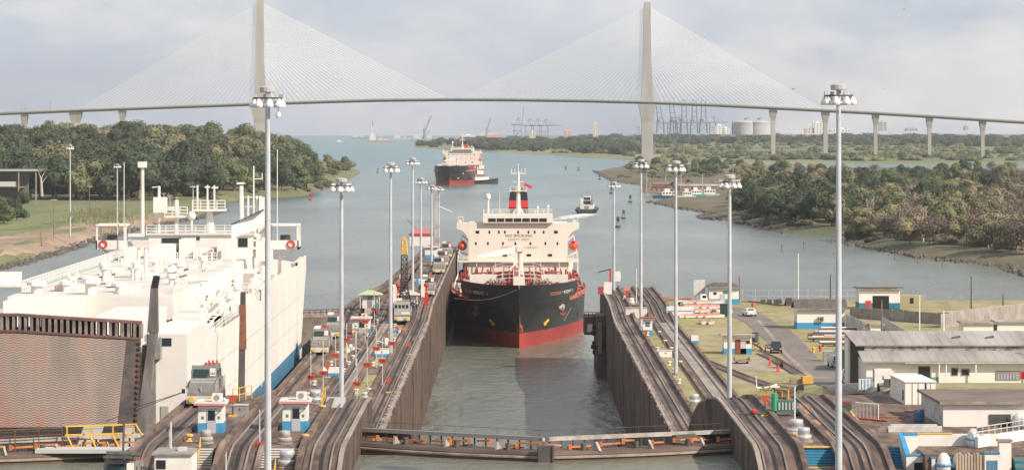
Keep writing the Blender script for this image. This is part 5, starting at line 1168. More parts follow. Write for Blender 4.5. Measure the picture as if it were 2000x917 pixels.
p=Vector((-27.2,238,21.2)); t=thing('track_cabin','white cabin with flat grey roof below the left white steps','cabin',tuple(p)); MB().box(-1.5,1.5,0,4.5,-1,2.3).build('wall',whitec,t); MB().box(-1.7,1.6,-.2,4.7,2.3,2.45).build('roof',mat('cabin_roof',(.33,.30,.27),.8,(.22,.2,.18),.8,obj=True),t); MB().box(-1.35,-.6,-.05,.01,1.2,1.9).build('window',glass,t); MB().cyl((-.6,3.5,2.45),(-.6,3.5,4.6),.09,None,6).build('roof_post',galvl,t); MB().box(.2,.9,1.5,2.2,2.45,2.75).build('roof_box',galvl,t)
# tow wires from the first locomotive
mb=MB(); a=Vector((-31.7,286.4,24.2))
for q in (Vector((-39.2,286,21.4)),Vector((-37.4,290,22.2))): mb.cyl(a,q,.035,None,4)
tag(mb.build('tow_wire',dark),'taut steel tow wires running left from locomotive 162','wire')
# ---------------------------------------------------------------- booths, shelters and small buildings of the lock
pinkm=mat('pink_fascia',(.62,.22,.20),.6); doorg=mat('grey_door',(.42,.43,.45),.5)
def booth(label,loc,w=2.2,d=2.4,h=2.5,door=True,ac=True,roof=None,fascia=None,rz=0,group=None):
    t=thing('control_booth',label,'booth',loc,rz,group)
    mb=MB(); mb.box(-w/2,w/2,0,d,0,h); mb.build('wall',whitec,t)
    mb=MB(); mb.box(-w/2-.015,w/2+.015,-.015,d+.015,0,h*.36); mb.build('blue_band',ltblue,t)
    mb=MB(); mb.hexa([(-w/2-.3,-.45,h),(w/2+.3,-.45,h),(w/2+.3,d+.3,h+.06),(-w/2-.3,d+.3,h+.06)],[(-w/2-.3,-.45,h+.2),(w/2+.3,-.45,h+.2),(w/2+.3,d+.3,h+.28),(-w/2-.3,d+.3,h+.28)]); r=mb.build('roof',roof or mat('booth_roof',(.66,.63,.58),.7,(.5,.47,.43),1.2,obj=True),t)
    mb=MB(); mb.box(-w/2-.32,w/2+.32,-.49,-.46,h,h+.16); mb.build('fascia',fascia or pinkm,r)
    if door:
        mb=MB(); mb.box(-w*.14,w*.22,-.05,-.016,0,h*.86); dr=mb.build('door',doorg,t); mb=MB(); mb.box(-w*.10,w*.18,-.062,-.051,h*.45,h*.8); mb.build('door_window',glass,dr)
        mb=MB(); mb.box(-w*.36,-w*.26,-.03,-.016,h*.5,h*.6); mb.box(w*.3,w*.38,-.03,-.016,h*.5,h*.6); mb.build('switch_box',mat('green_box',(.05,.2,.15),.5),t)
        mb=MB(); mb.box(-w*.42,-w*.38,-.45,0,h*.8,h*.83); mb.box(w*.40,w*.44,-.45,0,h*.8,h*.83); mb.build('roof_bracket',dark,t)
    if ac:
        mb=MB(); mb.box(.1,1.0,.5,1.1,h+.26,h+.95); a=mb.build('air_conditioner',whitec,t); mb=MB(); mb.cyl((.5,.49,h+.6),(.5,.46,h+.6),.27,None,14); mb.build('fan_grille',greyp,a)
        mb=MB(); mb.cyl((1.05,.8,h+.5),(1.3,.8,h+.28),.16,None,8); mb.build('duct',galvl,t)
    return t
p=at(411,845,22.66); b1=booth('white booth with blue base and shut grey door, behind the capstan at left',(p.x,p.y,22.66))
p=at(576,841,22.66); b2=booth('white booth with blue base and dark door window, on the centre wall',(p.x,p.y,22.66))
p=at(705,652,14.2); b3=booth('wide white and blue booth in front of the green roofed shelter',(p.x,p.y,14.16),3.0,3.2,2.6)
mb=MB()
for x in (-1.2,.0,1.2): mb.bar((x,-1.0,0),(x,-1.0,1.1),.1)
mb.bar((-1.3,-1.0,1.1),(1.3,-1.0,1.1),.1); mb.bar((-1.3,-1.0,.5),(1.3,-1.0,.5),.1); mb.build('yellow_guard',yellow,b3)
greenr=mat('green_hip_roof',(.40,.44,.26),.7); beiger=mat('beige_hip_roof',(.50,.44,.36),.7)
def shelter(label,loc,roof,w=3.6):
    t=thing('shelter',label,'shelter',loc); mb=MB(); mb.hexa([(-w/2-.6,-.8,2.5),(w/2+.6,-.8,2.5),(w/2+.6,3.2,2.5),(-w/2-.6,3.2,2.5)],[(-.5,.9,3.3),(.5,.9,3.3),(.5,1.5,3.3),(-.5,1.5,3.3)]); mb.build('roof',roof,t)
    mb=MB(); mb.box(-w/2+.4,w/2-.5,0,2.4,0,2.5); mb.build('wall',whitec,t)
    mb=MB(); mb.box(-.5,.4,-.04,0,0,2.2); mb.build('door',greyp,t); mb=MB(); mb.box(w/2-.6,w/2-.2,-.5,0,0,1.0); mb.build('blue_box',ltblue,t)
    for x in (-w/2,w/2):
        mb=MB(); mb.bar((x,-.5,0),(x,-.5,2.5),.12); mb.build('post',whitec,t)
    return t
p=at(731,605,15.3); shelter('small shelter with pale green hipped roof on the centre wall',(p.x-.8,p.y,15.66),greenr)
p=at(797,602,15.6); shelter('small shelter with beige hipped roof behind the lattice crane',(p.x,p.y,15.66),beiger,3.4)
p=at(842,505,15.7); booth('white and blue booth far out on the approach wall by the lattice tower',(p.x,p.y,15.7),3.2,3,2.8,False,False)
p=at(826,480,15.7); t=thing('signal_cabin','white cabin with red roof edge far out on the approach wall','cabin',(p.x-.5,p.y,15.7)); MB().box(-3.2,3.2,0,4,0,3.0).build('wall',whitec,t); MB().box(-3.5,3.5,-.3,4.3,3.0,3.5).build('roof',redp,t); MB().box(-2,2,1,3,3.5,5.0).build('upper_room',mat('pale_red',(.55,.25,.22),.6),t); mb=MB(); mb.bar((-1.5,0,5),(-4,0,7.5),.15); mb.bar((0,1,5),(0,1,8),.2); mb.build('aerial',dark,t)
# lattice crane on a flat car
p=at(783,640,14.6); cr=thing('lattice_crane','tall black lattice boom crane with yellow head standing on the centre wall','crane',(-19.8,545,14.6))
mb=MB()
def lattice(mb,a,b,w0,w1,n,r=.06):
    a=Vector(a); b=Vector(b)
    for i in range(n):
        t0=i/n; t1=(i+1)/n; p0=a+(b-a)*t0; p1=a+(b-a)*t1; u0=(w0+(w1-w0)*t0)/2; u1=(w0+(w1-w0)*t1)/2
        for sx,sy in ((-1,-1),(1,-1),(1,1),(-1,1)): mb.bar(p0+Vector((sx*u0,sy*u0,0)),p1+Vector((sx*u1,sy*u1,0)),r*2)
        for (ax,ay),(bx,by) in (((-1,-1),(1,-1)),((1,-1),(1,1)),((1,1),(-1,1)),((-1,1),(-1,-1))):
            mb.bar(p0+Vector((ax*u0,ay*u0,0)),p1+Vector((bx*u1,by*u1,0)),r*1.5); mb.bar(p0+Vector((bx*u0,by*u0,0)),p1+Vector((ax*u1,ay*u1,0)),r*1.5); mb.bar(p1+Vector((ax*u1,ay*u1,0)),p1+Vector((bx*u1,by*u1,0)),r*1.5)
lattice(mb,(0,0,2.6),(0,0,11.5),1.5,1.0,10,.07); mb.box(-1.5,1.5,-1,2.5,1.6,2.8); mb.bar((-1.2,2,2.6),(-.4,0,6.5),.14); mb.bar((1.2,2,2.6),(.4,0,6.5),.14); mb.build('lattice_boom',mat('crane_black',(.05,.045,.04),.6),cr)
mb=MB(); lattice(mb,(0,0,11.5),(0,0,14.2),1.0,.7,3,.1); mb.box(-.3,.3,-.3,.3,14,14.8); mb.build('boom_head',yellow,cr)
mb=MB(); mb.box(-1.7,1.7,-3,3,.3,1.6); mb.build('crane_car',dark,cr)
cl_=copy_tree(L0,(-19.7,536,zt(536)+.35),0,'grey locomotive with four cab windows in front of the lattice crane',skip=('number','hood','hood_trim','signal_lamp'))
mb=MB(); mb.box(-1.4,1.4,-5,-4.2,1.3,3.7); mb.build('end_cab',locol,cl_)
for x in (-1.05,-.4,.25,.9): MB().box(x-.22,x+.22,-5.04,-4.98,2.6,3.2).build('cab_window',glass,cl_)
MB().box(-.1,1.3,-5.04,-5.0,1.5,1.9).build('plate',whitec,cl_)
# lattice tower at the end, derrick pieces
p=at(855,500,15.7); lt=thing('lattice_tower','slender red and white lattice tower at the seaward end of the centre wall','tower',(-19.4,772,15.7)); mb=MB(); lattice(mb,(0,0,0),(0,0,15.4),1.0,.9,14,.06); mb.build('lattice',mat('tower_red_white',(.48,.24,.17),.6,(.6,.55,.5),.35,(.1,.1,1),.45,.5,2,obj=True),lt); mb=MB(); mb.bar((.5,0,13),(4,0,11.5),.2); mb.build('arm',whitec,lt)
# ---------------------------------------------------------------- signs
def num_sign(label,loc,h,zs,txt,w=1.15):
    w*=.88
    t=thing('distance_sign',label,'sign',loc,0,'red number boards on posts along the locks'); mb=MB(); mb.cyl((0,0,0),(0,0,h),.07,.055,6); mb.build('post',galvl,t); mb=MB(); mb.lathe((0,0,0),[(.28,0),(.28,.15),(.1,.2)],8); mb.build('base',conl,t)
    mb=MB(); mb.box(-w/2,w/2,-.12,-.07,zs-.3,zs+.3); b=mb.build('board',signred,t); lettering(txt,.52,(0,-.135,zs),FRONT,mat('sign_digit',(.12,.02,.015),.6),b,'digits',1.0); return t
for x,yt,ys_,yb,txt,lab in ((607,684,736,776,'990','red board reading 990 beside the carrier bow'),(631,665,728,778,'980','red board reading 980 just right of the 990 board'),(655,655,693.6,734,'915','red board on a post behind the blue and white pit'),(677,630,663,711,'910','red board on a post beside the rear pair of locomotives'),(697,700,748.5,790,'960','red board just above the centre wall crest'),(717,665,711.5,753,'925','red board on a post right of the pale return way'),(735,640,680,718,'910','red board on a post left of the white cabinet'),(747,660,704,752,'920','red board on a post by the yellow lawn patch'),(731,567,604,642,'900','red board in front of the green roofed shelter'),(713,590,627.6,668,'905','red board above the wide blue booth'),(765,640,670,697,'930','red board beside the front of the crane locomotive')):
    p=at(x,yb,14.2); k=p.y/F; num_sign(lab,tuple(p),(yb-yt)*k,(yb-ys_)*k,txt,1.25 if len(txt)==3 else .9)
p=at(507,905,21.2); num_sign('red board reading 115 at the foot of the white steps',(p.x,p.y,21.2),4.6,1.6,'115',1.1)
p=at(441,917,20); 
for x,yb,yt in ((441,925,885),(331,890,840),(695,715,645),(545,0,0)):
    if not yb: continue
    z=22.66 if yb>800 else 14.2; p=at(x,yb,z); t=thing('marker_post',['pale marker post on the lower steps of the centre wall','pale marker post on the left track edge near locomotive 162','pale marker post behind the row of red boards'][(441,331,695).index(x)],'post',tuple(p)); MB().cyl((0,0,0),(0,0,(yb-yt)*p.y/F),.09,.08,7).build('shaft',galvl,t); MB().cyl((0,0,(yb-yt)*p.y/F),(0,0,(yb-yt)*p.y/F+.12),.11,None,7).build('cap',conl,t)
def arrow_sign(label,loc,h=1.4):
    t=thing('arrow_sign',label,'sign',loc,0,'red arrow shaped signals'); MB().cyl((0,0,0),(0,0,h),.06,None,6).build('post',dark,t); mb=MB(); mb.prism([(-.38,h+.45),(-.22,h+.58),(.22,h+.58),(.38,h+.45),(.06,h-.35),(-.06,h-.35)],'y',-.05,.05); mb.build('arrow',signred,t)
    mb=MB(); mb.box(-.4,.4,-.4,.4,0,.12); mb.build('base',yellow,t); return t
for x,y,z,lab in ((640,737,14.2,'red arrow signal beside the blue and white pit'),(759,766,14.2,'red arrow signal on the yellow lawn patch of the centre wall'),(799,692,14.2,'red arrow signal in front of the crane locomotive'),(455,812,22.66,'red arrow signal by the grey box left of the mast'),(1261,667,14.2,'red arrow signal leaning on the red roofed booth')):
    p=at(x,y,z); arrow_sign(lab,(p.x,p.y,z))
# ---------------------------------------------------------------- capstans, bollards, small gear
def capstan(label,loc,s=1.0,m=None):
    t=thing('capstan',label,'capstan',loc,0,'grey capstans and their domed covers'); m=m or galvl
    MB().lathe((0,0,0),[(.75*s,0),(.75*s,.12),(.62*s,.18)],16).build('base_ring',conl,t); MB().lathe((0,0,.18),[(.62*s,0),(.66*s,.3*s),(.6*s,.42*s)],16).build('lower_drum',m,t,smooth=True); MB().lathe((0,0,.18+.42*s),[(.5*s,0),(.5*s,.5*s),(.46*s,.58*s),(.2*s,.62*s)],16).build('upper_drum',m,t,smooth=True); return t
gcap=mat('capstan_beige',(.42,.38,.34),.6,(.33,.3,.27),2,obj=True); silver=mat('silver_cover',(.62,.62,.60),.35,metal=.5)
for x,y,z,s,lab,m in ((402,865,22.66,.95,'beige capstan in front of the left booth',gcap),(556,866,22.66,.95,'beige capstan in front of the second booth',gcap),(561,913,21.2,1.3,'silver domed cover at the foot of the white steps',silver),(616,788,22.66,1.15,'silver domed cover behind the second booth',silver),(1555,850,22.66,1.25,'taller silver cover left of the blue stairs',silver),(1570,862,22.66,1.05,'shorter silver cover beside the blue stairs',silver),(1356,790,14.2,1.2,'silver winch cover behind the dark arch of the right wall',silver),(712,780,14.2,.8,'silver cover with red cap above the centre wall crest',silver)):
    p=at(x,y,z); capstan(lab,(p.x,p.y,z),s,m)
def bollard(label,loc,m,s=1.0):
    t=thing('bollard',label,'bollard',loc,0,'mooring bollards on the lock walls'); MB().lathe((0,0,0),[(.34*s,0),(.22*s,.12*s),(.2*s,.4*s)],10).build('stem',m,t); MB().lathe((0,0,.4*s),[(.22*s,0),(.38*s,.06*s),(.38*s,.2*s),(.2*s,.26*s)],10).build('head',m,t); return t
ym=mat('bollard_yellow',(.68,.42,.12),.6,(.5,.3,.1),3,obj=True)
b0=None
for i,(x,y,z) in enumerate(((369,861,22.66),(596,861,22.66),(629,803,22.66),(1551,858,22.66))):
    p=at(x,y,z); lab=['ochre bollard left of the left booth capstan','ochre bollard right of the second booth','ochre bollard at the foot of the yellow ramp rail','ochre bollard beside the silver covers'][i]
    b0=bollard(lab,(p.x,p.y,z),ym) if b0 is None else copy_tree(b0,(p.x,p.y,z),0,lab)
bw_=None; k=0
for X0,X1 in ((-20.6,-19.4),(-27,-24.6),(23.3,25.2)):
    for D in range(345,545,16):
        for X in (X0,X1):
            if rnd.random()<.62:
                lab=('small pale bollard on the '+('right' if X>0 else 'centre')+' wall between the tow tracks')
                if bw_ is None: bw_=bollard(lab,(X,D,14.17),mat('bollard_cream',(.66,.58,.46),.7),.95); bw_['group']='small pale bollards between the tow tracks'
                else: copy_tree(bw_,(X+rnd.uniform(-.3,.3),D+rnd.uniform(-4,4),14.17),0,lab,'small pale bollards between the tow tracks')
# lawn patches and pale slabs on the centre wall
for i,(x0,x1,y0,y1) in enumerate(((-20.9,-18.9,392,425),(-20.9,-18.8,440,475),(-26.9,-24.8,455,475),(-20.9,-18.9,500,530),(-27.2,-25.9,395,402))):
    z=14.19; o=MB().quad((x0,y0,z),(x1,y0,z),(x1,y1,z),(x0,y1,z)).build('lawn_patch' if i<3 else 'concrete_slab',grass if i<3 else conl); tag(o,kind='structure')
# pit with white and blue rim, cabinets, boxes, handrails
def cabinet(label,loc,w,d,h,m,name='cabinet',band=True,lid=True,rz=0):
    t=thing(name,label,'cabinet',loc,rz); MB().box(-w/2,w/2,0,d,0,h).build('body',m,t)
    if band: MB().box(-w/2-.012,w/2+.012,-.012,d+.012,0,h*.4).build('blue_band',ltblue,t)
    if lid: MB().box(-w/2-.06,w/2+.06,-.06,d+.06,h,h+.08).build('lid',galvl,t)
    mb=MB(); mb.box(-w*.05,w*.05,-.03,-.012,h*.55,h*.75); mb.build('handle',dark,t); return t
p=at(649,736,14.2); t=thing('machinery_pit','open pit with white and blue rim on the centre wall','pit',tuple(p)); mb=MB(); mb.box(-1.4,1.4,0,.2,0,1.2); mb.box(-1.4,1.4,3,3.2,0,1.2); mb.box(-1.4,-1.2,.2,3,0,1.2); mb.box(1.2,1.4,.2,3,0,1.2); mb.build('rim',whitec,t); MB().box(-1.42,1.42,-.03,0,0,.6).build('blue_band',ltblue,t); MB().box(-1.2,1.2,.2,3,0,.3).build('floor',slotm,t)
p=at(746,697,14.2); cabinet('white cabinet with blue base beside the mast on the centre wall',tuple(p),2.2,1.2,1.3,whitec); p=at(759,697,14.2)
p=at(1300,697,14.2); cabinet('white transformer cabinet with grey top on the right wall terrace',tuple(p),2.0,1.3,1.0,whitec,band=False)
p=at(468,812,22.66); cabinet('grey equipment box beside the red arrow behind the left booth',(p.x,p.y,22.66),1.5,1,1.0,greyp,'equipment_box',False)
p=at(455,785,22.66); t=thing('guard_rail','yellow guard rail by the carrier side behind the left booth','railing',(p.x,p.y,22.66)); mb=MB(); rail_line(mb,[(0,0,0),(1.5,4,0)],1.3,.05,1.2); mb.build('rail',yellow,t); MB().cyl((0,0,0),(0,0,.6),.09,None,6).build('post',yellow,t)
# sloping ramp cover with yellow rail right of the second booth
p=at(650,790,22.66); t=thing('ramp_railing','yellow railing beside a pale sloping plate at the centre wall crest','railing',(p.x-.6,p.y-3,22.66)); mb=MB(); rail_line(mb,[(-.3,0,0),(-.3,3.2,.35),(-.3,6,.2)],1.2,.03,1.0,2); mb.build('rail',yellow,t); MB().hexa([(-.1,0,.02),(1.7,0,.02),(1.7,6,.02),(-.1,6,.02)],[(-.1,0,.05),(1.7,0,.05),(1.7,6,.5),(-.1,6,.5)]).build('plate',mat('plate_grey',(.42,.41,.39),.7),t)
for x,y0,y1,z,lab in ((390,876,853,22.66,'yellow stair handrail leading down the white steps at left'),(537,917,893,21.2,'yellow stair handrail at the foot of the white steps by the mast')):
    p=at(x,y0,z); t=thing('stair_rail',lab,'railing',(p.x,p.y,z-.9)); mb=MB(); rail_line(mb,[(0,-1.6,-.4),(0,.6,.95)],.9,.03,.8,2); mb.build('rail',yellow,t); MB().cyl((0,-1.7,-.4),(0,-1.7,.7),.07,None,6).build('newel',yellow,t)
for i,(X,Y,z,n) in enumerate(((-26.0,500,14.2,4),(-25.4,468,14.2,3),(-19.3,512,14.2,4),(-20.5,478,14.2,3),(-23.9,590,15.7,5),(-20,640,15.7,6),(-24,660,15.7,5))):
    t=thing('gear_pile',['heap of blue and red hoses beside the booth on the centre wall','white folding barrier frames near the rear locomotives','dark gear heap beside the crane locomotive','white rail frames beside the white cabinet','jumble of gear behind the green roofed shelter','jumble of gear beyond the beige shelter','timber and gear along the left edge of the approach wall'][i],'gear',(X,Y,z))
    cm=[ltblue,redp,whitec,yellow,dark]
    for q in range(n): MB().cbox(rnd.uniform(-.9,.9),rnd.uniform(-1.5,1.5),0,rnd.uniform(.3,.9),rnd.uniform(.4,1.4),rnd.uniform(.4,1.2)).build('crate' if i not in (1,3) else 'barrier_frame',cm[(q+i)%5] if i not in (1,3) else whitec,t)
    mb=MB()
    for q in range(8): a=rnd.random()*6.28; c=Vector((rnd.uniform(-1,1),rnd.uniform(-1,1),.3+rnd.random()*.5)); mb.cyl(c,c+Vector((math.cos(a)*1.1,math.sin(a)*1.1,rnd.uniform(-.2,.3))),.07,None,6)
    mb.build('hoses',redp if i%2==0 else whitec,t)
# approach wall clutter: two white posts with rails and red fire pillars beside the shelters
for x,yb,lab,m in ((778,597,'red pillar left of the lattice crane',redp),(833,597,'red pillar right of the beige shelter',redp),(771,592,'white slatted frame left of the red pillar',whitec),(826,580,'white slatted frame above the beige shelter',whitec)):
    p=at(x,yb,15.7); t=thing('signal_pillar',lab,'pillar',tuple(p)); MB().box(-.35,.35,-.3,.3,0,2.6 if m is redp else 3.4).build('body',m,t); mb=MB(); mb.cyl((0,0,2.6),(0,0,3.6),.1,None,6); mb.lathe((0,0,3.5),[(.1,0),(.5,.2),(.5,.7),(.1,.9)],8) if m is redp else mb.box(-.9,.9,-.05,.05,3.4,3.6); mb.build('head',m,t)
# ---------------------------------------------------------------- people
skin=mat('skin',(.28,.16,.10),.6); shirtw=mat('white_shirt',(.70,.69,.66),.8); darkcl=mat('dark_clothes',(.03,.03,.04),.8); hair=mat('dark_hair',(.015,.012,.01),.7); greencl=mat('green_clothes',(.03,.16,.12),.8); redcl=mat('red_clothes',(.4,.05,.05),.8); bluecl=mat('blue_clothes',(.05,.10,.2),.8)
def skin_mesh(pts,edges,name,m,parent,lv=1):
    me=bpy.data.meshes.new(name); me.from_pydata([p[:3] for p in pts],edges,[]); o=bpy.data.objects.new(name,me); COL.objects.link(o)
    md=o.modifiers.new('s','SKIN'); 
    if not me.skin_vertices: me.attributes.new if False else None
    sv=me.skin_vertices[0].data
    for i,p in enumerate(pts): sv[i].radius=(p[3],p[4] if len(p)>4 else p[3])
    sv[0].use_root=True
    su=o.modifiers.new('u','SUBSURF'); su.levels=lv; su.render_levels=lv
    bpy.context.view_layer.update(); ev=bpy.data.meshes.new_from_object(o.evaluated_get(bpy.context.evaluated_depsgraph_get())); bpy.data.objects.remove(o)
    ev.materials.clear(); ev.materials.append(m); q=bpy.data.objects.new(name,ev); COL.objects.link(q); q.parent=parent
    ev.polygons.foreach_set('use_smooth',[True]*len(ev.polygons)); return q
def person(label,loc,rz,top,bottom,hat=None,step=.12):
    t=thing('person',label,'person',loc,rz)
    P=[(0,0,.95,.15,.11),(0,0,1.2,.15,.10),(0,0,1.42,.17,.10),(0,0,1.52,.06),(0,-.02,1.66,.095,.11),(.2,0,1.42,.07),(.27,-.03,1.14,.05),(.27,-.14,.90,.04),(.27,-.2,.80,.045),(-.2,0,1.42,.07),(-.27,.03,1.14,.05),(-.27,-.06,.90,.04),(-.27,-.1,.8,.045),(.1,0,.9,.1),(.11,-step,.5,.065),(.11,-step*.8,.08,.05),(.12,-step-.14,.04,.045),(-.1,0,.9,.1),(-.11,step*.6,.5,.065),(-.11,step*1.3,.08,.05),(-.12,step*1.1-.12,.04,.045)]
    E=[(0,1),(1,2),(2,3),(3,4),(2,5),(5,6),(6,7),(7,8),(2,9),(9,10),(10,11),(11,12),(0,13),(13,14),(14,15),(15,16),(0,17),(17,18),(18,19),(19,20)]
    skin_mesh(P,E,'body',skin,t)
    g=1.12
    skin_mesh([(0,0,.93,.16,.12),(0,0,1.2,.165,.115),(0,0,1.43,.18,.11),(.2,0,1.42,.085),(.27,-.02,1.18,.065),(-.2,0,1.42,.085),(-.27,.02,1.18,.065)],[(0,1),(1,2),(2,3),(3,4),(2,5),(5,6)],'shirt',top,t)
    skin_mesh([(0,0,.97,.16,.12),(.1,0,.88,.115),(.11,-step,.5,.085),(.11,-step*.8,.1,.07),(-.1,0,.88,.115),(-.11,step*.6,.5,.085),(-.11,step*1.3,.1,.07)],[(0,1),(1,2),(2,3),(0,4),(4,5),(5,6)],'trousers',bottom,t)
    MB().lathe((0,0,1.68),[(.10,0),(.115,.05),(.09,.1),(.03,.125)],10).build('hair' if hat is None else 'hat',hat or hair,t,smooth=True); return t
p=at(808,606,15.7); person('person in dark clothes beside the beige roofed shelter',(p.x,p.y,15.68),.3,darkcl,darkcl); p=at(813,605,15.7); person('person in white shirt and dark trousers beside the beige shelter',(p.x+.05,p.y,15.68),-.5,shirtw,darkcl)
p=at(1219,586,15.7); person('person in green standing at the end of the right wall',(p.x,p.y,15.68),.5,greencl,shirtw); p=at(1230,586,15.7); person('person in dark clothes next to the red frame at the right wall end',(p.x,p.y,15.68),-1,darkcl,darkcl)
# ---------------------------------------------------------------- road and paths on the right bank
def ribbon(name,m,pairs,dz,sub=8,kind='structure',parent=None):
    """pairs of photo points on the ground (left edge, right edge); a sheet that follows the ground"""
    L=[(atg(*a),atg(*b)) for a,b in pairs]; rows=[]
    for (a,b),(c,d) in zip(L,L[1:]):
        for i in range(sub):
            t=i/sub; p=a+(c-a)*t; q=b+(d-b)*t; rows.append([p+(q-p)*(k/6) for k in range(7)])
    rows.append([L[-1][0]+(L[-1][1]-L[-1][0])*(k/6) for k in range(7)])
    mb=MB(); mb.grid([[(p.x,p.y,zb(p.x,p.y)+dz) for p in r] for r in rows]); o=mb.build(name,m); tag(o,kind=kind); return o
ribbon('road',asph,[((1365,592),(1445,600)),((1395,601),(1476,606)),((1415,612),(1500,620)),((1452,628),(1520,634)),((1478,650),(1545,645)),((1512,680),(1568,668)),((1548,712),(1598,700)),((1590,748),(1640,728)),((1628,778),(1700,755)),((1655,800),(1775,790))],.03)
ribbon('dirt',dirt,[((1430,702),(1520,700)),((1400,712),(1530,712)),((1390,718),(1545,728))],.018)
ribbon('dirt',dirt,[((1640,735),(1700,735)),((1655,752),(1740,752)),((1690,768),(1770,770)),((1710,785),(1775,785))],.045)
ribbon('path',conl,[((1478,625),(1483,624)),((1500,652),(1506,650)),((1530,690),(1537,688)),((1580,738),(1589,736))],.05)
ribbon('path',asph,[((1660,655),(1760,652)),((1640,668),(1660,668)),((1620,700),(1660,700))],.028)
ribbon('path',conl,[((1545,628),(1680,628)),((1545,634),(1680,634))],.03)
ribbon('path',conl,[((1745,655),(1860,650)),((1740,662),(1860,658))],.02)
# the old service track curving over the lawn
def track_line(pts,name='service_track'):
    P=[atg(*p) for p in pts]; mb=MB()
    for off in (-.75,.75):
        rows=[]
        for i,p in enumerate(P):
            d=(P[min(i+1,len(P)-1)]-P[max(i-1,0)]); d.z=0; d.normalize(); n=Vector((-d.y,d.x,0)); c=p+n*off; rows.append([(c.x-n.x*.09,c.y-n.y*.09,c.z+.0),(c.x-n.x*.09,c.y-n.y*.09,c.z+.12),(c.x+n.x*.09,c.y+n.y*.09,c.z+.12),(c.x+n.x*.09,c.y+n.y*.09,c.z+.0)])
        mb.grid(rows)
    o=mb.build(name,dark); tag(o,kind='structure')
    mb=MB(); rows=[]
    for i,p in enumerate(P):
        d=(P[min(i+1,len(P)-1)]-P[max(i-1,0)]); d.z=0; d.normalize(); n=Vector((-d.y,d.x,0)); rows.append([(p.x+n.x*q,p.y+n.y*q,zb(p.x+n.x*q,p.y+n.y*q)+.022) for q in (-1.2,1.2)])
    mb.grid(rows); tag(mb.build('track_bed',trackm),kind='structure')
track_line([(1372,703),(1395,712),(1420,722),(1450,734),(1485,747),(1520,757),(1552,765)]); track_line([(1488,690),(1510,700),(1535,715),(1560,730)])
track_line([(1455,588),(1490,591),(1530,597)]); track_line([(1735,603),(1770,608),(1800,612)])
# ---------------------------------------------------------------- buildings
def gable(mb,x0,x1,y0,y1,h,rise,ov=.5,axis='x'):
    if axis=='x':
        ym=(y0+y1)/2; mb.prism([(y0-ov,h-.02),(ym,h+rise),(y1+ov,h-.02),(y1+ov,h+.16),(ym,h+rise+.2),(y0-ov,h+.16)],'x',x0-ov,x1+ov)
    else:
        xm=(x0+x1)/2; mb.prism([(x0-ov,h-.02),(xm,h+rise),(x1+ov,h-.02),(x1+ov,h+.16),(xm,h+rise+.2),(x0-ov,h+.16)],'y',y0-ov,y1+ov)
def house(name,label,xl_,xr_,yb,ht,d,roof,rm,rise=1.2,band=True,features=(),bandm=None,wallm=None,z=None,rz=0):
    a=atg(xl_,yb) if z is None else at(xl_,yb,z); b=atg(xr_,yb) if z is None else at(xr_,yb,z); w=(b-a).length; c=(a+b)/2; zz=min(a.z,b.z)
    t=thing(name,label,'building',(c.x,c.y,zz),rz); h=ht
    mb=MB(); mb.box(-w/2,w/2,0,d,-1.5,h)
    if roof=='gable':
        mb.prism([(0,h),(d/2,h+rise-.05),(d,h)],'x',-w/2,w/2)
    mb.build('wall',wallm or white,t)
    if band: MB().box(-w/2-.02,w/2+.02,-.02,d+.02,-1.5,h*.33).build('blue_band',bandm or ltblue,t)
    mb=MB()
    if roof=='gable': gable(mb,-w/2,w/2,0,d,h,rise)
    elif roof=='shed': mb.hexa([(-w/2-.5,-.6,h+.3),(w/2+.5,-.6,h+.3),(w/2+.5,d+.4,h-.02),(-w/2-.5,d+.4,h-.02)],[(-w/2-.5,-.6,h+.5),(w/2+.5,-.6,h+.5),(w/2+.5,d+.4,h+.16),(-w/2-.5,d+.4,h+.16)])
    elif roof=='hip': mb.hexa([(-w/2-.6,-.6,h),(w/2+.6,-.6,h),(w/2+.6,d+.6,h),(-w/2-.6,d+.6,h)],[(-w/2+1,d*.4,h+rise),(w/2-1,d*.4,h+rise),(w/2-1,d*.6,h+rise),(-w/2+1,d*.6,h+rise)])
    else: mb.box(-w/2-.35,w/2+.35,-.35,d+.35,h,h+.28)
    r=mb.build('roof',rm,t); MB().box(-w/2-.52,w/2+.52,-.63 if roof!='flat' else -.39,-.56 if roof!='flat' else -.355,h-.02,h+.2).build('fascia',conl,r)
    for kind,u,v,ww,hh,m in features:
        x=-w/2+u*w; z0=v*h
        if kind=='ac':
            q=MB().box(x-ww/2,x+ww/2,-.62,0,z0,z0+hh).build('air_conditioner',greyp,t); MB().box(x-ww*.3,x+ww*.3,-.64,-.625,z0+hh*.15,z0+hh*.8).build('grille',dark,q)
        elif kind=='recess':
            MB().box(x-ww/2,x+ww/2,-.02,.02,z0,z0+hh).build('recess',m,t)
        else:
            q=MB().box(x-ww/2-.08,x+ww/2+.08,-.05,.02,z0-.05,z0+hh+.08).build(kind,conl if kind=='window' else m,t); MB().box(x-ww/2,x+ww/2,-.07,-.045,z0,z0+hh).build('pane' if kind=='window' else 'leaf',m,q)
    return t
brown=mat('brown_door',(.22,.06,.04),.6)
house('control_house','small white control house with blue base and dark brown roof at the waterside',1385,1443,594,3.3,5,'hip',roofd,.9,True,(('window',.62,.66,1.6,.45,mat('green_pane',(.05,.22,.15),.3)),('door',.45,0,.9,2,galvl),('window',.2,.6,.5,.4,glass)))
house('white_shed','white shed with blue base and dark gabled roof beside the road',1557,1650,642,3.4,5.5,'gable',roofd,1.5,True,(('ac',.5,.42,.9,.75,greyp),))
house('garage','white flat roofed garage with open dark doorway near the far fence',1678,1758,604,3.9,6,'shed',roofb,1,True,(('door',.53,0,3.0,2.6,slotm),('window',.22,.12,1.0,1.2,redp)),teal)
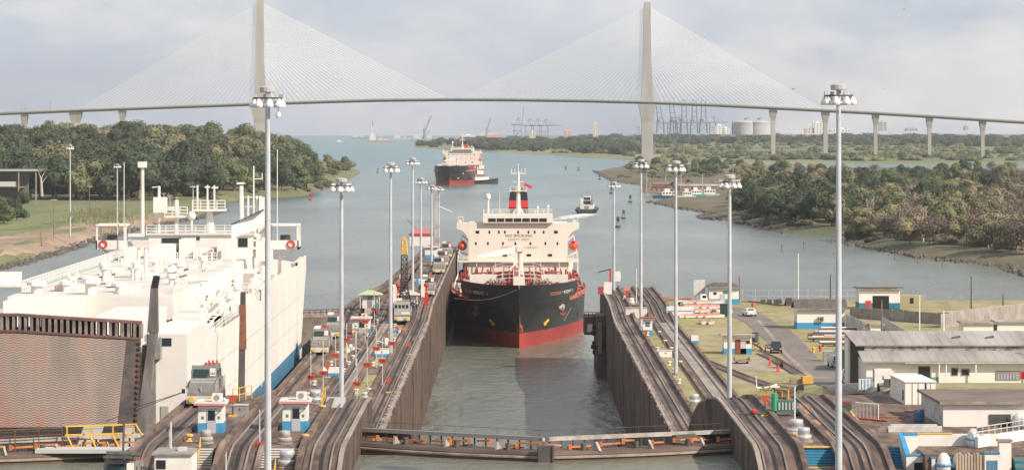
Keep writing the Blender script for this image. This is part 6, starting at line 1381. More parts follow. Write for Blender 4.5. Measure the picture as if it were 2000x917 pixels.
house('small_hut','small white and blue hut with a brown red door on the lawn',1414,1468,691,2.7,3.2,'shed',mat('hut_roof',(.55,.51,.46),.7,(.42,.38,.34),1),1,True,(('door',.50,0,.7,2.2,brown),('recess',.68,0,1.1,2.2,mat('hut_grey',(.52,.5,.48),.6)),('window',.87,.62,.5,.4,glass)))
house('red_roofed_booth','narrow white booth with sloping red roof on the right wall strip',1256,1274,654,2.7,1.8,'shed',roofr,1,True,(('window',.5,.55,.6,.7,blue),))
house('utility_hut','low white hut with small dark window behind the pipe stacks',1690,1722,662,2.3,3,'flat',conl,1,False,(('window',.5,.4,1.0,.5,glass),))
house('curved_wall_building','low white building with flat flared roof behind the long sheds',1882,1940,664,2.7,5,'flat',conl,1,False,(('window',.38,.1,1.0,.8,glass),)); house('side_annex','white annex with a slanted dark opening at the right edge',1948,2050,664,2.9,4,'flat',roofg,1,False,(('window',.3,.1,3.0,.9,glass),))
# long twin sheds
a=atg(1692,752); zL=a.z
t=thing('long_shed','long white shed with grey sheet roof in two slopes at the right edge','building',(a.x,a.y,zL)); wl=30; hh=3.1
MB().box(0,wl,0,9,-2,hh).build('wall',white,t); MB().box(-.02,9.5,-.02,.5,-2,1.1).build('teal_band',mat('faded_teal',(.16,.29,.33),.6),t)
mb=MB(); mb.hexa([(-.6,-.9,hh),(wl,-.9,hh),(wl,4.6,hh+.95),(-.6,4.6,hh+.95)],[(-.6,-.9,hh+.16),(wl,-.9,hh+.16),(wl,4.6,hh+1.12),(-.6,4.6,hh+1.12)]); 
for i in range(24): x=-.4+i*1.25; mb.hexa([(x,-.9,hh+.16),(x+.09,-.9,hh+.16),(x+.09,4.6,hh+1.12),(x,4.6,hh+1.12)],[(x,-.9,hh+.18),(x+.09,-.9,hh+.18),(x+.09,4.6,hh+1.14),(x,4.6,hh+1.14)])
mb.build('lower_roof',roofg,t)
MB().box(.3,wl,4.6,4.8,hh+.5,hh+1.75).build('clerestory',mat('clerestory_dirty',(.36,.33,.30),.8,(.12,.10,.09),.9,obj=True,lo=.45,hi=.6),t)
mb=MB(); mb.hexa([(-.9,4.3,hh+1.75),(wl,4.3,hh+1.75),(wl,13,hh+3.0),(-1.6,13,hh+3.0)],[(-.9,4.3,hh+1.92),(wl,4.3,hh+1.92),(wl,13,hh+3.16),(-1.6,13,hh+3.16)]); 
for i in range(24): x=-.6+i*1.25; mb.hexa([(x,4.3,hh+1.92),(x+.09,4.3,hh+1.92),(x+.09,13,hh+3.16),(x,13,hh+3.16)],[(x,4.3,hh+1.94),(x+.09,4.3,hh+1.94),(x+.09,13,hh+3.18),(x,13,hh+3.18)])
mb.build('upper_roof',roofg,t)
MB().box(-1.4,wl,12.5,13,-2,hh+2.9).build('rear_wall',white,t); MB().box(-1.4,-1.1,9,12.6,-2,hh+2.4).build('side_wall',white,t)
for x,w_,z0,z1,m in ((7.6,1.3,1.0,2.4,glass),(11.6,.7,1.4,2.2,glass),(13,.9,1.4,2.1,glass)):
    q=MB().box(x-w_/2-.12,x+w_/2+.12,-.06,.02,z0-.12,z1+.12).build('window',dark if x<8 else conl,t); MB().box(x-w_/2,x+w_/2,-.09,-.055,z0,z1).build('pane',m,q)
MB().box(.9,1.5,-.05,.02,0,2.1).build('door',dark,t)
for x in (9.4,10.3,14.2,21.5,22.6):
    MB().box(x,x+.16,-.85,-.7,-1,hh).build('roof_post',whitec,t)
mb=MB(); mb.bar((5,-.95,hh-.1),(30,-.95,hh-.05),.12); mb.build('gutter',galvl,t)
mb=MB(); mb.box(17.0,20.2,-.1,.02,.7,1.9); q=mb.build('shutter_frame',conl,t); mb=MB(); mb.box(20.2,21.2,-.12,.0,.9,1.8); mb.build('red_shutter',redp,t)
for i in range(7): MB().box(17.2+i*.4,17.45+i*.4,-.14,-.11,.8,1.5).build('slat',mat('blue_slat',(.30,.34,.42),.6),t)
mb=MB(); mb.cyl((22,2,hh+.6),(22,2,hh+2.2),.16,None,8); mb.lathe((22,2,hh+2.1),[(.16,0),(.35,.1),(.1,.4)],8); mb.build('vent_pipe',dark,t)
for x in (12.5,17):
    mb=MB(); mb.bar((x,8.2,hh+2.5),(x+1.1,8.6,hh+2.7),.3); mb.build('roof_debris',dark,t)
# dark lean-to at the left end with sun shade
p=atg(1668,725); t=thing('sun_shade','grey sail shade over a dark workshop bay behind the white pickup','shade',tuple(p)); mb=MB(); mb.add([(-2.2,0,3.3),(1.5,-1.5,3.0),(2.2,2.5,3.6),(-.5,3,3.9)],[(0,1,2,3)]); mb.build('cloth',mat('shade_cloth',(.20,.18,.18),.9),t)
for x,y in ((-2.2,0),(1.5,-1.5),(2.2,2.5),(-.5,3)): MB().cyl((x,y,-.5),(x,y,3.5),.06,None,6).build('pole',galvl,t)
t=thing('workshop_bay','dark red and green workshop bay under the grey sail shade','building',(p.x,p.y+1.2,p.z)); MB().box(-1.6,2.3,2,5.5,-1,2.9).build('back_wall',mat('dark_teal',(.10,.20,.20),.7),t); MB().box(.6,2.1,.6,2,-1,2.6).build('red_box',mat('dark_maroon',(.10,.025,.03),.7),t); MB().lathe((-.4,1.4,1.0),[(.1,0),(.5,.2),(.55,.6),(.2,.9)],10).build('orange_drum',orangel,t)
# container and big white store
p=at(1768,796,22.3); t=thing('container_shed','white container shed with double doors beside the flat brown roof','container',(p.x,p.y,p.z),R(3)); MB().box(0,3.0,0,8,-.3,2.5).build('wall',white,t); MB().box(-.08,3.08,-.1,8.1,2.5,2.6).build('roof',whitec,t); MB().box(1.95,2.1,-.04,.02,0,2.4).build('door_gap',slotm,t); MB().box(-.04,.02,.8,1.4,.7,1.7).build('side_window',glass,t)
for x in (.7,1.3,2.5): MB().box(x,x+.06,-.06,.0,.1,2.4).build('door_bar',galvl,t)
p=at(1842,832,22.66); t=thing('store_building','large white store with flat brown roof at the lower right','building',(p.x,p.y,p.z),R(1.5)); MB().box(0,24,0,12,-.4,2.05).build('wall',white,t); MB().box(-.35,24,-.4,12.5,2.05,2.27).build('roof',roofb,t); MB().box(-.36,24,-.44,-.405,2.02,2.29).build('fascia',conl,t); MB().box(-.04,24,-.03,12.1,-.6,-.02).build('plinth',slotm,t); MB().box(-.03,.0,.1,11.9,0,2.0).build('end_wall',mat('end_wall_white',(.62,.60,.57),.7,(.42,.40,.37),1,obj=True),t)
MB().box(4.2,6.2,-.1,.01,0,1.1).build('open_box',dark,t)
t=thing('water_tank','white rounded tank with wire cage in front of the large store','tank',(p.x+7.0,p.y-1.0,p.z)); MB().lathe((0,0,0),[(.9,0),(.95,.9),(.6,1.25),(.1,1.35)],12).build('tank',whitec,t,smooth=True); mb=MB()
for i in range(8): a_=6.28*i/8; mb.bar((1.02*math.cos(a_),1.02*math.sin(a_),0),(1.02*math.cos(a_),1.02*math.sin(a_),1.2),.05)
mb.build('cage',galvl,t)
# ---------------------------------------------------------------- foreground right: walls with blue coping, planks, covers
zP=22.66; zQ=21.2
t=thing('stair_wall','white parapet wall with blue coping around the lower stairs','wall',(33.1,248,zQ))
w1=MB(); c1=MB()
w1.hexa([(-.15,0,-.2),(.15,0,-.2),(0.05,3.6,-.2),(-.25,3.6,-.2)],[(-.15,0,1.15),(.15,0,1.15),(0.05,3.6,2.5),(-.25,3.6,2.5)]); c1.hexa([(-.21,-.02,1.15),(.21,-.02,1.15),(.11,3.6,2.5),(-.31,3.6,2.5)],[(-.21,-.02,1.32),(.21,-.02,1.32),(.11,3.6,2.68),(-.31,3.6,2.68)])
w1.box(-.15,2.0,-.3,-.002,-.2,1.1); c1.box(-.22,2.05,-.36,.02,1.16,1.3); w1.box(1.7,2.0,-2.2,-.3,-.2,1.1); c1.box(1.64,2.06,-2.2,-.37,1.1,1.26)
w1.box(.06,1.25,3.25,3.6,-.2,2.5); c1.box(.12,1.3,3.2,3.65,2.5,2.68); w1.build('wall',whitec,t); c1.build('coping',ltblue,t)
MB().box(.5,1.3,-.33,-.302,-.2,.6).build('opening',slotm,t)
def wall_run(mbw,mbc,pts,h0,th=.3):
    for (a,b) in zip(pts,pts[1:]):
        a=Vector(a); b=Vector(b); mbw.hexa([a+Vector((-th/2,0,-a.z)),a+Vector((th/2,0,-a.z)),b+Vector((th/2,0,-b.z)),b+Vector((-th/2,0,-b.z))],[a+Vector((-th/2,0,0)),a+Vector((th/2,0,0)),b+Vector((th/2,0,0)),b+Vector((-th/2,0,0))])
        mbc.bar(a+Vector((0,0,.06)),b+Vector((0,0,.06)),th+.12,.16)
p=at(1790,858,zP); t=thing('low_wall','long low white wall behind the lower stairs','wall',(34.9,252.6,zP)); MB().box(-.6,6.6,0,.35,-.1,1.0).build('wall',whitec,t); MB().box(-.6,2.6,-.05,.4,1.0,1.08).build('yellow_edge',yellow,t)
p=at(1735,843,zP); 
for i,(dx,dy,w_,lab) in enumerate(((0,0,4.8,'front whitewashed beam lying on the brown pavement'),(.4,1.6,4.2,'rear grey white beam lying on the brown pavement'))):
    t=thing('beam',lab,'beam',(p.x+dx,p.y+dy,zP)); MB().box(0,w_,0,.6,0,.5).build('body',mat('whitewash',(.62,.58,.53),.8,(.45,.41,.37),1.2,obj=True),t); MB().box(-.9,0,.1,.5,0,.3).build('end_piece',conl,t)
tfl=mat('teal_floor',(.10,.22,.21),.8,(.16,.17,.14),.6)
for X0_,X1_,lab in ((36.2,38.6,'teal steps between the low wall and the hooded covers'),(42.4,47,'teal steps at the right edge by the barrier')):
    t=thing('teal_steps',lab,'steps',(X0_-.8,245.9,zQ))
    for i in range(5): MB().box(0,X1_-X0_,-.3*i-.3,-.3*i,0,1.25-.25*i).build('tread',teal if i%2 else tfl,t)
p=Vector((1000*0+855*245/F,244.6,zQ))
for i,(dx,dy,s,lab) in enumerate(((0,0,1.0,'white hooded cover with blue band beside the timber crates, lower right'),(1.4,1.2,.9,'smaller white hooded cover right of the blue banded one'),(3.6,7.6,.9,'white hooded cover with green window at the end of the low wall'))):
    t=thing('hooded_cover',lab,'cover',(p.x+dx-.6,p.y+dy-.3,zQ+(1.4 if i==2 else 0))); MB().lathe((0,0,0),[(.6*s,0),(.6*s,.9*s),(.5*s,1.4*s),(.25*s,1.75*s),(.05,1.8*s)],12).build('cover',whitec,t,smooth=True); MB().lathe((0,0,.72*s),[(.68*s,0),(.72*s,.08*s),(.66*s,.2*s)],12).build('band',ltblue,t)
p=Vector((888*244/F,243.8,zQ)); t=thing('timber_stack','stack of pale upright timber boards near the lower right corner','timber',(p.x,p.y,zQ))
for i in range(9): MB().box(-.9+i*.24,-.72+i*.24,-.1,.3,0,1.75+.1*math.sin(i*2.1)).build('board',mat('pale_timber',(.50,.40,.29),.8,(.36,.28,.2),2,(1,1,.2),obj=True) if i!=6 else conl,t)
t=thing('blue_locker','white locker with blue panels right of the timber boards','locker',(p.x+2.0,p.y+.2,zQ)); MB().box(-.5,.7,0,.7,0,1.7).build('body',whitec,t)
for i in range(3): MB().box(-.35+i*.32,-.1+i*.32,-.04,-.01,.3,1.2).build('panel',blue,t)
MB().box(-.55,.75,-.05,.75,1.7,1.85).build('blue_top',blue,t)
t=thing('white_pier','tall white pier at the right end of the low wall','pier',(p.x+3.4,p.y+1.5,zQ)); MB().box(-.5,.5,0,.9,0,2.6).build('shaft',whitec,t); MB().box(-.6,.6,-.1,1,2.6,2.75).build('cap',conl,t)
p=at(1990,860,zP); t=thing('barrier_wall','low white barrier with fence panels running along the right edge','barrier',(p.x,p.y,zP),R(-40)); MB().box(-.15,.15,-7,6,0,.9).build('wall',whitec,t); mb=MB(); rail_line(mb,[(0,-7,.9),(0,6,.9)],.8,.05,1.0,2); mb.build('rail',galvl,t)
p=at(1795,824,zP); t=thing('blue_barrel','blue barrel on the pavement by the corner of the large store','barrel',(p.x,p.y,zP)); MB().lathe((0,0,0),[(.45,0),(.5,.3),(.5,.9),(.42,1.15)],12).build('drum',mat('barrel_blue',(.05,.12,.24),.5),t); MB().lathe((0,0,1.15),[(.4,0),(.4,.04)],12).build('lid',dark,t)
p=at(1690,828,zP); mb=MB()
for (x0,y0),(x1,y1),m in (((1652,792),(1712,866),0),((1698,813),(1768,815),1),((1765,804),(1810,803),1)):
    a_=at(x0,y0,zP); b_=at(x1,y1,zP); mb.m=m; mb.bar(a_+Vector((0,0,.05)),b_+Vector((0,0,.05)),.2,.1)
o=mb.build('kerb',[yellow,orange]); tag(o,kind='structure')
p=at(1688,820,zP); t=thing('white_barrier','white tubular barrier on a red kerb beside the road end','barrier',(p.x-.4,p.y,zP)); mb=MB(); rail_line(mb,[(-.2,1.5,0),(1.7,0,0)],1.5,.05,.35,1); mb.build('frame',whitec,t); MB().bar((-.3,1.6,.06),(2.4,-1.2,.06),.22,.12).build('red_base',redp,t)
p=at(1654,803,zP); t=thing('dark_box','small dark green box with red lid on the pavement','box',(p.x,p.y,zP)); MB().box(-.45,.45,0,.7,0,.7).build('body',mat('box_green',(.04,.08,.06),.6),t); MB().box(-.4,.4,.1,.6,.7,.95).build('lid',mat('lid_maroon',(.2,.04,.04),.6),t)
p=at(1536,812,zP); t=thing('generator','green wheeled generator with silver fins beside the red arrow','generator',(p.x,p.y,zP)); MB().box(-.95,.95,0,1.2,.35,1.45).build('body',mat('gen_green',(.05,.14,.11),.6),t)
for i in range(5): MB().box(-.75+i*.32,-.6+i*.32,-.05,-.01,.6,1.3).build('fin',galvl,t)
for x in (-1.05,1.05): MB().cyl((x-.1,.4,.35),(x+.1,.4,.35),.36,None,12).build('wheel',rubber,t)
MB().lathe((-1.1,.2,.5),[(.28,0),(.28,1.6),(.1,1.7)],8).build('coil',mat('coil_green',(.03,.30,.14),.6),t); MB().bar((.3,.3,1.45),(.3,.3,3.1),.09).build('orange_stick',orange,t)
arrow_sign('red arrow signal tilted beside the green generator',(p.x-2.0,p.y,zP),1.4); t=thing('red_ball','red ball valve on a low pipe left of the green generator','valve',(p.x-3.1,p.y,zP)); MB().lathe((0,0,.2),[(.05,0),(.3,.15),(.3,.35),(.05,.5)],10).build('ball',redp,t); MB().cyl((-1.4,0,.25),(1.6,0,.25),.06,None,6).build('pipe',dark,t)
p=at(1548,824,zP); t=thing('number_post','white post with small cap beside the green generator','post',(p.x+.1,p.y-1,zP)); MB().cyl((0,0,0),(0,0,3.3),.07,None,6).build('shaft',whitec,t); MB().cyl((0,0,3.3),(0,0,3.4),.1,None,6).build('cap',galvl,t)
# orange cable channel with grey lids along the outer track
mb=MB(); X0=24.7
DS2=[252,258,264,270,276,284,292,299]
p0=at(1568,790,zP); p1=at(1628,868,zP); d_=(p1-p0); n_=Vector((-d_.y,d_.x,0)).normalized()*.55; t=thing('cable_channel','orange cable channel with grey lids along the right platform track','channel',(p0.x,p0.y,zP))
for i in range(7):
    a_=d_*(i/7); b_=d_*((i+1)/7-.01); h_=Vector((0,0,.14)); MB().hexa([a_-n_*.6,a_+n_*.6,b_+n_*.6,b_-n_*.6],[a_-n_*.6+h_,a_+n_*.6+h_,b_+n_*.6+h_,b_-n_*.6+h_]).build('lid',dark if i in (2,4) else mat('lid_orange',(.55,.24,.09),.7,(.36,.17,.08),1.5,obj=True),t)
for s in (-1,1): MB().bar(n_*s*.8+Vector((0,0,.08)),d_+n_*s*.8+Vector((0,0,.08)),.14,.2).build('channel_kerb',conl,t)
p=at(1475,790,zP); t=thing('guard_rail','pair of yellow guard frames behind the crest of the right platform','railing',(p.x+.6,p.y+1,zP)); 
for k in range(2): mb=MB(); rail_line(mb,[(k*1.5,0,0),(k*1.5+1.1,-1,0)],1.5,.06,.5,2); mb.build('frame',yellow,t)
# ---------------------------------------------------------------- vehicles
carw=mat('car_white',(.78,.78,.77),.25); carb=mat('car_black',(.03,.032,.036),.2)
def car(name,label,cat,loc,rz,body,kind='sedan'):
    t=thing(name,label,cat,loc,rz); W_=.9
    prof={'sedan':([(-2.25,.35),(-2.3,.75),(-2.2,.95),(-1.5,1.02),(1.2,.98),(2.1,.82),(2.25,.6),(2.2,.35)],[(-1.75,.99),(-1.2,1.42),(.1,1.46),(1.15,.97)]),
      'suv':([(-2.2,.4),(-2.25,1.0),(1.0,1.08),(2.1,.95),(2.25,.7),(2.2,.4)],[(-2.15,1.03),(-1.9,1.72),(.1,1.75),(1.0,1.05)]),
      'pickup':([(-2.5,.45),(-2.55,1.02),(.9,1.05),(2.2,.95),(2.35,.7),(2.3,.45)],[(-.75,1.03),(-.55,1.68),(.35,1.70),(1.0,1.03)])}[kind]
    low,top=prof; mb=MB(); mb.prism([(a,b) for a,b in low],'x',-W_,W_); mb.build('body',body,t)
    mb=MB(); n=len(top); vs=[(-W_*.98+.02,a,b) for a,b in top]; hi=[(W_*.98-.02,a,b) for a,b in top]
    vs=[(-(W_-.03 if b<1.2 else W_-.2),a,b) for a,b in top]; hi=[((W_-.03 if b<1.2 else W_-.2),a,b) for a,b in top]
    mb.add(vs+hi,[(3,2,1,0),(4,5,6,7),(0,1,5,4),(1,2,6,5),(2,3,7,6)]); cabin=mb.build('cabin',body,t)
    (a0,b0),(a1,b1),(a2,b2),(a3,b3)=top
    def lp(p,q,u): return (p[0]+(q[0]-p[0])*u,p[1]+(q[1]-p[1])*u)
    for p_,q_,off,nm in (((a0,b0),(a1,b1),-.02,'rear_window'),((a3,b3),(a2,b2),.02,'windscreen')):
        c0=lp(p_,q_,.22); c1=lp(p_,q_,.88); MB().quad((-.66,c0[0]+off,c0[1]+.02),(.66,c0[0]+off,c0[1]+.02),(.58,c1[0]+off,c1[1]+.02),(-.58,c1[0]+off,c1[1]+.02)).build(nm,glass,cabin,recalc=False)
    for s in (-1,1):
        zz0=b0+.08; zz1=b1-.1; mb=MB(); mb.add([(s*(W_-.045),lp((a0,b0),(a1,b1),.3)[0]+.2,zz0),(s*(W_-.045),a3-.35,zz0),(s*(W_-.185),a2-.05,zz1),(s*(W_-.185),a1+.15,zz1)],[(0,1,2,3)]); mb.build('side_window',glass,cabin,recalc=False)
        for y in (-1.4,1.4): 
            mb=MB(); mb.cyl((s*.72,y,.33),(s*.93,y,.33),.34,None,14); w=mb.build('wheel',rubber,t); mb=MB(); mb.cyl((s*.931,y,.33),(s*.94,y,.33),.19,None,10); mb.build('rim',galvl,w)
        yr_=low[1][0]; mb=MB(); mb.box(min(s*.5,s*.86),max(s*.5,s*.86),yr_-.03,yr_+.05,.72,.88); mb.build('tail_light',redp,t)
        yf_=low[-2][0]; mb=MB(); mb.box(min(s*.5,s*.86),max(s*.5,s*.86),yf_-.12,yf_+.03,.62,.78); mb.build('headlight',galvl,t)
    if kind=='pickup': MB().box(-.8,.8,-2.45,-.9,1.045,1.06).build('cargo_bed',dark,t)
    MB().box(-.9,.9,low[0][0]-.04,low[0][0]+.05,.38,.55).build('bumper',dark if body is carb else galvl,t); MB().box(-.25,.25,low[1][0]-.04,low[1][0]-.0,.55,.68).build('number_plate',whitec,t)
    return t
p=atg(1465,618); car('parked_car','white sedan seen from behind on the road by the control house','car',(p.x,p.y+2,p.z+.05),R(8),carw)
p=atg(1518,690); car('dark_suv','dark sport utility car coming along the road','car',(p.x,p.y+2,p.z+.05),R(176),carb,'suv')
p=atg(1660,748); car('pickup_truck','white pickup truck parked in the shade by the long shed','pickup',(p.x,p.y+2.2,p.z+.05),R(-4),carw,'pickup')
p=atg(1640,716); car('parked_car','silver car half hidden behind the front right light mast','car',(p.x-.6,p.y,p.z+.05),R(5),mat('car_silver',(.45,.46,.47),.3),'suv')
# white flatbed truck
p=atg(1352,597); t=thing('flatbed_truck','white truck with cab at its right end beside the boat stacks','truck',(p.x,p.y,p.z+.02),R(-88)); MB().hexa([(-1,1.6,.5),(1,1.6,.5),(1,3.3,.5),(-1,3.3,.5)],[(-.95,1.6,2.3),(.95,1.6,2.3),(.95,2.7,2.3),(-.95,2.7,2.3)]).build('cab',carw,t); MB().quad((-.85,3.2,1.35),(.85,3.2,1.35),(.8,2.82,2.15),(-.8,2.82,2.15)).build('windscreen',glass,t,recalc=False); MB().box(-.97,-.955,1.9,2.7,1.4,2.1).build('side_window',glass,t); MB().box(.955,.97,1.9,2.7,1.4,2.1).build('side_window',glass,t); MB().box(-1.05,1.05,-3.2,1.4,.85,1.05).build('flatbed',whitec,t)
for s in (-1,1):
    for y in (-2.3,2.5): w=MB().cyl((s*.75,y,.42),(s*1.0,y,.42),.42,None,14).build('wheel',rubber,t); MB().cyl((s*1.001,y,.42),(s*1.01,y,.42),.2,None,10).build('rim',galvl,w)
# white and blue sheds and stacked boats behind the right wall
p=at(1243,620,14.2); t=thing('white_block','white square concrete block between the two tow tracks','block',tuple(p)); MB().box(-2.0,2.0,0,3,0,1.7).build('wall',mat('block_white',(.70,.67,.62),.7,(.55,.51,.46),.9,obj=True),t); MB().box(-2.1,2.1,-.05,3.1,1.7,1.82).build('slab',conl,t)
p=at(1319,618,14.2); t=thing('white_panel_wall','white and light blue panel wall by the steps of the outer track','wall',tuple(p)); MB().box(-1.6,3.4,0,.4,0,1.9).build('wall',whitec,t); MB().box(-1.75,-1.6,-.02,.42,0,2.3).build('blue_post',ltblue,t); MB().box(-1.6,3.4,-.03,0,1.0,1.15).build('blue_line',ltblue,t)
boatr=mat('boat_red_cover',(.50,.13,.10),.7,(.62,.3,.24),1.2,obj=True)
def rowboat(label,loc,rz,L_=5.0,rd=True):
    t=thing('rowing_boat',label,'boat',loc,rz,'red covered rowing boats stacked on the lawn'); mb=MB(); rows=[]
    for i in range(9):
        u=i/8; w=.75*math.sin(math.pi*min(1,.12+.8*u+.08*u*u))**.7 if u<1 else .06; w=max(.06,w*(1 if u<.6 else 1-((u-.6)/.4)**2*.9)); rows.append([(-w,-L_/2+L_*u,.5),(-w*.8,-L_/2+L_*u,.12),(0,-L_/2+L_*u,0),(w*.8,-L_/2+L_*u,.12),(w,-L_/2+L_*u,.5)])
    mb.grid(rows); mb.add(rows[0],[(0,1,2,3,4)]); mb.build('hull',whitec,t); mb=MB(); mb.grid([[(r[0][0],r[0][1],.5),(0,r[0][1],.5+.28*math.sin(math.pi*min(1,i/8))),(r[4][0],r[4][1],.5)] for i,r in enumerate(rows)]); mb.build('cover',boatr,t); return t
p=atg(1372,632); r0=rowboat('front left red covered rowing boat, lying apart before the stack',(p.x,p.y,p.z),R(2),4.2); p=atg(1388,632); copy_tree(r0,(p.x,p.y,p.z),R(-4),'front right red covered rowing boat, lying apart before the stack')
k=0
for row,(yy,n,z0) in enumerate(((621,5,0),(612,6,0),(617,4,.62),(609,5,.62),(606,4,1.2))):
    for i in range(n):
        p=atg(1344+i*13+row*2,yy); k+=1; copy_tree(r0,(p.x,p.y+1,p.z+z0),R(-58+rnd.uniform(-9,9)),'red covered rowing boat in the stack '+('on the ground','on the ground at the back','on the second tier','on the rear second tier','on the top tier')[row],scale=(1,1.15,1))
p=atg(1417,618); t=thing('dumpster','dark green dumpster by the road beside the boat stack','dumpster',(p.x,p.y,p.z)); MB().hexa([(-.9,0,.1),(.9,0,.1),(.9,1.5,.1),(-.9,1.5,.1)],[(-1,-.2,2.2),(1,-.2,2.2),(1,1.6,2.3),(-1,1.6,2.3)]).build('body',mat('dumpster_green',(.02,.06,.05),.6),t); MB().box(-1.05,1.05,-.25,1.65,2.3,2.4).build('lid',dark,t)
p=atg(1357,672); t=thing('electric_cabinet','white and blue electric cabinet standing alone on the lawn','cabinet',(p.x,p.y,p.z)); MB().box(-.6,.6,0,1,0,1.6).build('body',whitec,t); MB().box(-.615,.615,-.015,1.015,0,.6).build('blue_band',ltblue,t); MB().box(-.64,.64,-.04,1.04,1.6,1.68).build('lid',greyp,t); MB().box(-.63,-.601,.1,.9,.1,1.5).build('door',dark,t)
p=atg(1450,710); t=thing('flat_trailer','low ochre flat trailer parked on the lawn near the hut','trailer',(p.x,p.y,p.z)); MB().box(-1.15,1.15,0,2.4,.35,.6).build('deck',wood,t)
for x in (-1.1,1.1): MB().box(x-.06,x+.06,0,2.4,.6,.95).build('side_rail',wood,t)
for x in (-.8,.8):
    for y in (.3,2): MB().cyl((x-.1,y,.22),(x+.1,y,.22),.22,None,10).build('wheel',rubber,t)
p=atg(1484,686); t=thing('timber_heap','heap of broken brown timber beside the small hut','timber',(p.x-.4,p.y,p.z))
for i in range(16): a_=rnd.random()*3.1; c=Vector((rnd.uniform(-1,1.6),rnd.uniform(-.6,1.2),.15+rnd.random()*.9)); MB().bar(c,c+Vector((math.cos(a_)*1.5,math.sin(a_)*.7,rnd.uniform(-.5,.5))),.14,.2).build('plank',wood if i%3 else rust,t)
p=atg(1475,668); t=thing('dark_bin','dark bin standing behind the small hut','bin',(p.x,p.y,p.z)); MB().lathe((0,0,0),[(.5,0),(.6,1.3),(.55,1.5)],10).build('body',dark,t); MB().lathe((0,0,1.5),[(.62,0),(.4,.15)],10).build('lid',black,t)
# pipe racks beside the road
p=atg(1572,668); 
pw_=[whitec,galvl,rust,dark,mat('pipe_tan',(.45,.36,.28),.7)]
for r_i,(yy,x0,x1,n) in enumerate(((652,1598,1685,6),(659,1580,1700,7),(667,1572,1700,6),(676,1600,1668,5))):
    a_=atg(x0,yy); b_=atg(x1,yy)
    for i in range(n):
        o=thing('pipe',['white or tan pipe on the rear rack beside the road','long pipe on the second rack beside the road','dark or grey pipe on the third rack beside the road','short pipe on the front rack beside the road'][r_i],'pipe',(a_.x,a_.y+i*.35,a_.z+.45+.28*(i%3)),0,'pipes stacked on racks beside the road'); L_=(b_-a_).length*rnd.uniform(.55,1); off=rnd.uniform(0,(b_-a_).length-L_); r__=rnd.uniform(.11,.2)
        MB().cyl((off,0,0),(off+L_,0,0),r__,None,8).build('tube',pw_[(i*2+r_i)%5],o); MB().cyl((off-.04,0,0),(off+.02,0,0),r__*1.12,None,8).build('flange',dark,o)
    t=thing('pipe_rack',['rear low rack under the pipes beside the road','second low rack under the long pipes beside the road','third low rack under the dark pipes beside the road','front low rack under the short pipes beside the road'][r_i],'rack',(a_.x,a_.y,a_.z)); w_=(b_-a_).length
    for u in (.15,.5,.85): MB().box(w_*u-.1,w_*u+.1,-.2,2.6,.0,.3).build('sleeper',wood,t)
for x,y,m,lab in ((1589,688,yellow,'yellow hydrant post by the kerb'),(1602,686,redp,'red hydrant beside the yellow one'),(1470,600,redp,'small red hydrant on the far lawn')):
    p=atg(x,y); t=thing('hydrant',lab,'hydrant',(p.x,p.y,p.z)); MB().lathe((0,0,0),[(.2,0),(.17,.6),(.25,.65),(.2,.9),(.06,1.05)],10).build('body',m,t); MB().cyl((-.3,0,.55),(.3,0,.55),.09,None,8).build('outlet',m,t)
p=atg(1617,705); cabinet('grey cabinet by the kerb left of the front mast',(p.x,p.y,p.z),1.3,1,1.5,greyp,band=False)
for x,y,lab in ((1504,714,'orange cone left of the brown drum'),(1520,726,'orange cone right of the service track')):
    p=atg(x,y); t=thing('traffic_cone',lab,'cone',(p.x,p.y,p.z)); MB().lathe((0,0,.06),[(.3,0),(.06,.95)],10).build('cone',orangel,t); MB().box(-.38,.38,-.38,.38,0,.06).build('base',orangel,t)
p=atg(1523,718); t=thing('cable_drum','brown cable drum on the lawn by the road','drum',(p.x,p.y,p.z)); MB().cyl((-.35,0,.65),(.35,0,.65),.4,None,12).build('core',dark,t)
for x in (-.4,.4): MB().cyl((x-.05,0,.65),(x+.05,0,.65),.65,None,16).build('flange',rust,t)
p=atg(1500,762); t=thing('light_trailer','white tubular trailer with green wheel on the lawn','trailer',(p.x,p.y,p.z)); mb=MB(); mb.bar((-1.5,0,.4),(1.6,.3,.5),.2); mb.bar((-1.5,0,.4),(-1.6,0,2.0),.12); mb.bar((.2,-.6,.5),(1.2,.8,.7),.25); mb.build('frame',whitec,t)
for x in (-.6,.6): MB().cyl((x-.1,.1,.35),(x+.1,.1,.35),.35,None,12).build('wheel',mat('wheel_green',(.06,.18,.1),.7),t)
p=atg(1570,752); t=thing('tool_cart','yellow box cart with rusty parts at the edge of the road','cart',(p.x,p.y,p.z)); MB().box(-.2,1.2,-.5,.8,.3,1.2).build('box',mat('cart_yellow',(.62,.33,.06),.6),t); MB().box(-1.8,-.2,0,1.2,.25,.8).build('tray',wood,t)
for i in range(6): c=Vector((rnd.uniform(-1.6,1.2),rnd.uniform(0,1),.9+rnd.random()*.3)); MB().bar(c,c+Vector((rnd.uniform(-1,1),rnd.uniform(-.5,.5),.1)),.18).build('part',rust,t)
p=atg(1562,764); t=thing('black_pump','small black pump on wheels before the yellow box cart','pump',(p.x,p.y,p.z)); MB().hexa([(-.6,0,.2),(.6,0,.2),(.6,.8,.2),(-.6,.8,.2)],[(-.1,.1,.9),(.5,.1,.9),(.5,.7,.9),(-.1,.7,.9)]).build('body',black,t)
for x in (-.4,.4): MB().cyl((x-.08,0,.2),(x+.08,0,.2),.22,None,10).build('wheel',rubber,t)
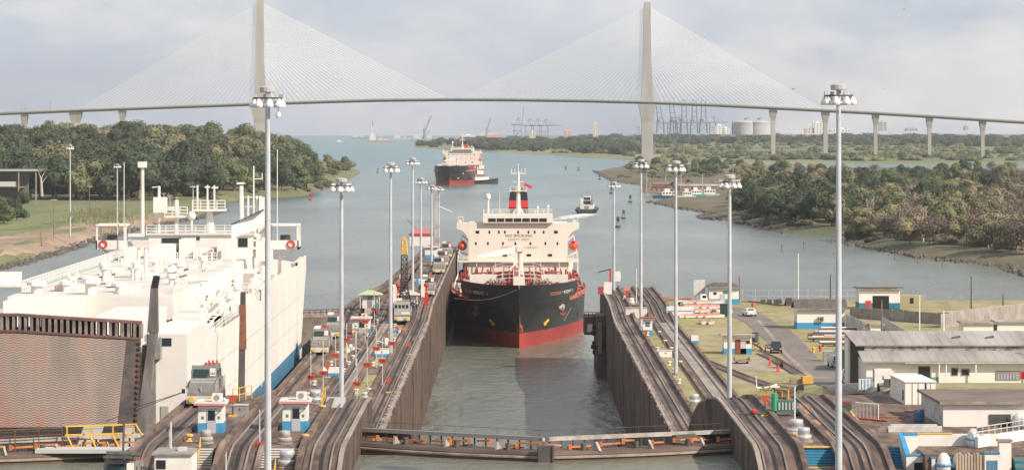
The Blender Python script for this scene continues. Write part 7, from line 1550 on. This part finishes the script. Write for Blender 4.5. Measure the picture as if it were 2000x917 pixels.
# yard junk before the long shed
for i,(x,y,lab) in enumerate(((1740,765,'trailer loaded with scrap before the long shed'),(1722,752,'white crates and scrap by the long shed wall'),(1690,762,'wire cage of blue bottles by the long shed corner'))):
    p=atg(x,y); t=thing('scrap_trailer' if i==0 else ('crate_stack' if i==1 else 'bottle_cage'),lab,'trailer' if i==0 else 'crates',(p.x,p.y,p.z))
    if i<2:
        MB().box(-1.2,1.2,0,2,.5 if i==0 else 0,.7 if i==0 else .4).build('deck',dark,t)
        for q in range(9): MB().cbox(rnd.uniform(-1,1),rnd.uniform(.2,1.8),.6 if i==0 else .3,rnd.uniform(.3,1),rnd.uniform(.3,.8),rnd.uniform(.2,.8)).build('scrap',[galvl,dark,whitec,rust,greyp][q%5],t)
        if i==0:
            for s in (-1,1): MB().cyl((s*1.1,.7,.4),(s*1.3,.7,.4),.4,None,12).build('wheel',rubber,t)
    else:
        MB().box(-.65,.65,0,.9,.1,1.2).build('bottles',mat('bottle_blue',(.40,.55,.68),.3,(.7,.75,.8),3,obj=True),t); mb=MB()
        for x_ in (-.7,-.35,0,.35,.7): mb.bar((x_,-.04,0),(x_,-.04,1.3),.05)
        mb.build('cage',galvl,t)
p=atg(1738,758); t=thing('white_crate','tall white crate against the teal wall of the long shed','crate',(p.x-.5,p.y+1.6,p.z)); MB().box(-.9,.9,0,.8,0,1.9).build('body',whitec,t); MB().box(-.06,.06,-.03,-.01,.8,1.2).build('latch',dark,t)
# fences, poles and waterfront bits
fencew=mat('pale_fence',(.55,.53,.49),.8,(.42,.40,.37),.6)
def fence(label,a,b,h,panel=True,fm=None):
    A=atg(*a); B=atg(*b); d=B-A; L_=d.length; t=thing('fence',label,'fence',tuple(A)); n=max(2,int(L_/2.5))
    if panel:
        MB().hexa([Vector((0,0,0)),d,d+Vector((0,.08,0)),Vector((0,.08,0))],[Vector((0,0,h)),d+Vector((0,0,h)),d+Vector((0,.08,h)),Vector((0,.08,h))]).build('panel',fm or fencew,t)
    for i in range(min(n,40)+1): q=d*(i/min(n,40)); MB().cyl(q,q+Vector((0,0,h+.12)),.05,None,5).build('post',galvl,t)
    mb=MB()
    for z in ((.98,.5) if not panel else (1.0,)): mb.bar(Vector((0,0,h*z)),d+Vector((0,0,h*z)),.05)
    mb.build('rail',galvl,t); return t
fence('pale sheet fence slanting back beside the white shed',(1652,642),(1700,664),2.6); fence('pale panel fence behind the far lawn at right',(1660,620),(1850,634),2.0,True,mat('old_fence',(.33,.29,.26),.85,(.24,.21,.19),.5))
fence('pale panel fence slanting down to the long shed roof',(1722,640),(1768,668),2.0); fence('weathered grey fence along the water at the far right',(1838,640),(2100,612),2.8,True,mat('old_fence',(.33,.29,.26),.85,(.24,.21,.19),.5)); fence('open wire fence along the waterside lawn',(1450,589),(1680,589),2.4,False); fence('open wire fence along the water behind the garage',(1760,592),(1900,598),2.4,False)
for x,yb,yt,lab in ((1559,598,494,'tall thin pole behind the white shed'),(1622,592,537,'short black pole right of the white shed'),(1722,668,585,'grey utility pole in front of the garage'),(1843,664,606,'utility pole with crossarm left of the curved white building'),(1796,650,575,'thin white flag pole on the right lawn'),(1897,604,540,'black pole by the water at right'),(1959,606,575,'dark double pole by the water at the right edge'),(1444,590,541,'thin aerial beside the control house')):
    p=atg(x,yb); h=(yb-yt)*p.y/F; t=thing('utility_pole',lab,'pole',(p.x,p.y,p.z)); MB().cyl((0,0,0),(0,0,h),.16 if 'thin' not in lab else .1,.1,8).build('shaft',dark if 'black' in lab or 'dark' in lab else (whitec if 'white' in lab else bark),t); mb=MB(); mb.bar((-.9,0,h-.4),(.9,0,h-.4),.14) if 'cross' in lab else mb.cyl((0,0,h),(0,0,h+.1),.13,None,6); mb.build('crossarm' if 'cross' in lab else 'cap',dark,t)
# a line strung to the pole, billboard back, timbers
p=atg(1369,594); t=thing('billboard','pale sign board seen from behind beside the control house','billboard',(p.x,p.y+4,p.z)); MB().box(-1.2,1.1,0,.15,1.6,4.7).build('board',mat('board_back',(.60,.58,.55),.7,(.5,.48,.45),1,obj=True),t)
for x in (-.9,.8): MB().bar((x,.2,0),(x,.2,4.6),.14).build('leg',galvl,t)
p=atg(1312,587); t=thing('timber_stack','long stack of pale timbers on the bank behind the tracks','timber',(p.x,p.y,p.z))
for i in range(7): MB().bar((rnd.uniform(-4,-3),i*.3,.2+.2*(i%3)),(rnd.uniform(2,4.5),i*.3,.2+.2*(i%3)),.2).build('beam',[wood,orange,conl][i%3],t)
for x,y,lab,w_ in ((1500,593,'row of small dark blocks near the far lawn tracks',3.2),(1532,592,'dark low box by the far lawn tracks',1.6)):
    p=atg(x,y); t=thing('concrete_block',lab,'block',(p.x,p.y,p.z)); n=3 if w_>3 else 1
    for i in range(n): MB().cbox(-1+i*1.3,0,0,.9,.8,.9).build('block',dark,t)
    MB().cbox(0,.2,0,w_,1.2,.1).build('pad',conl,t)
p=atg(1545,597); t=thing('dark_ramp','dark wedge ramp and pale railing frame left of the white shed','ramp',(p.x-1,p.y,p.z)); MB().prism([(0,0),(4.5,0),(0,1.6)],'x',0,1.2).build('wedge',dark,t); mb=MB(); rail_line(mb,[(5.5,0,0),(9,3,0)],1.6,.07,.6,2); mb.build('frame',conl,t)
p=atg(1810,598); t=thing('ochre_block','ochre boxy rock store by the water behind the garage','shed',(p.x-3,p.y,p.z)); MB().box(-3,2.5,0,3,0,2.1).build('wall',mat('ochre_wall',(.36,.31,.18),.9),t); MB().box(-.3,.4,-.05,.02,.6,1.7).build('dark_opening',slotm,t)
# gate machinery at the seaward end of the right wall: dark fender frames
p=at(1166,610,13); t=thing('fender_frame','dark fender and open gate end at the seaward end of the right wall','fender',(16.5,590,3)); MB().box(.2,1.9,-6,4,-5,9.3).build('body',mat('fender_dark',(.07,.06,.055),.8,(.14,.10,.08),.6,obj=True),t)
for q in range(6): MB().lathe((.0+rnd.uniform(-.3,.3),-4+q*1.4,1+rnd.random()*7),[(.2,0),(.6,.2),(.6,.9),(.2,1.1)],8).build('rubber_roll',rubber,t)
MB().box(.4,1.2,-7,-5.8,2,8.0).build('timber_fender',wood,t)
t=thing('far_gate_end','dark end of the opened lower gate with a white plate','lock gate',(14.6,600,0)); MB().box(0,3.6,-2,8,7.6,11.2).build('leaf',gatem,t); MB().box(.6,1.6,-2.05,-2.0,8.2,9.8).build('plate',whitec,t); MB().box(2.2,3.4,-1,8,-4,7.6).build('leaf_foot',dark,t)
mb=MB(); rail_line(mb,[(0,-1.8,11.2),(3.4,-1.8,11.2)],1,.06,.8,2); mb.build('railing',rust,t)
p=at(1190,592,15.7); t=thing('signal_gantry','white and red signal gear with pink arm at the end of the right wall','signal',(19.6,600,15.7)); MB().box(-1,.6,0,1.4,0,2.4).build('cabinet',whitec,t); mb=MB(); mb.bar((.3,.5,2.4),(.3,.5,5.2),.35); mb.build('red_post',redp,t); MB().bar((.3,.4,5.0),(-2.2,.4,4.4),.25).build('dark_arm',dark,t); MB().box(1.2,2.4,.4,.5,2.6,4.6).build('white_board',whitec,t); MB().box(-2.2,-1.2,-.5,.6,0,1.5).build('red_box',mat('box_red',(.35,.05,.06),.6),t)
p=at(1229,586,15.7); t=thing('signal_stand','red frame with pink head between the people at the right wall end','frame',(p.x-.4,p.y+1,15.7)); MB().box(-.25,.25,0,.3,0,1.9).build('red_body',redp,t); MB().box(-.6,.6,0,.2,1.9,2.5).build('pink_head',pinkm,t)
p=at(1233,594,15.7); capstan('white capstan beside the thin mast at the right wall end',(p.x,p.y,15.7),1.0,whitec)
p=at(1234,592,15.7); t=thing('thin_mast','thin white mast with instruments at the right wall end','mast',(p.x+.9,p.y,15.7)); MB().cyl((0,0,0),(0,0,6.6),.09,.06,6).build('shaft',whitec,t); MB().bar((-.35,0,4.6),(.35,0,4.6),.14).build('instrument',galvl,t)
# ---------------------------------------------------------------- water craft and buoys
def tug(label,loc,rz,s=1.0):
    t=thing('tugboat',label,'tugboat',loc,rz); mb=MB(); rows=[]
    for i in range(13):
        u=i/12; y=-14+28*u; w=5.4*(min(1,u*3.2+.72) if u<.3 else (1 if u<.55 else max(.03,(1-((u-.55)/.45)**2.4)))); dk=2.2+.9*u*u*1.6; rows.append([(-w*.85,y,-1),(-w,y,1),(-w*1.02,y,dk),(0,y,dk-.25),(w*1.02,y,dk),(w,y,1),(w*.85,y,-1)])
    mb.grid(rows); mb.add(rows[0],[(0,1,2,3,4,5,6)]); mb.build('hull',mat('tug_hull',(.035,.04,.045),.5),t)
    mb=MB()
    for sx in (-1,1): mb.tube([(sx*(r[4][0]+.2),r[4][1],r[4][2]-.4) for r in rows],.45,6)
    mb.build('fender_roll',rubber,t)
    MB().box(-3.6,3.6,-4,6.5,2,4.6).build('deckhouse',whitec,t); MB().box(-2.4,2.4,-2.2,4.2,4.6,6.6).build('bridge_deck',mat('tug_brown',(.22,.12,.10),.6),t); MB().hexa([(-2.1,-1.4,6.6),(2.1,-1.4,6.6),(2.1,3.2,6.6),(-2.1,3.2,6.6)],[(-1.7,-1.2,8.9),(1.7,-1.2,8.9),(1.7,3,8.9),(-1.7,3,8.9)]).build('wheelhouse',whitec,t)
    for z0,z1 in ((5.0,6.3),(7.0,8.5)):
        for x in (-1.2,0,1.2): MB().box(x-.5,x+.5,-2.26 if z0<6 else -1.5,-2.1 if z0<6 else -1.2,z0,z1).build('window',glass,t)
        MB().box(-1.6,1.6,4.15 if z0<6 else 3.02,4.3 if z0<6 else 3.25,z0,z1).build('window',glass,t)
    for x in (-2.7,2.7): MB().box(x-.7,x+.7,-4.2,-2.4,4.6,8.0).build('funnel',whitec if x<0 else greyp,t)
    mb=MB(); mb.cyl((0,.5,8.9),(0,.5,13.5),.18,.1,6); mb.bar((-1.6,.5,11),(1.6,.5,11),.15); mb.bar((-1.1,.5,12.3),(1.1,.5,12.3),.12)
    for x in (-3,3): mb.cyl((x,-3.5,8),(x,-3.5,10.5),.12,None,5)
    mb.build('mast',greyp,t); MB().box(-1.2,1.2,-9,-6.5,2.2,4.0).build('towing_winch',greyp,t)
    t.scale=(s,s,s); return t
p=at(1148,417,0); T1=tug('dark tugboat with white deckhouse running away in its foaming wake',(p.x,p.y+14,0),R(-4),1.05)
p=at(934,359,0); copy_tree(T1,(p.x,p.y+6,0),R(-72),'dark tugboat pushing at the side of the distant tanker',scale=1.25)
# wake: broken foam on the water
fm=bpy.data.materials.new('foam'); fm.use_nodes=True; nt=fm.node_tree; N=nt.nodes; L=nt.links; b=N['Principled BSDF']; b.inputs['Base Color'].default_value=(.78,.78,.74,1); b.inputs['Roughness'].default_value=.8
g_=N.new('ShaderNodeNewGeometry'); mp=N.new('ShaderNodeMapping'); mp.inputs['Scale'].default_value=(.16,.05,1); L.new(g_.outputs['Position'],mp.inputs[0]); n=N.new('ShaderNodeTexNoise'); n.inputs['Scale'].default_value=1; n.inputs['Detail'].default_value=8; n.inputs['Roughness'].default_value=.7; L.new(mp.outputs[0],n.inputs[0])
at_=N.new('ShaderNodeAttribute'); at_.attribute_name='fade'; ad=N.new('ShaderNodeMath'); ad.operation='SUBTRACT'; mr=N.new('ShaderNodeMapRange'); mr.inputs[1].default_value=-.04; mr.inputs[2].default_value=.22; mr.inputs[4].default_value=.85; sb=N.new('ShaderNodeMath'); sb.operation='MULTIPLY_ADD'; sb.inputs[1].default_value=1.0; 
L.new(n.outputs[0],ad.inputs[0]); L.new(at_.outputs['Fac'],ad.inputs[1]); L.new(ad.outputs[0],mr.inputs[0]); L.new(mr.outputs[0],b.inputs['Alpha'])
def foam(label,rows,fade):
    mb=MB(); mb.grid(rows); o=mb.build('wake',fm); at2=o.data.attributes.new('fade','FLOAT','POINT'); at2.data.foreach_set('value',[f for r in fade for f in r]); tag(o,label,'wake',kind='stuff')
rows=[];fd=[]
for i in range(40):
    t=i/39; q=at(1148-62*t**1.2-6*t,417+14*t,0); w=7+16*t; rows.append([(q.x-w+2*w*k/8,q.y,.06) for k in range(9)]); fd.append([.22+.42*abs(k/4-1)**1.5+.30*t**2+(.2 if i<1 else 0) for k in range(9)])
foam('white foaming wake of the tugboat',rows,fd)
rows=[];fd=[]
for i in range(14):
    t=i/13; q=at(1160+34*t,417-3*t,0); rows.append([(q.x,q.y-5-12*t+(10+18*t)*k/4,.07) for k in range(5)]); fd.append([.3+.3*abs(k/2-1)+.35*t for k in range(5)])
foam('bow wash spreading right of the tugboat',rows,fd)
rows=[];fd=[]
for i in range(60):
    t=i/59; q=at(1500+170*t,447+14*t,0); rows.append([(q.x,q.y-4+7*k/3,.05) for k in range(4)]); fd.append([.48,.38,.38,.52])
foam('line of small breakers along the right shore',rows,fd)
def buoy(label,loc,m,h=4.5):
    t=thing('channel_buoy',label,'buoy',loc,0,'channel buoys'); MB().lathe((0,0,-.3),[(1.3,0),(1.4,.9),(1.1,1.3)],12).build('float',m,t); mb=MB()
    for sx in (-1,1):
        for sy in (-1,1): mb.bar((sx*.7,sy*.7,1),(sx*.3,sy*.3,h*.75),.14)
    mb.bar((-.5,0,h*.4),(.5,0,h*.4),.12); mb.build('tower',m,t); MB().box(-.75,.75,-.1,.1,h*.52,h*.92).build('board',m,t); MB().cyl((0,0,h*.75),(0,0,h),.3,None,8).build('lantern',m,t); return t
bg_=mat('buoy_green',(.05,.13,.07),.6); bd_=mat('buoy_dark',(.05,.06,.06),.6); brd=mat('buoy_red',(.42,.04,.09),.5)
for x,yb,yt,m,lab in ((607,391,376,brd,'red buoy off the left headland'),(738,337,328,brd,'far red buoy in the middle of the channel'),(1207,444,422,bd_,'nearest dark green buoy right of the tugboat'),(1218,427,409,bg_,'bright green buoy right of the tugboat'),(1231,395,380,bd_,'dark buoy left of the marina point'),(1194,378,366,bd_,'small dark buoy near the green point'),(1130,333,326,bd_,'tiny dark buoy, right of the far pair'),(1105,331,324,bd_,'tiny dark buoy, left of the far pair'),(1171,350,342,bd_,'tiny dark buoy at the tip of the green point'),(662,322,316,brd,'tiny red beacon by the left point')):
    p=at(x,yb,0); buoy(lab,tuple(p),m,max(3.5,(yb-yt)*p.y/F))
for x,y in ((1708,463),(1748,507),(1793,514),(1841,520),(1527,490),(1570,485),(1625,476)):
    p=at(x,y,0); t=thing('mooring_stake','dark stake standing in the water off the right shore','stake',tuple(p),0,'stakes in the water off the right shore'); MB().cyl((0,0,-1),(0,0,2.2),.22,None,6).build('shaft',bark,t); MB().cyl((0,0,2.2),(0,0,2.4),.26,None,6).build('cap',dark,t)
def barge(label,x,y,D,L_,m,kind,rz=0):
    p=at(x,y,0); k=p.y/F; t=thing('distant_vessel',label,'ship',tuple(p),rz); L_*=k; MB().hexa([(-L_/2,-8,-1),(L_/2,-8,-1),(L_/2,8,-1),(-L_/2,8,-1)],[(-L_/2*1.04,-8,5),(L_/2*1.08,-8,5),(L_/2*1.08,8,5),(-L_/2*1.04,8,5)]).build('hull',m,t)
    mb=MB()
    if kind=='dredger': mb.box(-L_*.45,-L_*.2,-6,6,5,17); mb.box(-L_*.4,-L_*.25,-5,5,17,24); mb.bar((-L_*.32,0,24),(-L_*.32,0,44),1.6); mb.build('house',whitec,t); MB().bar((-L_*.32,0,44),(-L_*.32,0,62),1.8).build('red_mast',redp,t); mb=MB(); mb.box(-L_*.1,L_*.4,-5,5,5,8); mb.bar((L_*.05,0,8),(L_*.05,0,20),2); mb.build('deck_gear',crl,t)
    elif kind=='crane': mb.box(-L_*.4,-L_*.1,-6,6,5,22); mb.box(L_*.1,L_*.3,-6,6,5,15); mb.build('house',crl,t); mb=MB(); mb.bar((0,0,5),(0,0,38),5); mb.bar((0,0,20),(L_*.28,0,78),3.2); mb.bar((0,0,38),(L_*.26,0,74),1.0); mb.bar((-L_*.1,0,5),(L_*.22,0,30),2); mb.build('crane_boom',crm,t)
    else: mb.box(-L_*.4,-L_*.1,-5,5,5,14); mb.box(L_*.1,L_*.2,-5,5,5,11); mb.bar((0,0,5),(0,0,30),1.2); mb.build('house',crl,t)
    return t
barge('distant dredger with cream house and red striped mast',742,277,0,44,mat('dredger_hull',(.42,.24,.2),.7),'dredger'); barge('distant grey workboat left of the dredger',702,271,0,30,mat('workboat_grey',(.2,.24,.28),.7),'boat')
barge('distant crane barge with a leaning jib at the far point',828,274,0,50,mat('barge_grey',(.3,.32,.34),.7),'crane'); barge('distant white workboat between the dredger and the crane barge',785,272,0,36,mat('barge_pale',(.45,.44,.44),.7),'boat'); barge('distant red vessel right of the left bridge pylon',527,281,0,12,redp,'boat'); barge('small distant crane vessel behind the far point',950,268,0,30,mat('barge_grey',(.3,.32,.34),.7),'crane')
p=at(663,277,0); t=thing('speed_boat','tiny white speed boat far out on the left water','boat',tuple(p)); MB().hexa([(-9,-2,0),(9,-2,0),(9,2,0),(-9,2,0)],[(-10,-2.5,3),(12,-2.5,3.5),(12,2.5,3.5),(-10,2.5,3)]).build('hull',whitec,t); MB().box(-5,2,-2,2,3,6).build('cabin',whitec,t)
# marina behind the right point
def small_boat(label,x,y,L_,m,rz,z=.0):
    p=at(x,y,z); t=thing('moored_boat',label,'boat',(p.x,p.y,max(z,0)),rz); MB().hexa([(-L_/2,-2,-.5),(L_/2,-2,-.5),(L_/2,2,-.5),(-L_/2,2,-.5)],[(-L_/2*1.12,-2.6,2.2),(L_/2,-2.6,1.8),(L_/2,2.6,1.8),(-L_/2*1.12,2.6,2.2)]).build('hull',m,t); MB().box(-L_*.2,L_*.3,-1.8,1.8,1.8,4.6).build('cabin',whitec,t); MB().box(-L_*.1,L_*.1,-1.4,1.4,4.6,6.6).build('wheelhouse',whitec,t); mb=MB(); mb.cyl((0,0,6.6),(0,0,10),.12,None,5); mb.build('mast',greyp,t)
    for i in range(4): MB().box(-L_*.17+i*L_*.12,-L_*.1+i*L_*.12,-1.86,-1.78,3,4).build('window',glass,t)
small_boat('long blue hulled boat with cream upper works in the small marina',1303,387,18,mat('boat_navy',(.04,.10,.16),.5),R(3)); small_boat('white boat on the shore beside the palm in the marina',1341,388,12,whitec,R(-5),2.0); small_boat('boat with turquoise hull on the marina shore',1358,385,13,mat('boat_turquoise',(.06,.36,.40),.5),R(4),2.6); small_boat('white covered boat at the right end of the marina',1384,384,15,mat('boat_cover',(.55,.57,.58),.7),R(-3),2.6)
for x,y,w_,lab,m in ((1278,374,14,'red brown pier shed with white roof at the marina mouth',rust),(1310,368,26,'long low dull red roofed shed behind the marina',mat('dull_red_roof',(.27,.13,.10),.8)),(1370,372,40,'long grey roofed boat shed behind the marina',roofg),(1420,366,20,'low brown roofed shed behind the marina trees',roofb)):
    p=at(x,y,3); t=thing('boat_shed',lab,'shed',(p.x,p.y,3)); MB().box(-w_/2,w_/2,0,8,-1,3.2).build('wall',mat('shed_brown',(.30,.2,.17),.8),t); mb=MB(); gable(mb,-w_/2,w_/2,0,8,3.2,1.2); mb.build('roof',m,t)
    for i in range(4): MB().box(-w_/2+w_*(i+.3)/4,-w_/2+w_*(i+.65)/4,-.06,.02,.3,2.4).build('bay',dark,t)
p=at(1266,380,1); t=thing('lattice_dolphin','white lattice derrick on the marina pier','derrick',(p.x,p.y,1)); mb=MB(); lattice(mb,(0,0,0),(0,0,14),4.5,1.6,5,.16); mb.build('lattice',conl,t); MB().box(-2,2,-2,2,14,14.6).build('platform',greyp,t)
for x,yb,yt in ((1263,375,335),(1330,373,338),(1432,375,322),(1300,356,342),(1372,377,340)):
    p=at(x,yb,3); t=thing('lamp_post','slender lamp post behind the marina','lamp post',tuple(p),0,'lamp posts behind the marina'); h=(yb-yt)*p.y/F; MB().cyl((0,0,0),(0,0,h),.25,.15,6).build('pole',galvl,t); MB().bar((0,0,h),(2,0,h+.2),.35).build('lamp_head',galvl,t)
# ---------------------------------------------------------------- left bank pieces
p=at(20,372,24); t=thing('pier_shed','long open shed with grey roof at the left edge of the forest','building',(atD(0,243,1720).x,1720,4.0)); MB().box(-40,24,-8,8,19,20).build('roof',mat('shed_roof_grey',(.38,.39,.37),.7),t)
for x in (-34,-18,-2,12,22): MB().bar((x,-7,0),(x,-7,19),.7).build('column',conl,t)
MB().box(-40,14,-6,6,9.4,10.2).build('floor_slab',conl,t); MB().box(-40,16,4,5,0,19).build('back_wall',mat('shed_back',(.12,.14,.12),.8),t); MB().box(-40,10,-9,-4,10.2,13).build('parapet',mat('parapet_white',(.5,.5,.48),.7),t)
p=at(83,352,14); t=thing('pale_trunk_tree','pale bare tree trunk beside the grey shed roof','tree',(atD(82,243,1690).x,1690,9)); t.scale=(.6,.6,.6); mb=MB(); mb.cyl((0,0,0),(-1,0,18),1.4,1.0,8); mb.cyl((-1,0,17),(-4,0,25),.7,.3,6); mb.cyl((-1,0,17),(3,0,24),.6,.3,6); mb.cyl((-.5,0,12),(5,0,20),.4,.2,6); mb.build('trunk',MATS['pale_bark'],t); crown(random.Random(4),12,8,21,6,380,.8,False).build('crown',lf_olive,t,recalc=False)
for x,yb,yt,lab in ((105,462,385,'slender wooden pole on the left bank'),(117,390,330,'pole with crossarm by the grey shed'),(175,425,360,'twin utility pole before the left forest'),(52,392,358,'short pole below the grey shed'),(332,408,378,'street lamp pole at the left end of the earth bank'),(345,408,382,'street lamp pole in the middle of the earth bank end'),(320,410,374,'tall street lamp pole behind the carrier aerials')):
    p=at(x,yb,4.3); h=(yb-yt)*p.y/F; t=thing('utility_pole',lab,'pole',(p.x,p.y,3.8)); MB().cyl((0,0,0),(0,0,h),.22,.14,6).build('shaft',bark if 'lamp' not in lab else galvl,t); MB().bar((-1.3,0,h-.6),(1.3,0,h-.5),.25).build('crossarm',galvl,t)
p=at(83,478,4.3); t=thing('mooring_post','leaning timber post on the left canal bank','post',(p.x,p.y,3.8)); MB().cyl((0,0,0),(-.6,0,5.5),.45,.4,8).build('shaft',wood,t); MB().box(-1.2,1.6,-.8,.8,0,.4).build('footing',conl,t)
p=at(332,412,4); t=thing('white_hut','small white hut on the end of the earth bank','hut',(p.x,p.y,3.8)); MB().box(-3.5,3.5,0,5,0,3).build('wall',whitec,t); MB().box(-3.8,3.8,-.3,5.3,3,3.3).build('roof',conl,t)
# ---------------------------------------------------------------- sea birds
for x,y,D,rz,lab,s in ((1549,174,900,.4,'dark bird soaring above the bridge stays',1.0),(1765,18,1500,1.0,'bird high at the top right of the sky',1.0),(1779,156,1300,-.3,'small bird above the right bridge ramp',.9),(1727,174,1300,.7,'faint bird left of the small one above the ramp',.7)):
    p=atD(x,y,D); t=thing('bird',lab,'bird',tuple(p),rz); t.scale=(s,s,s); mb=MB(); mb.lathe((0,0,0),[(.03,-.5),(.13,-.25),(.16,.05),(.1,.3),(.05,.5)],8); b=mb.build('body',black,t,smooth=True); b.rotation_euler=(R(90),0,0)
    mb=MB()
    for sx in (-1,1): mb.grid([[(sx*u,-.18+.25*u*u*.4,.25*math.sin(u*2.2)*.8+.03),(sx*u,.22-.12*u,.25*math.sin(u*2.2)*.8+.03)] for u in (0,.25,.5,.75,1.0,1.2)])
    b.parent=t; mb.build('wing_pair',black,t)
